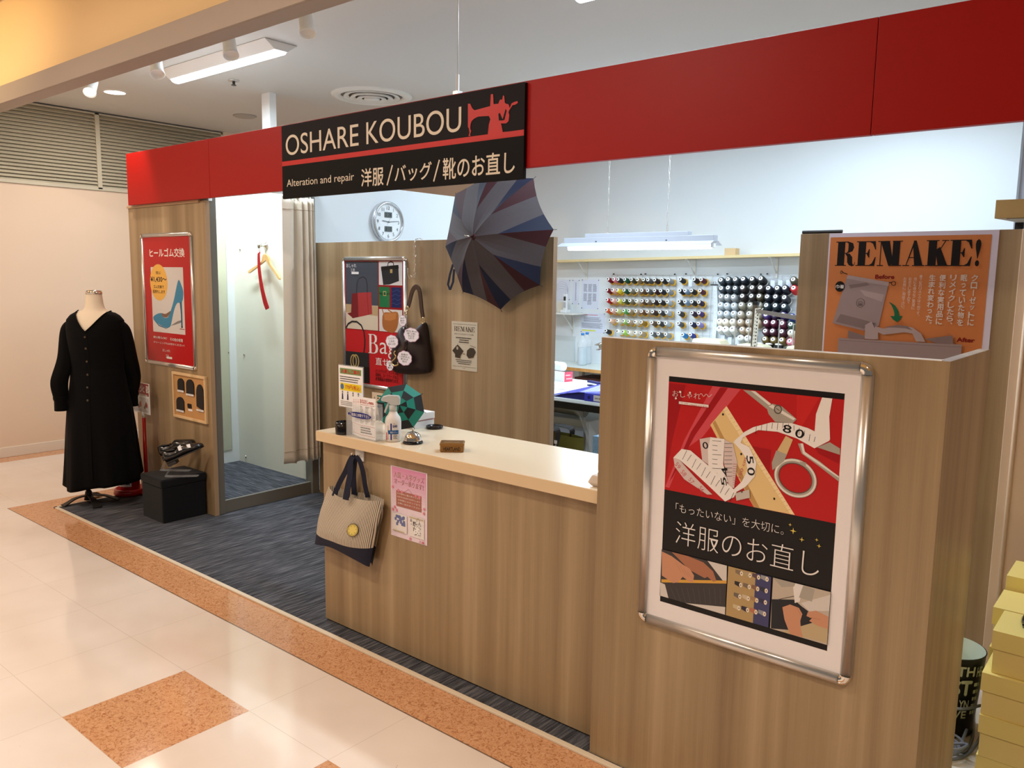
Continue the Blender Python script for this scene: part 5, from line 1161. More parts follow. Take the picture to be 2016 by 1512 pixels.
# ================================================================== counter front: hook, tote bag, pink notice
q = qy(2.15); hp = q(709, 893)
t = thing('adhesive_hook', 'white adhesive hook under the counter edge, holding the striped tote', 'hook', (hp[0], 2.15, hp[1]))
x0, zz1 = q(702, 884); x1 = q(716, 890)[0]; zb = q(713, 903)[1]
MB().bx((x0 - .004, 2.1455, zb - .01), (x1 + .004, 2.1515, .832), WHITE).build('back_plate', t, bevel=.001)
MB().tube(smooth_path([(hp[0], 2.146, zb + .015), (hp[0], 2.128, zb + .006), (hp[0] - .002, 2.112, zb + .012), (hp[0] - .002, 2.108, zb + .028)]), .004, 8, WHITE).build('peg', t, smooth=True)
YT = 2.118; q = qy(YT); b5 = lambda x, y: q(610 + x / 6.3, 880 + y / 6.3)
m, n, l, b = nmat('tote_stripe_cloth'); Pn, X, Y, Z = xyz(n, l)
s_ = mathn(n, l, 'FRACT', mathn(n, l, 'DIVIDE', mathn(n, l, 'SUBTRACT', X, mathn(n, l, 'MULTIPLY', Z, .26)), .0078)); fl_ = mathn(n, l, 'LESS_THAN', s_, .34)
l.new(mixc(n, l, fl_, rgb(206, 192, 170), rgb(62, 58, 62)), b.inputs['Base Color']); b.inputs['Roughness'].default_value = .85; STRP = m
DENIM = mat('navy_denim', (22, 26, 48), 0.8, var=0.2, vs=300, bump=0.3, bs=600)
t = thing('tote_bag', 'striped canvas tote with navy denim base hanging on the counter front', 'tote bag', (hp[0], YT, .35))
def edge(pts):
    sp = smooth_path([V((*(b5(*p)), 0)) for p in pts], 8); L = [0]
    for i in range(len(sp) - 1): L.append(L[-1] + (sp[i + 1] - sp[i]).length)
    def f(u):
        d = u * L[-1]
        for i in range(len(sp) - 1):
            if d <= L[i + 1] + 1e-9: return sp[i].lerp(sp[i + 1], (d - L[i]) / max(1e-9, L[i + 1] - L[i]))
        return sp[-1]
    return f
top = edge([(262, 478), (360, 550), (450, 605), (560, 618), (700, 635), (916, 662)]); bot = edge([(88, 1192), (300, 1212), (450, 1272), (640, 1385), (768, 1478)])
lef = edge([(262, 478), (200, 660), (150, 850), (122, 1030), (88, 1192)]); rig = edge([(916, 662), (895, 860), (850, 1050), (815, 1240), (768, 1478)])
def coons(u, w):
    c = top(0) * (1 - u) * (1 - w) + top(1) * u * (1 - w) + bot(0) * (1 - u) * w + bot(1) * u * w
    return top(u) * (1 - w) + bot(u) * w + lef(w) * (1 - u) + rig(w) * u - c
NU, NV = 40, 44
def tf(u, w):
    p = coons(u, w); dep = .052 * (sin(pi * u) ** .5) * (.35 + .65 * min(1, w * 1.4)) * (1 - .55 * w ** 4) + .008 * sin(u * 9 + w * 2) * sin(pi * u) * (1 - w); return V((p.x, YT - .012 - dep, p.y))
vb = lambda u: .79 + .30 * u - .39 * u * u
for nm, cond, mt in (('canvas_body', 0, STRP), ('denim_base', 1, DENIM)):
    mb = MB(); vs = []
    for j in range(NV + 1):
        for i in range(NU + 1):
            u = i / NU; w0, w1 = (0, vb(u)) if cond == 0 else (vb(u), 1); vs.append(tf(u, w0 + (w1 - w0) * j / NV))
    mb.add(vs, [(j * (NU + 1) + i, j * (NU + 1) + i + 1, (j + 1) * (NU + 1) + i + 1, (j + 1) * (NU + 1) + i) for j in range(NV) for i in range(NU)], mt)
    vs2 = []
    bk = lambda u, w: (lambda p: V((p.x + (.006 if 0 < u < 1 else 0), 2.140 - .022 * (1 - sin(pi * u) ** .5), p.y + .016 * (1 - w) * sin(pi * u))))(coons(u, w))
    for j in range(NV + 1):
        for i in range(NU + 1):
            u = i / NU; w0, w1 = (0, vb(u)) if cond == 0 else (vb(u), 1); vs2.append(bk(u, w0 + (w1 - w0) * j / NV))
    mb.add(vs2, [(j * (NU + 1) + i, j * (NU + 1) + i + 1, (j + 1) * (NU + 1) + i + 1, (j + 1) * (NU + 1) + i) for j in range(NV) for i in range(NU)], mt)
    mb.build(nm, t, smooth=True)
hk2 = b5(590, 108)
def tstrap(pts, w, y0, y1):
    sp = [V((b5(x, y)[0], y0 + (y1 - y0) * k / (len(pts) - 1), b5(x, y)[1])) for k, (x, y) in enumerate(pts)]; sp = smooth_path(sp, 6); mb = MB(); wl = []
    for i in range(len(sp)):
        d = sp[min(i + 1, len(sp) - 1)] - sp[max(i - 1, 0)]; nn = V((-d.z, 0, d.x)).normalized(); wl.append(nn * w * (.75 + .25 * min(1, i / 8)) + V((0, .004, 0)))
    ribbon(mb, sp, wl, .003, DENIM); mb.build('strap', t)
tstrap([(590, 104), (555, 150), (500, 290), (430, 430), (378, 560), (372, 590)], .010, 2.098, YT - .030)
tstrap([(588, 104), (580, 160), (590, 320), (578, 470), (570, 625)], .013, 2.094, YT - .052)
tstrap([(600, 108), (565, 180), (535, 320), (525, 470), (520, 600)], .012, 2.108, 2.132)
tstrap([(605, 104), (640, 180), (665, 330), (672, 480), (690, 632)], .009, 2.104, 2.130)
# round patch
c0 = tf(.54, .60); nrm = (tf(.56, .60) - tf(.52, .60)).cross(tf(.54, .62) - tf(.54, .58)).normalized(); nrm = nrm if nrm.y < 0 else -nrm; U_ = (tf(.56, .60) - tf(.52, .60)).normalized(); W_ = nrm.cross(U_); W_ = W_ if W_.z > 0 else -W_
tp = b5(540, 1040); best = min(((V(pj(tf(u / 80, w / 80))) - V((695.5, 1044))).length, u / 80, w / 80) for u in range(16, 72) for w in range(24, 68)); u0, w0 = best[1], best[2]
c0 = tf(u0, w0); U_ = (tf(u0 + .02, w0) - tf(u0 - .02, w0)).normalized(); W_ = -(tf(u0, w0 + .02) - tf(u0, w0 - .02)).normalized(); nrm = U_.cross(W_); nrm = nrm if nrm.y < 0 else -nrm
P = Print(lambda a, b: c0 + nrm * .004 + U_ * a + W_ * b, nrm, .0003); YP = ink('patch_yellow', 226, 204, 110)
P.ell(0, 0, .030, .030, I_BLACK); P.ell(0, 0, .0275, .0275, YP); P.ring(0, 0, .0245, .0245, .0012, I_BLACK)
for k in range(7): P.ell(.018 * cos(k * .9 + .4), .018 * sin(k * .9 + .4), .0016, .0016, I_BLACK, 8)
P.build('round_patch', t)
# pink notice
q = qy(2.150); n5 = lambda x, y: q(610 + x / 6.3, 880 + y / 6.3)
x0, z1 = n5(1003, 222); x1, z1b = n5(1456, 330); z0 = (n5(992, 1080)[1] + n5(1444, 1228)[1]) / 2; z1 = (z1 + z1b) / 2; w_, h_ = x1 - x0, z1 - z0; fu = lambda a, b: (x0 + w_ * a, z0 + h_ * (1 - b))
P = Print(*PY(2.1498)); P.m.bx((x0, 2.1502, z0), (x1, 2.1516, z1), mat('notice_paper', (226, 208, 218), 0.5)); nb_ = 10
for k in range(nb_): f = k / (nb_ - 1); P.rect(*fu(.03, .05 * k + .06), *fu(.97, .05 * k + .012 if k == 0 else .05 * k), ink('pink%d' % k, int(208 + 14 * f), int(138 + 64 * f), int(172 + 40 * f)))
PKD = ink('pink_dark', 170, 62, 92); BRN = ink('board_brown', 166, 104, 88)
a = fu(.09, .155); b = fu(.92, .075); P.text('入園・入学グッズ', a[0], a[1], b[0], b[1], I_WHITE, .05); P.text('入園・入学グッズ', a[0], a[1], b[0], b[1], PKD, .008)
a = fu(.11, .245); b = fu(.90, .17); P.text('オーダー承ります！', a[0], a[1], b[0], b[1], I_WHITE, .05); P.text('オーダー承ります！', a[0], a[1], b[0], b[1], PKD, .008)
P.line([fu(.36, .345), fu(.5, .285), fu(.62, .345)], .0012, PKD); P.rect(*fu(.16, .555), *fu(.85, .335), BRN)
for k in range(4): a = fu(.19 + (0, .06 * 0, .02, .01)[k], .385 + .045 * k); b = fu(.82, .362 + .045 * k); P.text(('お子様の入園入学グッズを', 'お好きな生地でお作りします', 'お気軽にスタッフまで', 'お問い合わせください')[k], a[0], a[1], b[0], b[1], I_WHITE)
for xx, yy in ((.22, .33), (.32, .34), (.70, .345), (.80, .352), (.06, .30), (.07, .62), (.17, .62), (.12, .58), (.93, .50), (.92, .56), (.55, .97)): a = fu(xx, yy); P.ell(a[0], a[1], .006, .006, ink('petal', 222, 128, 150), 8)
P.rect(*fu(.05, .92), *fu(.46, .66), I_WHITE); P.rect(*fu(.52, .93), *fu(.93, .64), I_WHITE); LBL = ink('fabric_blue', 104, 112, 158)
rnd = random.Random(4)
for k in range(22): a = fu(.10 + .28 * rnd.random(), .71 + .13 * rnd.random()); P.rect(a[0], a[1], a[0] + .012, a[1] + .012, LBL)
P.poly([fu(*p) for p in [(.72, .70), (.80, .70), (.84, .90), (.64, .88)]], ink('apron_white', 232, 228, 224)); P.ring(*fu(.77, .69), .008, .012, .0015, I_GREY)
for k in range(36): a = fu(.64 + .2 * rnd.random(), .71 + .18 * rnd.random()); P.ell(a[0], a[1], .0022, .0018, I_BLACK, 6)
for k in range(14): a = fu(.57 + .1 * rnd.random(), .68 + .08 * rnd.random()); P.ell(a[0], a[1], .002, .0016, I_BLACK, 6)
P.lines(*fu(.08, .915), *fu(.40, .90), 1, GOLD, .9, 2, 0); P.lines(*fu(.54, .665), *fu(.92, .65), 1, GOLD, .9, 2, 0); a = fu(.80, .985); b = fu(.95, .95); P.text('工房', a[0], a[1], b[0], b[1], I_POS, .02)
tag(P.build('notice'), 'pink laminated notice taped to the counter front beside the tote bag', 'notice')
# ================================================================== big framed poster on the tall screen
YP_ = 2.0815
q = qy(2.070)
c1 = lambda x, y: q(1240 + x / 3.978, 660 + y / 3.978)
c2 = lambda x, y: q(1240 + x / 3.688, 960 + y / 3.688)
t = thing('framed_poster', 'large framed poster of scissors and measuring tape on the tall screen', 'poster', (-.89, YP_, .5))
x0, z1 = q(1274, 682); x1, z1b = q(1722, 713); z0 = (q(1256, 1226)[1] + q(1676, 1353)[1]) / 2; z1 = (z1 + z1b) / 2
snap_frame(t, x0, x1, z0, z1, YP_, .030, .017)
P = Print(*PY(YP_ - .005), .000016); P.rect(x0 + .02, z0 + .02, x1 - .02, z1 - .02, ink('poster_white', 230, 223, 222))
bx0 = (c1(288, 330)[0] + c2(220, 838)[0]) / 2; bx1 = (c1(1668, 447)[0] + c2(1435, 1187)[0]) / 2; bz1 = (c1(288, 330)[1] + c1(1668, 447)[1]) / 2; bz0 = (c2(220, 838)[1] + c2(1435, 1187)[1]) / 2
P.rect(bx0, bz0, bx1, bz1, I_BLACK)
rz1 = (c1(288, 372)[1] + c1(1664, 495)[1]) / 2; rz0 = (c1(262, 1217)[1] + c1(1605, 1470)[1]) / 2
P.rect(bx0, rz0, bx1, rz1, ink('cloth_red', 182, 26, 28))
def clip(pts):
    out = []
    for a, b in pts: out.append((min(max(a, bx0), bx1), min(max(b, rz0), rz1)))
    return out
def cp(pts, m): P.poly(clip([c1(*p) for p in pts]), m)
FOLD1 = ink('fold_pink', 204, 74, 84); FOLD2 = ink('fold_deep', 156, 14, 22); STEEL = ink('steel', 164, 156, 144); STEELD = ink('steel_dark', 88, 80, 72); STEELL = ink('steel_light', 222, 216, 208); RUL = ink('ruler_gold', 222, 190, 132); RULD = ink('ruler_shade', 186, 144, 88); TAPE = ink('tape_white', 232, 226, 222); TAPES = ink('tape_shade', 206, 188, 184)
cp([(290, 375), (430, 390), (330, 800), (268, 1150)], FOLD2); cp([(640, 400), (860, 425), (560, 800), (420, 900), (300, 1200), (268, 1190), (420, 820)], FOLD1); cp([(700, 410), (760, 415), (500, 790), (330, 1110), (300, 1150), (470, 760)], FOLD2)
cp([(1300, 470), (1480, 480), (1300, 780)], ink('cloth_red2', 196, 36, 34)); cp([(900, 860), (1100, 900), (1080, 1200), (960, 1000)], FOLD2)
cp([(1440, 880), (1640, 940), (1630, 1010), (1470, 930)], FOLD2)
# ruler
cp([(748, 556), (1285, 1412), (962, 1352), (622, 705)], RUL); cp([(640, 690), (660, 668), (1010, 1360), (962, 1352)], RULD); cp([(722, 585), (752, 560), (1285, 1412), (1250, 1405)], ink('ruler_edge', 236, 212, 164))
for k in range(26): f = k / 26; xx, yy = 760 + 510 * f, 585 + 812 * f; P.line([c1(xx, yy), c1(xx - (34 if k % 5 == 0 else 20), yy + (14 if k % 5 == 0 else 8))], .0007, RULD)
for x, y in ((722, 622), (865, 933), (1124, 1284)): P.ell(*c1(x, y), .0028, .0034, I_BLACK, 12)
# scissors
cp([(880, 430), (975, 440), (1100, 540), (1085, 590), (1060, 575)], STEEL); cp([(975, 440), (1100, 540), (1085, 552), (940, 436)], STEELL)
cp([(1062, 560), (1110, 538), (1185, 560), (1300, 660), (1270, 690), (1130, 680), (1080, 620)], STEEL); cp([(1080, 560), (1110, 545), (1290, 655), (1275, 668)], STEELL); P.ell(*c1(1153, 583), .011, .0125, STEELD); P.ell(*c1(1153, 583), .008, .009, STEEL); P.line([c1(1140, 575), c1(1166, 592)], .002, STEELD)
cp([(1130, 680), (1270, 690), (1330, 730), (1250, 730)], STEELD)
cp([(1215, 790), (1270, 820), (1222, 940), (1148, 905)], ink('scissor_brass', 206, 178, 128))
cp([(1310, 850), (1350, 850), (1365, 920), (1480, 990), (1640, 1115), (1640, 1150), (1470, 1025), (1340, 930)], STEEL); cp([(1330, 850), (1350, 850), (1365, 915), (1640, 1110), (1640, 1122), (1350, 930)], STEELL); cp([(1460, 880), (1560, 840), (1640, 890), (1640, 940)], STEEL)
cx_, cz_ = c1(1288, 1122); rx_ = (c1(1470, 1200)[0] - c1(1105, 1050)[0]) / 2 * .92; rz_ = (c1(1240, 935)[1] - c1(1370, 1280)[1]) / 2 * .94
for dr, w, mm in ((1.0, .014, STEELD), (.99, .011, STEEL), (.97, .005, STEELL)): P.ring(cx_, cz_, rx_ * dr, rz_ * dr, w, mm, 40, -.28)
cp([(1140, 905), (1225, 935), (1200, 990), (1110, 1060), (1105, 1000)], STEEL); cp([(1320, 990), (1375, 1000), (1372, 1030), (1340, 1010)], STEEL)
# measuring tape
cp([(1500, 485), (1580, 492), (1556, 640), (1562, 820), (1440, 770), (1452, 620)], TAPE); cp([(1100, 685), (1260, 690), (1390, 730), (1562, 815), (1555, 830), (1440, 888), (1300, 810), (1150, 758), (1000, 745), (880, 800), (850, 870), (810, 830), (890, 760), (960, 722)], TAPE)
for k in range(12): xx = 985 + 42 * k; yy = (735, 722, 712, 706, 702, 700, 706, 720, 740, 762, 790, 810)[k]; P.line([c1(xx, yy - 18 if k < 4 else yy - 12), c1(xx - (6 if k < 7 else -22 + 3 * k), yy + (28 if k % 2 else 42))], .0012, I_BLACK)
for s_, a_, b_, r_ in (('8', (1195, 700), (1258, 772), -.1), ('0', (1292, 735), (1356, 812), -.2)): A, B = c1(*a_), c1(*b_); P.text(s_, A[0], B[1], B[0], A[1], I_BLACK, .012, rot=r_)
cp([(800, 835), (850, 840), (930, 880), (985, 1000), (970, 1110), (900, 1190), (820, 1235), (790, 1225), (870, 1150), (915, 1060), (900, 960), (860, 900)], TAPE); cp([(735, 820), (800, 850), (835, 1000), (810, 1200), (770, 1190), (730, 1000)], TAPES)
for s_, a_, b_, r_ in (('5', (905, 945), (965, 1010), -1.4), ('0', (915, 1035), (972, 1105), -1.5)): A, B = c1(*a_), c1(*b_); P.text(s_, A[0], B[1], B[0], A[1], I_BLACK, .012, rot=r_)
cp([(540, 815), (625, 800), (640, 1040), (560, 980)], TAPES); A, B = c1(565, 835), c1(605, 895); P.text('0', A[0], B[1], B[0], A[1], I_BLACK, .012, rot=.3)
cp([(625, 800), (735, 815), (725, 1010), (760, 1150), (700, 1200), (610, 1080), (605, 900)], TAPE)
for k in range(9): P.line([c1(735, 850 + 32 * k), c1(795, 850 + 32 * k)], .0009, I_BLACK); P.line([c1(640, 828 + 36 * k), c1(640 + (70 if k % 3 == 0 else 40), 832 + 36 * k)], .0012, I_BLACK)
cp([(335, 960), (400, 892), (470, 905), (640, 1050), (830, 1230), (810, 1270), (740, 1305), (620, 1190), (480, 1060), (380, 975)], TAPE); cp([(335, 960), (380, 975), (500, 1110), (640, 1250), (600, 1250), (420, 1130), (345, 1030)], TAPES)
for k in range(11): f = k / 10; xx, yy = 440 + 370 * f, 905 + 330 * f; P.line([c1(xx, yy), c1(xx - 34, yy + (50 if k % 2 else 70))], .0013, I_BLACK)
for s_, x, y in (('59', 350, 1000), ('58', 395, 1060), ('57', 455, 1120), ('56', 535, 1185)): A, B = c1(x, y), c1(x + 40, y + 44); P.text(s_, A[0], B[1], B[0], A[1], ink('tape_red', 190, 96, 100), 0, rot=-.8)
for s_, a_, b_ in (('5', (700, 1120), (760, 1175)), ('4', (705, 1040), (770, 1100))): A, B = c1(*a_), c1(*b_); P.text(s_, A[0], B[1], B[0], A[1], I_BLACK, .01, rot=1.8)
A, B = c1(850, 990), c1(900, 1090); P.text('150 cm', A[0] - .02, B[1] + .012, B[0] + .02, A[1] - .012, ink('tape_red', 190, 96, 100), 0, rot=1.35)
for k in range(10): P.line([c1(800, 1010 + 18 * k), c1(832, 1012 + 18 * k)], .0008, ink('tape_red', 190, 96, 100))
cp([(820, 1240), (930, 1210), (935, 1275), (830, 1298)], ink('tape_clip', 190, 182, 172)); P.ell(*c1(872, 1228), .003, .003, STEELD, 12)
# logo
A, B = c1(330, 432), c1(635, 516); P.text('おしゃれ', A[0], B[1], A[0] + (B[0] - A[0]) * .72, A[1], I_WHITE, -.012); P.line([(A[0] + (B[0] - A[0]) * (.70 + .3 * k / 12), B[1] + .014 + .004 * sin(k * 1.2)) for k in range(13)], .0012, I_WHITE)
for x, y in ((355, 495), (388, 445), (466, 452)): P.ell(*c1(x, y), .0032, .0032, I_WHITE, 12)
A, B = c1(380, 508), c1(610, 584); P.rect(A[0], B[1] + .006, B[0], A[1] - .004, I_WHITE); P.text('工房', A[0] + .003, B[1] + .008, A[0] + .030, A[1] - .006, ink('cloth_red', 182, 26, 28)); P.text('OSHARE KOUBOU', A[0] + .034, A[1] - .013, B[0] - .003, A[1] - .008, ink('cloth_red', 182, 26, 28))
# lettering on the black band
A, B = c2(330, 118), c2(1110, 345); zt_ = (c2(330, 118)[1] + c2(1110, 258)[1]) / 2; zb_ = (c2(340, 190)[1] + c2(1100, 345)[1]) / 2
P.text('「もったいない」を大切に。', A[0], zb_ + .002, c2(1112, 330)[0], zt_ - .002, I_WHITE, -.012)
A = c2(325, 410); zt_ = (c2(345, 245)[1] + c2(1100, 410)[1]) / 2; zb_ = (c2(345, 412)[1] + c2(1100, 585)[1]) / 2
P.text('洋服のお直し', A[0], zb_ - .002, c2(1370, 590)[0], zt_, I_WHITE, -.014)
GST = ink('star_gold', 224, 200, 96)
for x, y, r_ in ((1160, 272, .005), (1182, 317, .009), (1245, 380, .007), (1353, 382, .005), (1370, 427, .006)):
    a, b = c2(x, y); P.poly([(a, b + r_), (a + r_ * .18, b + r_ * .18), (a + r_, b), (a + r_ * .18, b - r_ * .18), (a, b - r_), (a - r_ * .18, b - r_ * .18), (a - r_, b), (a - r_ * .18, b + r_ * .18)], GST)
# three small photographs
pz1 = (c2(230, 465)[1] + c2(1460, 745)[1]) / 2; pz0 = (c2(220, 800)[1] + c2(1440, 1135)[1]) / 2
px0, px1, px2, px3, px4 = bx0, c2(695, 750)[0], c2(702, 750)[0], c2(1012, 850)[0], c2(1026, 850)[0]
def sub(xa, xb):
    def f(pts, m): P.poly([(min(max(c2(*p)[0], xa), xb), min(max(c2(*p)[1], pz0), pz1)) for p in pts], m)
    return f
SK = ink('skin', 196, 140, 108); SKD = ink('skin_shade', 166, 110, 82); CLOTH = ink('suit_grey', 62, 58, 58); DESK = ink('desk_white', 206, 198, 190)
P.rect(px0, pz0, px1, pz1, CLOTH); f = sub(px0, px1)
f([(560, 520), (700, 560), (700, 700), (680, 690)], DESK); f([(215, 690), (250, 705), (275, 820), (215, 810)], DESK); f([(400, 850), (690, 870), (690, 940)], DESK)
for k in range(10): P.line([(min(c2(290 + 40 * k, 760)[0], px1), c2(290 + 40 * k, 730)[1]), (min(c2(330 + 36 * k, 850)[0], px1), max(pz0, c2(330 + 36 * k, 850)[1]))], .0006, ink('stripe_grey', 104, 98, 96))
f([(225, 668), (700, 678), (700, 700), (225, 690)], ink('wood_rule', 210, 158, 70))
f([(300, 470), (420, 500), (530, 545), (600, 610), (625, 680), (600, 685), (560, 650), (540, 660), (430, 600), (390, 560)], SKD)
f([(228, 465), (300, 500), (380, 560), (430, 590), (462, 640), (455, 690), (420, 680), (380, 650), (345, 690), (310, 695), (228, 640)], SK)
for k in range(4): P.line([c2(330 + 28 * k, 545 + 22 * k), c2(370 + 26 * k, 620 + 16 * k)], .0008, SKD)
P.rect(px2, pz0, px3, pz1, ink('rack_tan', 174, 146, 100)); f = sub(px2, px3)
P.rect(c2(900, 800)[0], pz0, px3, pz1, ink('rack_navy', 66, 66, 104))
cols = [(150, 140, 124), (128, 110, 90), (170, 150, 116), (92, 70, 78), (150, 148, 150), (50, 44, 42), (46, 42, 44), (120, 104, 88), (130, 96, 78), (54, 54, 70), (120, 110, 100), (110, 98, 88), (196, 176, 150), (160, 128, 92), (60, 56, 80), (206, 192, 164), (196, 178, 140), (52, 46, 60), (176, 110, 86), (140, 140, 150), (70, 72, 76), (206, 196, 176), (214, 206, 196), (42, 44, 60), (150, 92, 66)]
for r_ in range(5):
    for k in range(5):
        x, y = 745 + 62 * k - 6 * r_, 612 + 84 * r_ + 14 * k; a, b = c2(x, y); cc = cols[r_ * 5 + k]
        if px2 < a - .018 and a + .006 < px3 and pz0 < b - .007 and b + .009 < pz1:
            P.poly([(a - .018, b - .002), (a, b - .0075), (a, b + .0075), (a - .018, b + .008)], ink('spool%d%d' % (r_, k), *cc)); P.ell(a, b, .0045, .0068, ink('spool_end', 224, 210, 188), 14); P.ell(a, b, .0014, .002, I_BLACK, 8)
P.rect(px4, pz0, bx1, pz1, ink('machine_bg', 186, 172, 156)); f = sub(px4, bx1)
f([(1020, 810), (1190, 815), (1240, 860), (1440, 1010), (1440, 1060), (1020, 1045)], CHAR); f([(1100, 1060), (1440, 950), (1440, 1135)], ink('desk_tan', 186, 164, 128))
f([(1240, 840), (1455, 780), (1455, 900), (1300, 900)], DESK); f([(1180, 680), (1260, 700), (1230, 830), (1195, 840)], ink('machine_white', 222, 216, 210)); f([(1255, 715), (1340, 740), (1320, 830), (1225, 800)], STEEL); f([(1030, 655), (1200, 690), (1190, 720), (1100, 725)], STEEL); P.line([c2(1070, 815), c2(1190, 790)], .002, STEELD)
f([(1105, 870), (1160, 850), (1225, 875), (1250, 920), (1235, 970), (1240, 1040), (1255, 1090), (1160, 1070), (1120, 960)], SK); f([(1290, 905), (1350, 895), (1440, 940), (1440, 1030), (1360, 1005), (1300, 970), (1320, 950), (1280, 935)], SK); P.line([c2(1215, 880), c2(1238, 930)], .001, SKD); P.line([c2(1300, 945), c2(1380, 960)], .001, SKD)
P.build('poster_sheet', t)
# ================================================================== orange remake poster on the rear panel
q = qy(3.4622); r7 = lambda x, y: q(1560 + x / 4.2, 380 + y / 4.2)
x0 = (r7(308, 335)[0] + r7(245, 1300)[0]) / 2; x1 = (r7(1716, 300)[0] + r7(1625, 1270)[0]) / 2; z1 = 1.7485; z0 = z1 - .86
mb = MB(); mb.bx((x0, 3.4612, z0), (x1, 3.4628, z1), mat('poster_paper', (214, 206, 222), 0.45))
P = Print(*PY(3.4608)); P.m = mb; ORG = ink('orange', 200, 122, 70)
ix0 = x0 + .006; ix1 = (r7(1657, 342)[0] + r7(1562, 1270)[0]) / 2; iz1 = (r7(316, 367)[1] + r7(1657, 342)[1]) / 2
P.rect(ix0, z0 + .02, ix1, iz1, ORG)
A, B = r7(352, 603), r7(1578, 385); zb_ = (r7(350, 603)[1] + r7(1500, 603)[1]) / 2; serif(P, 'REMAKE!', A[0], zb_, B[0], (r7(370, 403)[1] + r7(1560, 384)[1]) / 2, I_BLACK, .37, .05)
CLB = ink('pouch_grey', 152, 132, 130); CLB2 = ink('pouch_light', 170, 150, 148); CLB3 = ink('pouch_dark', 128, 108, 106)
def rp(pts, m): P.poly([r7(*p) for p in pts], m)
rp([(458, 678), (800, 738), (716, 1100), (590, 1138), (334, 1075)], CLB); rp([(458, 678), (800, 738), (796, 770), (450, 708)], CLB2); rp([(560, 800), (760, 840), (740, 900), (600, 850)], CLB2); rp([(400, 1000), (560, 1040), (700, 1080), (590, 1120), (360, 1065)], CLB3)
rp([(470, 760), (620, 740), (640, 760), (480, 790)], CLB3)
P.line([r7(410, 645), r7(425, 660), r7(458, 672)], .003, I_BLACK); P.ring(*r7(408, 655), .005, .007, .002, I_BLACK); P.line([r7(800, 740), r7(825, 740)], .003, I_BLACK); P.ring(*r7(838, 748), .009, .009, .0022, I_BLACK)
P.ring(*r7(565, 908), .0165, .0185, .0014, ink('print_grey', 70, 60, 60)); a, b = r7(565, 908); P.line([(a - .013, b), (a + .013, b)], .001, I_BLACK); P.lines(a - .009, b - .003, a + .009, b - .012, 2, I_BLACK, .6, 3, 0); P.line([(a - .009, b + .003), (a - .002, b + .007), (a + .008, b + .004)], .0012, I_BLACK)
a, b = r7(395, 773); P.ell(a, b, .0195, .0215, I_BLACK); A, B = r7(362, 757), r7(428, 790); P.text('巾着', A[0], B[1], B[0], A[1], I_WHITE, .02)
DR2 = ink('word_red', 128, 22, 16)
def word(s_, tl, br): A, B = r7(*tl), r7(*br); P.text(s_, A[0], B[1], B[0], A[1], DR2, .045)
word('Before', (688, 674), (845, 712)); word('After', (1362, 1192), (1508, 1238))
rp(smooth_loop([(800, 900), (850, 930), (880, 980), (888, 1018), (912, 1016), (866, 1068), (812, 1016), (845, 1018), (840, 970), (820, 925)], 2), ink('arrow_green', 24, 98, 62))
IW = ink('poster_letter', 214, 196, 184)
for s_, x, y0, y1, xb in (('クローゼットに', 1512, 672, 1100, 1474), ('眠っていた物を', 1424, 672, 1100, 1388), ('リメイクしたら、', 1335, 672, 1120, 1300), ('便利な実用品に', 1250, 672, 1090, 1214), ('生まれ変わった。', 1164, 672, 1115, 1130)):
    n = len(s_); a0 = r7(x, y0); a1 = r7(xb, y1); h_ = (a0[1] - a1[1]) / n; w_ = r7(x + 30, y0)[0] - r7(x - 30, y0)[0]; P.vtext(s_, (a0[0] + a1[0]) / 2, a0[1], h_, IW, w_, .03)
for s_, x, y0, y1, xb in (('※下記のリメイクは一例です。', 1072, 676, 1030, 1042), ('他にも様々なご要望に', 1026, 696, 962, 1003), ('お応えしますので', 982, 696, 912, 966), ('お気軽にご相談下さい。', 940, 696, 972, 918)):
    n = len(s_); a0 = r7(x, y0); a1 = r7(xb, y1); h_ = (a0[1] - a1[1]) / n; w_ = r7(x + 14, y0)[0] - r7(x - 14, y0)[0]; P.vtext(s_, (a0[0] + a1[0]) / 2, a0[1], h_, IW, w_)
# the bag after the remake
zbag = z0 + .10
rp([(470, 1135), (605, 1180), (600, 1220), (510, 1210), (466, 1195)], CLB3); rp([(1100, 1205), (1330, 1176), (1336, 1248), (1200, 1240)], CLB3)
P.poly([r7(390, 1195), r7(520, 1205), r7(1000, 1232), r7(1408, 1252), (r7(1400, 1300)[0], zbag), (r7(380, 1300)[0], zbag)], CLB); P.line([r7(392, 1215), r7(1000, 1252), r7(1405, 1272)], .002, CLB3)
rp([(610, 1090), (662, 1062), (690, 1120), (690, 1210), (606, 1204)], CLB2); rp([(690, 1100), (760, 1120), (900, 1095), (1000, 1110), (1070, 1160), (1106, 1230), (1030, 1226), (1000, 1160), (930, 1150), (760, 1170), (716, 1150), (716, 1208), (690, 1208)], CLB2); rp([(760, 1110), (880, 1090), (960, 1100), (1000, 1135), (940, 1118), (860, 1112)], CLB3)
tag(P.build('remake_poster'), 'orange REMAKE! poster on the rear panel behind the tall screen', 'poster')
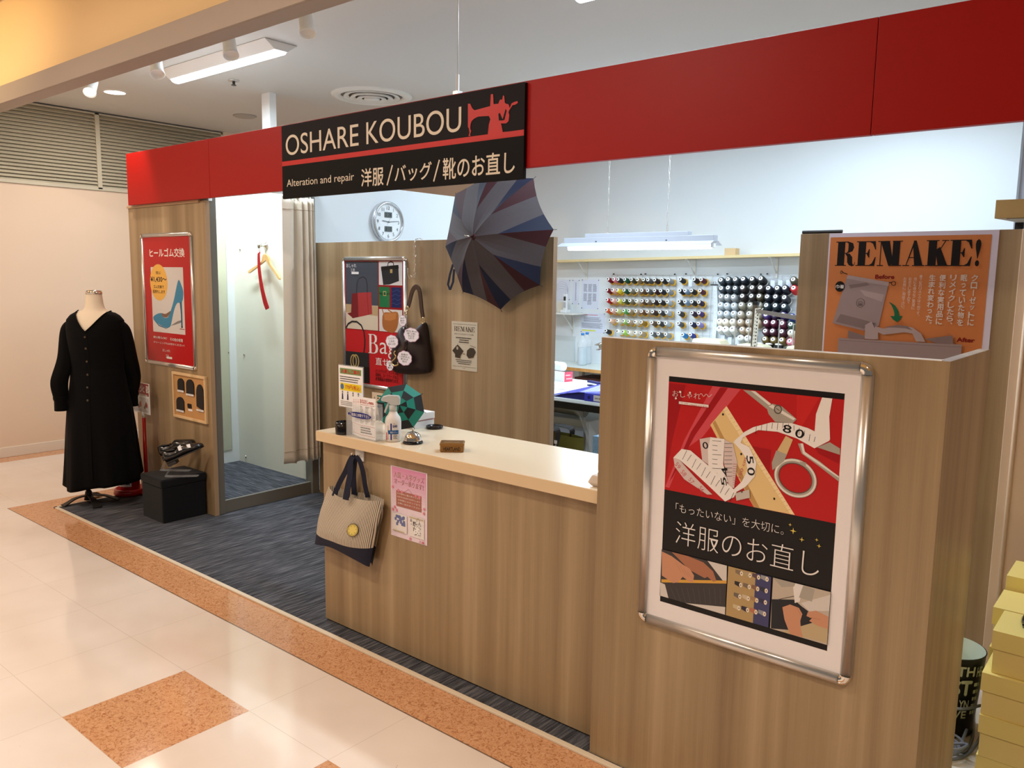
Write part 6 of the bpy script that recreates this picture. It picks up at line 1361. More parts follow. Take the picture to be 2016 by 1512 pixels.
# ================================================================== workshop: hanging lamp
YF_ = 5.4
q = qy(YF_); f3 = lambda x, y: q(1080 + x / 5.305, 300 + y / 5.305)
LAMPG = mat('lamp_grey_white', (176, 180, 190), 0.4)
t = thing('hanging_lamp', 'long fluorescent work lamp hanging on two chains over the workshop', 'lamp', (-3.28, YF_, 1.8))
MB().bx((-3.932, YF_ - .035, 1.826), (-2.625, YF_ + .035, 1.868), LAMPG).build('lamp_body', t, bevel=.003)
MB().bx((-3.732, YF_ - .028, 1.868), (-2.828, YF_ + .028, 1.898), LAMPG).build('ballast_box', t, bevel=.002)
mb = MB(); mb.prism([(-.035, 1.828), (.035, 1.828), (.095, 1.800), (.095, 1.797), (.03, 1.822), (-.03, 1.822), (-.095, 1.797), (-.095, 1.800)], (-3.955, YF_, 0), (0, 1, 0), (0, 0, 1), (1, 0, 0), 1.335, LAMPG); mb.build('reflector', t)
MB().tube([(-3.905, YF_, 1.786), (-2.655, YF_, 1.786)], .0165, 14, TUBE).build('fluorescent_tube', t, smooth=True)
for x in (-3.915, -2.642): MB().cb((x, YF_, 1.803), (.024, .036, .048), WHITE).build('tube_holder', t, bevel=.003)
mb = MB()
for x in (-3.62, -3.0): mb.cb((x, YF_ - .0355, 1.836), (.012, .002, .006), BLACK)
mb.build('vent_slots', t)
for cx_ in (f3(617, 840)[0], f3(1240, 815)[0]):
    mb = MB(); z = 1.905; k = 0
    mb.cb((cx_, YF_, 1.903), (.016, .012, .012), ALU)
    while z < CEIL - .02:
        ln = .05; M = Matrix.Translation((cx_, YF_, z + ln / 2 - .003)) @ Matrix.Rotation(pi / 2 * (k % 2) + .3, 4, 'Z')
        mb.tube([M @ V((.0055 * cos(a), 0, .5 * ln * sin(a) * (1 if abs(sin(a)) > .5 else .98))) for a in (2 * pi * i / 12 for i in range(12))], .0016, 5, ALU, closed=True); z += ln - .008; k += 1
    mb.build('chain', t)
area('work_lamp_glow', (-3.28, YF_, 1.764), 1.25, .06, 24, COOL)
# ------------------------------------------------------------------ yellow shelf board with brackets
YSH = 6.42; SHF = mat('pale_yellow_board', (222, 200, 150), 0.5); BRK = mat('bracket_white', (222, 222, 216), 0.45)
t = thing('wall_shelf', 'long pale yellow shelf board high on the workshop back wall', 'shelf', (-3.6, 6.52, 1.72))
zl, zr = ay(1098, 514, YSH).z, ay(1575, 501, YSH).z; xl, xr = -4.93, -2.0; sl = (zr - zl) / (ay(1575, 501, YSH).x - ay(1098, 514, YSH).x); zl2 = zl + (xl - ay(1098, 514, YSH).x) * sl; zr2 = zl + (xr - ay(1098, 514, YSH).x) * sl
mb = MB(); mb.add([(x, y, z + d) for x, z in ((xl, zl2), (xr, zr2)) for y in (YSH, 6.6195) for d in (-.011, .011)], [(0, 1, 3, 2), (4, 6, 7, 5), (0, 4, 5, 1), (2, 3, 7, 6), (0, 2, 6, 4), (1, 5, 7, 3)], SHF); mb.build('board', t)
for u in (1153.5, 1366.5, 1528):
    x = ay(u, 520, 6.6).x; z = zl + (x - ay(1098, 514, YSH).x) * sl - .012; mb = MB(); mb.bx((x - .012, 6.612, z - .17), (x + .012, 6.6195, z), BRK); mb.bx((x - .012, YSH + .03, z - .006), (x + .012, 6.612, z), BRK); mb.tube([(x, 6.612, z - .13), (x, YSH + .06, z - .008)], .005, 6, BRK); mb.build('bracket', t)
p0, p1 = ay(1430, 503, 6.5), ay(1452, 491, 6.5); tag(MB().bx((p0.x, 6.46, zl + (p0.x - ay(1098, 514, YSH).x) * sl + .0115), (p1.x, 6.54, p1.z + .01), mat('kraft_block', (216, 186, 142), 0.6)).build('wood_block', bevel=.002), 'small tan block standing on the yellow shelf board', 'block')
# ------------------------------------------------------------------ wire grids with thread spools
s7 = lambda x, y, Y=6.605: ay(1150 + x / 4.582, 520 + y / 4.582, Y)
WIRE = mat('grid_wire', (196, 200, 202), 0.35, 0.6)
for (xa, xb), lb in zip(((247, 527), (533, 832), (897, 1222), (1268, 1612), (1628, 2010)), ('wire grid at the left of the thread wall with red and green spools', 'second wire grid of the thread wall, with grey and brown spools', 'middle wire grid of the thread wall with black and blue spools', 'wire grid with the large pale and slate thread cones', 'wire grid with large navy thread cones behind the rear panel')):
    a = s7(xa, 95); b = s7(xb, 95); z1, z0 = a.z, a.z - .66; t = thing('wire_grid', lb, 'wire rack', ((a.x + b.x) / 2, 6.605, z0), 'wire grids on the thread wall')
    mb = MB(); n = max(3, round((b.x - a.x) / .065)); m_ = 10
    for i in range(n + 1): x = a.x + (b.x - a.x) * i / n; mb.tube([(x, 6.605, z0), (x, 6.605, z1)], .0016, 4, WIRE)
    for j in range(m_ + 1): z = z0 + (z1 - z0) * j / m_; mb.tube([(a.x, 6.603, z), (b.x, 6.603, z)], .0016, 4, WIRE)
    mb.build('wires', t)
    for x in (a.x + .02, b.x - .02): MB().lathe([(.006, 0), (.006, .016), (.0001, .018)], 8, BLACK, Matrix.Translation((x, 6.6195, z1 + .006)) @ Matrix.Rotation(pi / 2, 4, 'X')).build('wall_peg', t)
RING = mat('spool_end_white', (238, 236, 232), 0.5); YCUP = mat('spool_base_yellow', (222, 168, 44), 0.45); HOLE = mat('spool_hole', (18, 18, 20), 0.6)
ROTS = Matrix.Rotation(radians(90 - 15), 4, 'X'); ROTB = Matrix.Rotation(radians(90 - 24), 4, 'X')     # the spool's own axis (up) leans out of the wall and a little upward
def spool_parts(kind, cname, c):
    m = mat('thread_' + cname.replace(' ', '_').replace('-', '_') + '_%d_%d_%d' % c, c, 0.6, bump=.15, bs=400)
    ROT = ROTS if kind == 's' else ROTB
    t = thing('thread_spool' if kind == 's' else 'thread_cone', '-', 'thread spool' if kind == 's' else 'thread cone')
    if kind == 's':
        MB().lathe([(.021, .030), (.0225, .040), (.0225, .060), (.019, .105), (.0165, .112)], 16, m, ROT).build('thread', t, smooth=True)
        MB().lathe([(.0075, .118), (.0145, .118), (.016, .112), (.0165, .108)], 16, RING, ROT, False).build('tube_end', t, smooth=True)
        MB().lathe([(.0001, .1165), (.0078, .1168)], 10, HOLE, ROT, False).build('tube_hole', t)
        MB().lathe([(.0001, .006), (.020, .008), (.031, .016), (.032, .020), (.026, .028), (.02, .031)], 8, YCUP, ROT, False).build('base_cup', t)
    else:
        MB().lathe([(.0315, .022), (.033, .03), (.032, .058), (.0290, .096), (.024, .104)], 20, m, ROT).build('thread', t, smooth=True)
        MB().lathe([(.006, .109), (.0155, .109), (.018, .105), (.018, .101)], 18, RING, ROT, False).build('cone_end', t, smooth=True)
        MB().lathe([(.0001, .1075), (.0065, .108)], 10, HOLE, ROT, False).build('cone_hole', t)
        MB().lathe([(.0001, .008), (.034, .010), (.034, .018), (.031, .023)], 20, RING, ROT, False).build('cone_flange', t)
    MB().tube([ROT @ V((0, 0, .004 - .02)), ROT @ V((0, 0, .01))], .003, 6, WIRE).build('peg', t)
    return t
ORD = ['first', 'second', 'third', 'fourth', 'fifth', 'sixth', 'seventh', 'eighth', 'ninth', 'tenth', 'eleventh']
ROWN = ['top', 'second', 'third', 'fourth', 'fifth', 'sixth', 'seventh', 'bottom']
PAL = dict(dr=('dark red', (128, 18, 34)), pk=('pink', (230, 130, 150)), dn=('dark green-black', (30, 38, 42)), gd=('deep green', (24, 82, 56)), od=('dark olive', (70, 62, 44)), kh=('khaki', (142, 122, 88)), ob=('dark taupe', (72, 64, 54)), gr=('mid grey', (88, 88, 90)), bb=('brown-black', (48, 34, 34)), bk=('black', (34, 34, 38)), lg=('light grey', (142, 144, 146)),
    pp_=('pale pink', (238, 186, 176)), ye=('yellow', (232, 206, 54)), gg=('greige', (128, 120, 98)), be=('beige', (178, 156, 132)), br=('brown', (104, 78, 58)), dm=('dark maroon', (56, 28, 36)), dk=('dark navy', (36, 36, 46)), rd=('red', (190, 30, 36)), ly=('light yellow', (226, 220, 96)), og=('olive green', (70, 84, 44)), cr=('cream', (226, 214, 196)), ta=('taupe', (128, 114, 100)),
    orr=('orange', (224, 98, 44)), yg=('pale yellow-green', (214, 214, 142)), gn=('fresh green', (98, 176, 98)), tn=('tan', (164, 140, 104)), rb=('reddish brown', (118, 76, 44)), db=('dark brown', (74, 52, 44)), ch=('charcoal', (62, 60, 62)), pe=('peach', (230, 184, 152)), lgn=('light green', (160, 198, 104)), mu=('mustard', (150, 112, 34)), wh=('white', (232, 230, 226)), li=('lime', (166, 206, 84)), sb=('silver grey', (172, 178, 184)),
    ma=('maroon', (84, 26, 40)), lb=('light blue-grey', (132, 154, 180)), pd=('dark purple', (48, 30, 62)), pu=('purple', (70, 46, 110)), nv=('navy', (34, 34, 72)), lav=('lavender', (140, 128, 188)), bl=('sky blue', (46, 126, 190)), ro=('royal blue', (44, 52, 138)), sl=('slate', (50, 58, 66)), dbb=('very dark brown', (46, 36, 36)), pg=('pale grey', (178, 186, 192)), gb=('grey-beige', (142, 138, 122)), tl=('dark teal', (30, 46, 56)), tb=('warm beige', (168, 158, 142)), pl=('plum', (76, 36, 52)), mr=('wine', (90, 24, 54)), gk=('dark green', (52, 80, 66)), olb=('olive brown', (110, 88, 40)), blp=('blue', (34, 56, 130)), bko=('black-navy', (22, 28, 42)))
def rows(kind, ylist, cols, rack, group, ring_y):
    cache = {}
    for ri, row in enumerate(cols):
        for ci, (x, y, key) in enumerate(row):
            nm, c = PAL[key]; P0 = s7(x, y, ring_y); L = .115 if kind == 's' else .108; base = P0 - ((ROTS if kind == 's' else ROTB) @ V((0, 0, L))); base.y = 6.6195 - .0
            last = ri == len(cols) - 1; lb = '%s %s, %s from the left in the %s row of %s' % (nm, 'spool' if kind == 's' else 'cone', ORD[ci], 'bottom' if last else ROWN[ri], rack)
            base = V((base.x, 6.598, base.z))
            if key in cache: o = dup(cache[key], base, 0, lb, group)
            else: o = spool_parts(kind, nm, c); o.location = base; cache[key] = o; o['label'] = lb; o['group'] = group
def row(y, xs, keys, dy=0): return [(x, y + dy * k, ky) for k, (x, ky) in enumerate(zip(xs, keys.split()))]
rows('s', 0, [row(134, (215, 265, 305, 365, 425, 480, 535, 575, 635, 703, 760), 'dr pk dn gd od kh ob gr bb bk lg', .8), row(231, (205, 255, 298, 360, 415, 475, 520, 573, 635, 690, 755), 'dr pp_ ye gd gg be br gr dm dk lg', .9), row(321, (205, 252, 305, 360, 412, 470, 522, 568, 625, 685, 750), 'rd pp_ ly og gg cr br ta bb bk sb', 1.6),
    row(412, (200, 247, 293, 357, 405, 465, 517, 570, 617, 683, 743), 'orr pp_ yg gn tn be rb be db ch sb', 2.0), row(506, (232, 300, 355, 400, 460, 515, 610, 675, 735), 'pe cr lgn be cr mu br ch sb', 3.2), row(600, (195, 300, 350, 400, 460, 510, 610, 670, 735), 'bk wh li cr cr tn gr gr lg', 4.0)], 'the two left grids', 'small thread spools on the left grids', 6.49)
rows('s', 0, [row(135, (865, 990, 1055), 'bk bb ma', 1), row(237, (862, 910, 968, 1045), 'bk lb bk ma', .5), row(335, (855, 910, 970, 1035), 'ch lb bk pd', 2), row(438, (855, 972, 1035), 'ch pd pu', 0), row(532, (850, 965, 1030), 'gr nv lav', 3), row(635, (887, 958), 'bl ro', 1)], 'the middle grid', 'small thread spools on the middle grid', 6.49)
rows('b', 0, [[(1232, 140, 'sl'), (1297, 133, 'sl'), (1362, 134, 'sl'), (1433, 131, 'bko'), (1513, 131, 'bk'), (1592, 126, 'bk'), (1885, 135, 'od')], [(1235, 215, 'sl'), (1297, 210, 'sl'), (1360, 213, 'sl'), (1427, 208, 'dbb'), (1513, 208, 'dbb'), (1588, 208, 'dbb'), (1660, 213, 'bko'), (1740, 213, 'bko'), (1808, 210, 'bko'), (1888, 212, 'rd')],
    [(1232, 287, 'lg'), (1285, 290, 'lg'), (1345, 292, 'lg'), (1425, 285, 'dbb'), (1507, 285, 'dbb'), (1577, 285, 'od'), (1650, 290, 'bko'), (1725, 290, 'bko'), (1805, 297, 'dk')], [(1228, 362, 'pg'), (1282, 367, 'pg'), (1347, 368, 'pg'), (1415, 362, 'gb'), (1495, 365, 'gb'), (1572, 362, 'gb'), (1642, 368, 'tl'), (1722, 370, 'tl'), (1800, 375, 'tl')],
    [(1222, 440, 'pg'), (1280, 440, 'pg'), (1345, 440, 'pg'), (1405, 443, 'tb'), (1485, 443, 'tb'), (1565, 445, 'tb'), (1638, 452, 'pu'), (1715, 452, 'pd'), (1790, 452, 'pu'), (1870, 468, 'blp')], [(1218, 510, 'cr'), (1268, 512, 'cr'), (1335, 512, 'cr'), (1405, 515, 'be'), (1478, 515, 'be'), (1560, 518, 'be'), (1638, 520, 'mr'), (1705, 522, 'mr'), (1785, 530, 'mr'), (1862, 540, 'gk')],
    [(1218, 577, 'wh'), (1270, 582, 'wh'), (1335, 580, 'wh'), (1422, 585, 'be'), (1480, 590, 'be'), (1632, 600, 'pl'), (1697, 600, 'pl'), (1780, 605, 'pl'), (1862, 612, 'cr')], [(1405, 660, 'wh'), (1470, 662, 'wh'), (1627, 672, 'olb'), (1703, 677, 'olb'), (1780, 680, 'olb'), (1853, 692, 'pk')]], 'the right grids', 'large thread cones on the right grids', 6.503)
# paper slips and a long tape on the grids
TAPEW = mat('tape_pale', (226, 232, 238), 0.5)
a = s7(1150, 190, 6.585); b = s7(1204, 190, 6.585); zb_ = s7(1160, 668, 6.585).z
t = thing('hanging_tape', 'long white ruled tape hanging from a bulldog clip beside the cone grid', 'measuring tape', ((a.x + b.x) / 2, 6.585, zb_))
mb = MB(); mb.grid(lambda u, w: V((a.x + .012 + (b.x - a.x - .02) * u + .02 * sin(w * 2.2), 6.585 + .006 * sin(w * 5), a.z + (zb_ - a.z) * w)), 2, 16, TAPEW); mb.build('tape_strip', t, solid=.001)
P = Print(lambda x, z: (x, 6.5755, z), (0, -1, 0)); n = 14
for k in range(n): w = (k + .5) / n; P.ell(a.x + .012 + (b.x - a.x - .02) * .55 + .02 * sin(w * 2.2), a.z + (zb_ - a.z) * w, .0018, .0018, I_BLACK, 6)
P.build('tape_marks', t)
a2 = s7(1143, 188, 6.585); b2 = s7(1208, 188, 6.585); mb = MB(); mb.bx((a2.x, 6.578, a2.z - .004), (b2.x, 6.592, a2.z + .006), BLACK); mb.tube([(a2.x + .02, 6.585, a2.z), (a2.x + .025, 6.585, a2.z + .03), (b2.x - .025, 6.585, a2.z + .03), (b2.x - .02, 6.585, a2.z)], .002, 6, CHROME); mb.build('bulldog_clip', t)
NOTE = mat('note_blue_white', (216, 222, 240), 0.5)
for k, (x, y, lb) in enumerate(((958, 170, 'pale note slip on the middle grid between two black spools'), (1700, 178, 'pale note slip hooked on the right grid, left one of three'), (1768, 178, 'pale note slip hooked on the right grid, middle one of three'), (1842, 178, 'pale note slip hooked on the right grid beside the olive cone'), (1250, 672, 'note slip low on the right grid above the left sewing machine'), (1312, 690, 'note slip low on the right grid, middle one of its three'), (1378, 690, 'note slip low on the right grid beside the white cone'))):
    c = s7(x, y, 6.55); o = MB().bx((c.x - .018, 6.549, c.z - .032), (c.x + .018, 6.5505, c.z + .03), NOTE).bx((c.x - .002, 6.55, c.z + .028), (c.x + .002, 6.601, c.z + .032), WIRE).build('note_slip'); tag(o, lb, 'note', 'note slips on the grids')
# ------------------------------------------------------------------ papers on the workshop walls
c6 = lambda x, y: (1080 + x / 3.733, 430 + y / 3.733)
DOCG = ink('doc_grey', 120, 124, 136)
def wallpaper_sheet(x0, y0, x1, y1, lb, kind, Y=6.6185):
    a = ay(*c6(x0, y0), Y); b = ay(*c6(x1, y1), Y); P = Print(*PY(Y - .0002)); P.m.bx((a.x, Y, b.z), (b.x, Y + .0013, a.z), mat('sheet_blue_white', (216, 222, 238), 0.5)); w = b.x - a.x; h = a.z - b.z; fu = lambda i, j: (a.x + w * i, b.z + h * (1 - j))
    if kind == 'blocks':
        for i in range(3):
            for j in range(2): p, q_ = fu(.12 + .27 * i, .15 + .32 * j), fu(.34 + .27 * i, .42 + .32 * j); P.lines(p[0], p[1], q_[0], q_[1], 9, DOCG, .6, i + j * 3, .2)
        p, q_ = fu(.35, .86), fu(.62, .72); P.lines(p[0], p[1], q_[0], q_[1], 4, DOCG, .5, 9)
    elif kind == 'table':
        p, q_ = fu(.06, .08), fu(.7, .12); P.lines(p[0], p[1], q_[0], q_[1], 1, ink('doc_red', 196, 80, 90), .9, 3, 0); p, q_ = fu(.12, .2), fu(.9, .46); P.lines(p[0], p[1], q_[0], q_[1], 5, DOCG, .5, 5, .2); p, q_ = fu(.04, .5), fu(.94, .78); P.lines(p[0], p[1], q_[0], q_[1], 6, I_BLACK, .4, 7, .2); p, q_ = fu(.05, .93), fu(.62, .86); P.rect(p[0], p[1], q_[0], q_[1], ink('marker_yellow', 214, 220, 96))
    elif kind == 'strip': p, q_ = fu(.42, .1), fu(.6, .85); P.lines(p[0], p[1], q_[0], q_[1], 20, DOCG, .6, 2, .1)
    elif kind == 'diagram':
        p = fu(.5, .5)
        for k in range(4): P.ring(p[0], p[1] - .01 * k, w * .38, h * (.42 - .06 * k), .0015, DOCG, 24, 0, 0, pi)
        for k in range(7): s_ = fu(.14 + .12 * k, .9); e_ = fu(.14 + .12 * k, .45); P.line([s_, e_], .0012, DOCG)
    for i, j in ((.03, .02), (.97, .02), (.03, .98), (.97, .98)): p = fu(i, j); P.ell(p[0], p[1], .005, .005, I_BLACK, 8)
    tag(P.build('paper_sheet'), lb, 'paper', 'paper sheets on the workshop wall')
wallpaper_sheet(245, 448, 366, 668, 'paper with six grey text blocks pinned left of the thread spools', 'blocks'); wallpaper_sheet(238, 692, 412, 846, 'pinned notice with a yellow marked line above the water bottles', 'table'); wallpaper_sheet(178, 452, 222, 632, 'narrow paper strip pinned beside the phone shelf', 'strip')
# a diagram sheet on the side wall
wallpaper_sheet(40, 452, 156, 600, 'paper with a chart diagram pinned above the phone shelf', 'diagram')
z_ = ay(1110, 661, 6.6).z; tag(MB().bx((-4.98, 6.606, .7200), (ay(1131, 690, 6.606).x, 6.6195, z_), mat('pale_board', (204, 212, 214), 0.5)).build('pale_board'), 'low pale board standing on the bench against the wall left of the bottles', 'board')
# phone shelf in the corner
a = ax(*c6(60, 692), -4.62); zsh = ay(*c6(150, 694), 6.5).z
t = thing('corner_shelf', 'small white corner shelf carrying a cordless phone', 'shelf', (-4.62, 6.48, zsh)); xe = ay(*c6(238, 694), 6.5).x
MB().bx((-4.93, 6.36, zsh - .012), (xe, 6.619, zsh), BRK).build('board', t, bevel=.002)
x = ay(*c6(178, 720), 6.6).x; MB().bx((x - .008, 6.612, zsh - .20), (x + .008, 6.6195, zsh - .012), BRK).tube([(x, 6.614, zsh - .18), (x, 6.44, zsh - .014)], .005, 6, BRK).build('bracket', t)
c = ay(*c6(124, 650), 6.46); PH = mat('phone_white', (226, 228, 230), 0.4)
t = thing('cordless_phone', 'white cordless phone standing upright in its cradle on the corner shelf', 'phone', (c.x, 6.46, zsh))
MB().bx((c.x - .035, 6.42, zsh + .0005), (c.x + .035, 6.50, zsh + .03), PH).build('cradle', t, bevel=.006)
MB().bx((c.x - .022, 6.445, zsh + .02), (c.x + .022, 6.47, zsh + .185), PH).build('handset', t, bevel=.006)
MB().bx((c.x - .013, 6.4435, zsh + .12), (c.x + .013, 6.4448, zsh + .16), mat('phone_screen', (40, 44, 48), 0.2)).build('screen', t)
MB().bx((c.x - .014, 6.4437, zsh + .05), (c.x + .014, 6.4448, zsh + .105), mat('phone_keys', (176, 180, 184), 0.5)).build('keypad', t)
c2_ = ay(*c6(85, 650), 6.50); tag(MB().bx((c2_.x - .04, 6.50, zsh + .0005), (c2_.x + .035, 6.59, zsh + .10), mat('cream_box', (222, 214, 196), 0.5)).build('small_box', bevel=.003), 'small cream box behind the phone on the corner shelf', 'box')
p = [ay(*c6(x_, y_), 6.615) for x_, y_ in ((170, 720), (172, 850), (176, 930), (188, 980), (188, 1050))]; tag(MB().tube(smooth_path(p), .0035, 6, BRK).build('wall_cable', smooth=True), 'white cable running down the wall from the corner shelf', 'cable')
# ------------------------------------------------------------------ back bench with bottles, sewing machines
BTOP = mat('bench_top', (214, 220, 214), 0.3); BEDGE = wood_laminate('bench_edge_wood', (168, 116, 58), (190, 138, 76), (204, 156, 96)); LEGM = mat('leg_beige', (196, 190, 178), 0.5)
t = thing('workbench', 'long workbench with a wooden edge along the workshop back wall', 'workbench', (-2.9, 6.38, 0))
MB().bx((-5.1, 6.152, .692), (-1.1, 6.6185, .7195), BTOP).build('top', t); MB().bx((-5.1, 6.146, .690), (-1.1, 6.1525, .7200), BEDGE).build('front_edge', t)
for x in (-4.55, -3.75, -2.6, -1.3):
    for y in (6.22, 6.56): MB().bx((x - .022, y - .022, 0), (x + .022, y + .022, .692), LEGM).build('leg', t)
mb = MB()
for x in (-4.55, -3.75, -2.6): mb.bx((x - .02, 6.2, .30), (x + .02, 6.58, .34), LEGM)
mb.build('cross_rails', t)
tag(MB().bx((-4.42, 6.25, 0.0005), (-3.9, 6.55, .62), mat('dark_red_brown', (84, 40, 26), 0.6)).build('storage_chest', bevel=.004), 'dark reddish brown chest under the back workbench', 'chest')
PET = mat('clear_plastic', (232, 240, 246), 0.06, 0, 0, 0.0, 0.28, ior=1.3, spec=.8); WATER = mat('water', (206, 224, 234), 0.04, alpha=.35, spec=.6); CAPB = mat('cap_blue', (50, 130, 206), 0.4)
def bottle(): 
    t = thing('water_bottle', '-', 'bottle', group='water bottles on the workbench'); pr = [(.0001, 0), (.040, 0), (.047, .006)]
    for k in range(9): z = .02 + .02 * k; pr += [(.047, z), (.0435, z + .008), (.047, z + .016)]
    pr += [(.047, .205), (.044, .222), (.034, .248), (.018, .272), (.0145, .285), (.0145, .300)]
    MB().lathe(pr, 24, PET, None, False).build('bottle', t, smooth=True); MB().lathe([(.0001, .002), (.042, .004), (.0435, .02), (.0435, .17), (.0001, .17)], 20, WATER, None, False).build('water', t, smooth=True)
    MB().lathe([(.0165, .288), (.0165, .308), (.0001, .309)], 18, CAPB).build('cap', t, smooth=True); return t
bt = bottle(); bz_ = .7200; c = ay(1146.5, 690, 6.39); bt.location = (c.x, 6.39, bz_); bt['label'] = 'clear water bottle with a blue cap on the bench, front one of two'
c = ay(1155, 690, 6.52); dup(bt, (c.x, 6.52, bz_), 0, 'clear water bottle with a blue cap on the bench, rear one of two')
MCR = mat('machine_cream', (226, 218, 186), 0.4); MDK = mat('machine_grey', (120, 118, 110), 0.4)
def machine(xa, xb, y, zt, lb):
    t = thing('sewing_machine', lb, 'sewing machine', ((xa + xb) / 2, y, .72), 'cream sewing machines on the workbench'); w = xb - xa
    MB().bx((xa - .01, y - .11, .7201), (xb + .01, y + .11, .78), MCR).build('base', t, bevel=.01)
    mb = MB(); mb.prism([(xa, .78), (xb, .78), (xb, zt - .05), (xb - .03, zt - .01), (xb - .06, zt), (xa + .01, zt), (xa, zt - .02)], (0, y + .09, 0), (1, 0, 0), (0, 0, 1), (0, -1, 0), .17, MCR); mb.build('head', t, bevel=.008)
    for k in range(4): MB().lathe([(.013, 0), (.013, .012), (.0001, .014)], 12, MCR, Matrix.Translation((xa + w * (.28 + .15 * k), y - .08, zt - .045)) @ Matrix.Rotation(pi / 2, 4, 'X')).build('tension_dial', t)
    MB().lathe([(.0001, 0), (.05, 0), (.055, .01), (.055, .03), (.0001, .035)], 20, MDK, Matrix.Translation((xb + .004, y, zt - .10)) @ Matrix.Rotation(pi / 2, 4, 'Y')).build('hand_wheel', t)
    for dx, hh in ((.3, .20), (.75, .17)): MB().tube([(xa + w * dx + w * .75, y + .13, .73), (xa + w * dx + w * .75, y + .13, zt + hh)], .005, 6, ALU).tube([(xa + w * dx + w * .75 - .02, y + .13, zt + hh), (xa + w * dx + w * .75 + .03, y + .13, zt + hh)], .003, 6, ALU).build('thread_guide_rod', t)
    MB().bx((xa + w * .3, y + .112, .7201), (xb + w * .7, y + .16, .735), MCR).build('spool_stand', t)
for xa, xb, zt, lb in ((1371, 1430, 667, 'cream sewing machine on the workbench below the middle thread grid'), (1457, 1517, 676, 'cream sewing machine on the workbench behind the steel rack post'), (1555, 1620, 680, 'cream sewing machine partly hidden behind the rear wood panel')):
    A, B = ay(xa, zt, 6.275), ay(xb, zt, 6.275); machine(A.x, B.x, 6.275, A.z + (.008 if xa == 1371 else 0), lb)
BCONE = mat('black_thread', (16, 16, 18), 0.6)
for k, (u, v, lb) in enumerate(((1497, 674, 'black thread cone standing behind the sewing machine, left one of three'), (1515, 675, 'black thread cone standing behind the sewing machine, middle one of three'), (1534, 676, 'black thread cone standing right of the sewing machine by the panel'))):
    c = ay(u, v, 6.53); t = thing('standing_thread_cone', lb, 'thread cone', (c.x, 6.53, .72), 'black thread cones standing on the bench'); T = Matrix.Translation((c.x, 6.53, 0)); zt = c.z
    MB().lathe([(.0001, .7201), (.03, .7201), (.03, .726), (.006, .728), (.006, zt - .14)], 16, MDK, T, False).build('stand', t); MB().lathe([(.034, zt - .14), (.034, zt - .012)], 18, BCONE, T).build('thread', t, smooth=True); MB().lathe([(.034, zt - .012), (.032, zt - .002), (.0001, zt)], 18, RING, T, False).build('cone_end', t, smooth=True)
# steel garment rack with hanging tapes
STL = mat('rack_steel', (118, 104, 92), 0.35, 0.75)
R0 = ay(1487, 612, 5.2); R0 = V((-2.215, 5.2, R0.z)); R1 = az(1600, 631, R0.z); 
t = thing('steel_rack', 'brown steel rack with a post and cross rail in front of the thread cones', 'rack', (R0.x, R0.y, 0)); zt = ay(1487, 594, 5.2).z; xb_ = ay(1478, 683, 5.2)
MB().bx((R0.x - .017, 5.185, .0), (R0.x + .017, 5.215, zt - .02), STL).build('post', t, bevel=.002); MB().bx((R0.x - .018, 5.184, zt - .02), (R0.x + .018, 5.216, zt), BLACK).build('post_cap', t)
d = (R1 - R0).normalized(); R2 = R0 + d * 1.25
MB().tube([R0 + d * .02, R2], .017, 4, STL).build('cross_rail', t); MB().bx((R2.x - .017, R2.y - .017, 0), (R2.x + .017, R2.y + .017, zt - .02), STL).build('post', t); MB().bx((R0.x - .03, 4.98, 0.0), (R0.x + .03, 5.42, .03), STL).build('foot', t)
TPP = mat('tape_cream', (226, 216, 196), 0.5)
for k, (u0, u1, lb) in enumerate(((1490, 1486, 'ruled cream tape hanging on the steel rack, nearer the post'), (1494.5, 1491, 'ruled cream tape hanging on the steel rack, further from the post'))):
    a = ay(u0, 607 if k == 0 else 617, 5.14); b = ay(u1 + 0, 690, 5.14); zb_ = b.z - .25; P = Print(lambda x, z: (x, 5.138 - .02 * k, z), (0, -1, 0)); w = .022; hh = a.z - zb_
    P.m.prism([(a.x - w / 2 + .0, a.z), (a.x + w / 2, a.z), (b.x + w / 2 - .02, zb_), (b.x - w / 2 - .02, zb_)], (0, 5.14 - .02 * k, 0), (1, 0, 0), (0, 0, 1), (0, -1, 0), .0015, TPP)
    for j in range(22): f = (j + .5) / 22; x = a.x + (b.x - .02 - a.x) * f; z = a.z + (zb_ - a.z) * f; P.rect(x - .004, z - .004, x + .004, z + .004, I_BLACK)
    P.m.tube([(a.x, 5.14 - .02 * k, a.z - .004), (a.x, 5.20, R0.z + .018)], .003, 5, TPP); tag(P.build('ruled_tape'), lb, 'measuring tape', 'ruled tapes on the steel rack')
# clip lamp arm beside the screen
c = ay(1181, 681, 4.95); t = thing('clamp_arm', 'small silver clamp on an arm, sticking out behind the tall screen', 'clamp', (c.x, 4.95, .78))
M = Matrix.Translation(c) @ Matrix.Rotation(radians(-22), 4, 'Y')
MB().bx((-.03, -.02, .012), (.035, .02, .02), CHROME, M).bx((-.03, -.02, -.024), (.035, .02, -.016), CHROME, M).bx((.0, -.02, -.02), (.01, .02, .016), CHROME, M).build('jaws', t, bevel=.002)
MB().tube(smooth_path([c + V((.03, 0, 0)), c + V((.14, 0, -.02)), c + V((.22, .0, -.10)), V((c.x + .22, 4.95, .781))]), .006, 8, ALU).build('arm', t, smooth=True)
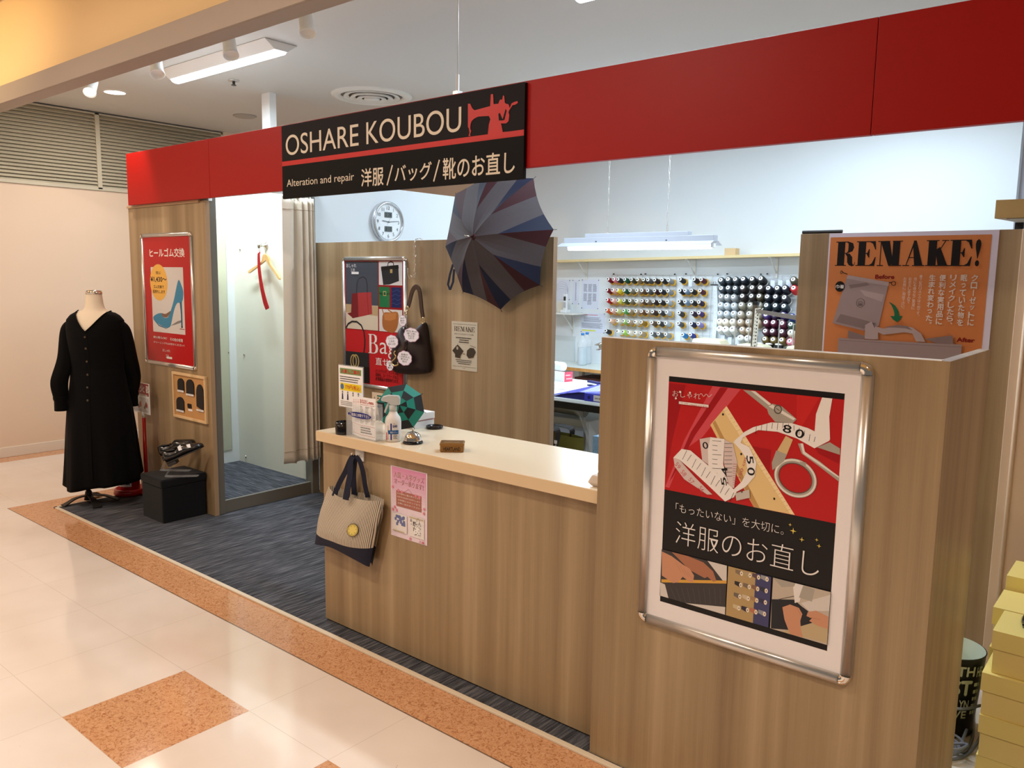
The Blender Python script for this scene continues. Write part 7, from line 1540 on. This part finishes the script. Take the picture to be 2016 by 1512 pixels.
# ------------------------------------------------------------------ white cutting table and what is on and under it
TW = mat('cutting_table_white', (226, 234, 238), 0.3); ZC = .7805
t = thing('cutting_table', 'white cutting table behind the counter with papers and a blue binder', 'table', (-3.1, 4.63, 0))
MB().bx((-4.0, 4.19, .756), (-1.9, 5.06, .7803), TW).build('top', t, bevel=.004)
MB().bx((-3.95, 4.25, .70), (-1.95, 4.28, .755), BLACK).bx((-3.95, 4.98, .70), (-1.95, 5.01, .755), BLACK).build('apron', t)
for x in (-3.9, -2.0):
    for y in (4.27, 4.98): MB().bx((x - .02, y - .02, 0), (x + .02, y + .02, .756), MDK).build('leg', t)
BIN = mat('binder_blue', (48, 54, 172), 0.35); BIND = mat('binder_blue_inside', (20, 20, 96), 0.5)
t = thing('ring_binder', 'blue ring binder lying open-edged at the front of the cutting table', 'binder', (-2.9, 4.3, ZC)); a = az(1109, 780.5, ZC); b = az(1152, 789.5, ZC)
mb = MB(); mb.prism([(0, 0), (.26, 0), (.26, .045), (.24, .048), (.10, .035), (0, .004)], (b.x - .255, b.y + .02, ZC), (1, 0, 0), (0, 0, 1), (0, 1, 0), .24, BIND); mb.build('pages_and_back', t)
mb = MB(); mb.add([(b.x - .30, b.y + .015, ZC + .003), (b.x - .06, b.y + .015, ZC + .048), (b.x + .16, b.y + .02, ZC + .054), (b.x + .16, b.y + .28, ZC + .054), (b.x - .02, b.y + .30, ZC + .09), (b.x - .26, b.y + .26, ZC + .006)], [(0, 1, 4, 5), (1, 2, 3, 4)], BIN); mb.build('cover', t, solid=.003)
MB().bx((b.x - .01, b.y + .004, ZC), (b.x + .18, b.y + .016, ZC + .05), BIN).build('spine', t, bevel=.002)
P = Print(*PY(b.y + .0035)); P.rect(b.x + .06, ZC + .006, b.x + .178, ZC + .044, I_PALE); P.ell(b.x + .026, ZC + .025, .011, .011, BIND); P.lines(b.x + .07, ZC + .03, b.x + .16, ZC + .018, 1, I_GREY, .8, 3); P.build('spine_label', t)
a = az(1170, 762, ZC); t = thing('blue_stapler', 'dark blue stapler on the cutting table behind the binder', 'stapler', tuple(a)); M = Matrix.Translation(V((a.x, a.y, ZC))) @ Matrix.Rotation(radians(-20), 4, 'Z')
MB().bx((-.07, -.016, .0005), (.07, .016, .012), BIND, M).build('base', t, bevel=.003); MB().bx((-.07, -.015, .026), (.068, .015, .042), BIND, M).bx((.04, -.012, .012), (.066, .012, .03), BIND, M).build('arm', t, bevel=.003)
for k, (u, v, sx_, sy_, r_, lb) in enumerate(((1115, 770, .30, .21, .2, 'white sheet of paper on the cutting table left of the binder'), (1140, 764, .21, .30, -.3, 'white sheet of paper on the cutting table behind the binder'), (1094, 762, .2, .25, .5, 'grey printed sheet at the left end of the cutting table'))):
    c = az(u, v, ZC); M = Matrix.Translation(V((c.x, c.y, ZC + .0004 + .0012 * k))) @ Matrix.Rotation(r_, 4, 'Z'); tag(MB().bx((-sx_ / 2, -sy_ / 2, 0), (sx_ / 2, sy_ / 2, .001), WHITEPAPER if k < 2 else mat('grey_sheet', (186, 184, 190), 0.6), M).build('loose_sheet'), lb, 'paper', 'loose sheets on the cutting table')
a = az(1111, 752.5, ZC); c_ = az(1126, 751, ZC); PKB = mat('pink_box_end', (238, 84, 108), 0.5)
t = thing('carton', 'white carton with a bright pink end on the cutting table', 'box', (a.x - .1, a.y, ZC)); dv = V((c_.x - a.x, c_.y - a.y, 0)); dv = dv.normalized() * .085; ev = V((-dv.y, dv.x, 0)).normalized(); hb_ = .075
A = V((a.x, a.y, ZC)); MB().prism([(0, 0), (.40, 0), (.40, hb_), (0, hb_)], A, ev, (0, 0, 1), dv, .085, WHITEPAPER).build('carton_body', t)
P = Print(lambda i, j: A + dv.normalized() * i + V((0, 0, j)), -ev, .0004); P.rect(0, 0, .085, hb_, PKB); P.lines(.012, .055, .06, .045, 1, I_WHITE, .8, 1, 0); P.lines(.02, .028, .08, .018, 1, I_WHITE, .8, 2, 0); P.build('pink_end', t)
Rl = A + V((0, 0, hb_ + .0335)) + ev * .03
tag(MB().lathe([(.012, 0), (.033, 0), (.033, .24), (.012, .24)], 24, mat('roll_white', (228, 232, 236), 0.7), Matrix.Translation(Rl + dv * .5 - V((.02, 0, 0))) @ ev.to_track_quat('Z', 'Y').to_matrix().to_4x4()).build('paper_roll', smooth=False), 'white paper roll lying on the white carton', 'paper roll')
# under the table
DRW = mat('drawer_translucent', (150, 158, 172), 0.35); DRF = mat('drawer_frame', (170, 170, 166), 0.5)
t = thing('plastic_chest', 'grey plastic storage drawers under the cutting table', 'drawers', (-3.2, 4.45, 0)); xa = -3.52; xb = ay(1150, 860, 4.33).x + .04
MB().bx((xa, 4.32, .0), (xb, 4.72, .625), DRF).build('carcass', t, bevel=.006)
for k in range(2): z0 = .04 + .29 * k; MB().bx((xa + .02, 4.308, z0), (xb - .03, 4.322, z0 + .25), DRW).build('drawer', t, bevel=.004)
c = ay(1110, 806, 4.3); tag(MB().tube(smooth_path([(c.x - .32, 4.42, .664), (c.x - .1, 4.42, .667), (c.x + .06, 4.42, .664), (c.x + .10, 4.42, .656)]), [.034] * 6 + [.036] * 6 + [.034] * 6 + [.016], 12, mat('plastic_wrap_grey', (142, 138, 126), 0.2, coat=.6)).build('wrapped_roll', smooth=True), 'grey roll in clear plastic lying on the storage drawers', 'roll')
PLS = mat('clear_film', (236, 238, 240), 0.12, alpha=.22, spec=.9)
mb = MB(); xs0 = xb - .12; mb.grid(lambda u, w: V((xs0 + .28 * w + .10 * u + .02 * sin(5 * u + 3 * w), 4.275 + .012 * sin(9 * w + 9 * u), .69 - .62 * w ** 1.6 + .01 * sin(14 * u))), 14, 20, PLS); tag(mb.build('plastic_sheet', smooth=True), 'crumpled clear plastic sheet hanging down beside the storage drawers', 'plastic sheet')
OLV = mat('olive_bag_cloth', (88, 84, 24), 0.7, var=.2, vs=30); ybg = 3.95
t = thing('olive_bag', 'olive green tote with black straps standing below the cutting table', 'tote bag', (-2.85, ybg, 0)); x1 = ay(1150, 870, ybg).x; x0 = x1 - .42; zt0 = ay(1100, 850, ybg).z; zt1 = ay(1149, 861, ybg).z
mb = MB(); dep = .16
def ob(u, w, s_): top_ = zt0 - .005 + (zt1 - zt0) * max(0, (u - .45) / .55) ** .7; return V((x0 + (x1 - x0) * u, ybg + s_ * dep * (.5 - .25 * (1 - w)) * sin(pi * min(1, max(0, u))) ** .35 + (0 if 0 < u < 1 else 0), .002 + (top_ - .002) * (1 - w)))
for s_ in (-1, 1): mb.grid(lambda u, w: ob(u, w, s_) + V((0, .008 * sin(11 * u + 5 * w) * sin(pi * u), 0)), 20, 14, OLV)
mb.build('bag_body', t, smooth=True)
for k, yy in ((0, ybg - .055), (1, ybg + .05)):
    cx_ = x1 - .24 + .03 * k; pts = smooth_path([(cx_ - .10, yy - .006, zt0 - .19), (cx_ - .09, yy - .004, zt0 - .02), (cx_ - .05, yy, zt0 + .045 - .02 * k), (cx_ + .03, yy, zt0 + .05 - .02 * k), (cx_ + .085, yy, zt0 + .01), (cx_ + .07, yy - .006, zt0 - .09), (cx_ + .04, yy - .01, zt0 - .19)], 6); mb = MB(); ribbon(mb, pts, V((.0, .016, 0)) if False else V((.010, .012, .006)), .003, BLACK); mb.build('strap', t)
xs_ = ay(1097, 860, ybg - .09).x; P = Print(lambda a_, b_: (xs_ + a_, ybg - .105, b_), (0, -1, 0)); P.m.bx((xs_ - .012, ybg - .1045, zt0 - .24), (xs_ + .012, ybg - .103, zt0 - .03), BLACK); P.rect(-.011, zt0 - .05, .011, zt0 - .03, I_WHITE)
P.text('YOUR', -.036, zt0 - .085, .036, zt0 - .072, I_WHITE, .03, rot=-pi / 2); P.text('SHEA', -.036, zt0 - .175, .036, zt0 - .162, I_WHITE, .03, rot=-pi / 2); P.build('strap_tag', t)
c = ay(1167, 858, 3.95); tag(MB().bx((c.x, 3.95, .0), (c.x + .28, 4.15, c.z), mat('pale_blue_pattern', (120, 156, 186), 0.5, var=.35, vs=60)).build('patterned_box', bevel=.003), 'pale blue patterned box beside the olive bag', 'box')
# ================================================================== right edge: shelf, boxes, shoe, bucket, cables
YW_ = mat('yellow_pine', (164, 128, 74), 0.5, var=.06, vs=30); UND = mat('board_underside', (176, 166, 150), 0.6)
t = thing('wooden_shelf_unit', 'yellow wooden shelf end above the rear panel at the far right', 'shelf', (-.3, 3.95, 0))
mb = MB(); pl = [(-.654, 3.90), (.3, 3.90), (.3, 4.25), (-.60, 4.25)]
mb.add([(x, y, z) for z in (1.8195, 1.895) for x, y in pl], [(3, 2, 1, 0), (4, 5, 6, 7), (0, 1, 5, 4), (1, 2, 6, 5), (2, 3, 7, 6), (3, 0, 4, 7)], YW_); mb.build('top_board', t, bevel=.001)
MB().bx((-.61, 3.905, 1.8165), (.29, 4.24, 1.8192), UND).build('underside_panel', t)
for x in (-.598, .2): MB().bx((x - .016, 4.14, 0), (x + .016, 4.17, 1.8165), BLACK).build('leg', t)
YB1 = mat('shoebox_yellow', (240, 220, 134), 0.6); YB2 = mat('shoebox_yellow_body', (238, 216, 136), 0.6)
def shoebox(w=.34, d=.195, h=.1325):
    t = thing('shoe_box', '-', 'shoe box', group='yellow shoe boxes')
    MB().bx((.005, .005, 0), (w - .005, d - .005, h - .005), YB2).build('box_body', t, bevel=.0015)
    mb = MB(); lh = .056; mb.bx((0, 0, h - .004), (w, d, h), YB1)
    for a, b in (((0, 0), (w, .003)), ((0, d - .003), (w, d)), ((0, .003), (.003, d - .003)), ((w - .003, .003), (w, d - .003))): mb.bx((a[0], a[1], h - lh), (b[0], b[1], h - .004), YB1)
    mb.build('lid', t); return t
sb = shoebox(); Lb = ['bottom yellow shoe box of the front stack', 'yellow shoe box second from the bottom of the front stack', 'yellow shoe box third from the bottom of the front stack', 'top yellow shoe box of the front stack, under the black shoe']
fx = -.356
for k in range(4):
    loc = (fx + (0, -.012, -.016, 0)[k] * (1 if k else -1.2) - (.012 if k == 0 else 0), 2.682 - (.012 if k in (1, 2) else 0.004 * (k == 0)), .0006 + .1327 * k)
    if k == 0: sb.location = loc; sb['label'] = Lb[0]
    else: dup(sb, loc, 0, Lb[k])
for k in range(4): dup(sb, (-.388, 2.884, .0006 + .1327 * k), 0, ['bottom yellow shoe box of the middle stack', 'yellow shoe box second from the bottom of the middle stack', 'yellow shoe box third from the bottom of the middle stack', 'top yellow shoe box of the middle stack, behind the front stack'][k])
for k in range(4): dup(sb, (-.386, 3.092, .0006 + .1327 * k + (.044 if k == 3 else 0)), 0, ['bottom yellow shoe box of the rear stack', 'yellow shoe box second from the bottom of the rear stack', 'yellow shoe box third from the bottom of the rear stack', 'top yellow shoe box of the rear stack by the cream partition'][k]) if k < 3 else None
big = thing('shoe_box', 'top yellow shoe box of the rear stack by the cream partition', 'shoe box', (-.386, 3.092, .3990), 'yellow shoe boxes')
MB().bx((-.381, 3.097, .3990), (-.051, 3.282, .574), YB2).build('box_body', big, bevel=.0015); MB().bx((-.386, 3.092, .522), (-.046, 3.287, .578), YB1).build('lid', big, bevel=.001)
shoe('black_shoe', 'black shoe with a bow lying on the front stack of yellow boxes', (-.17, 2.775, .562), (-.335 + .04, 2.79, .534), None)[0].pop('group', None)
# printed bucket
BKT = mat('bucket_black', (14, 14, 15), 0.45); BKI = mat('bucket_inside', (196, 206, 188), 0.5); c = V((-.525, 3.055, 0)); T = Matrix.Translation(c)
t = thing('printed_bin', 'black waste bin with white lettering behind the tall screen', 'waste bin', tuple(c))
MB().lathe([(.0001, .0005), (.082, .0005), (.086, .004), (.108, .292), (.110, .296), (.106, .297)], 36, BKT, T, False).build('bin_body', t, smooth=True)
MB().lathe([(.1065, .297), (.1045, .292), (.083, .012), (.0001, .011)], 36, BKI, T, False).build('bin_lining', t, smooth=True)
vw = math.atan2(-c.y, -c.x)
P = Print(lambda a_, b_: c + V(((.0875 + .0763 * b_) * cos(vw + .25 + a_ / .1), (.0875 + .0763 * b_) * sin(vw + .25 + a_ / .1), b_)), (.3, -.95, 0), .0003)
BKW = ink('bin_letter', 186, 186, 160); P.text('NORTH', -.10, .235, .055, .272, BKW, .03); P.text('EAST', -.085, .165, .052, .222, BKW, .04); P.text('BROOKLYN', -.085, .118, .048, .150, BKW, .02); P.text('AVE', -.03, .082, .044, .110, BKW, .02); P.text('HE', .062, .235, .085, .272, BKW, .03); P.lines(.058, .22, .085, .09, 5, BKW, .5, 2); P.build('lettering', t)
CAB = mat('grey_cable', (120, 122, 134), 0.5)
pts = [(-.44, 2.96, .06)] + [(-.50 + .05 * cos(k * .7) + .001 * k, 2.875 + .06 * sin(k * .7), .007 + .0016 * k) for k in range(28)] + [(-.47, 2.88, .03), (-.435, 2.90, .006), (-.43, 3.02, .006), (-.46, 3.2, .006), (-.49, 3.30, .05), (-.50, 3.435, .14)]
tag(MB().tube(smooth_path(pts, 4), .0048, 6, CAB).build('coiled_cable', smooth=True), 'coiled grey cable on the floor behind the tall screen', 'cable')
pts = [(-.60, 2.85, .006), (-.52, 2.80, .006), (-.45, 2.84, .006), (-.418, 2.92, .006), (-.40, 3.0, .05), (-.41, 3.06, .11), (-.455, 2.93, .14) , (-.6, 2.87, .12)]
tag(MB().tube(smooth_path(pts, 6), .005, 6, CAB).build('loose_cable', smooth=True), 'loose grey cable looping beside the black waste bin', 'cable')
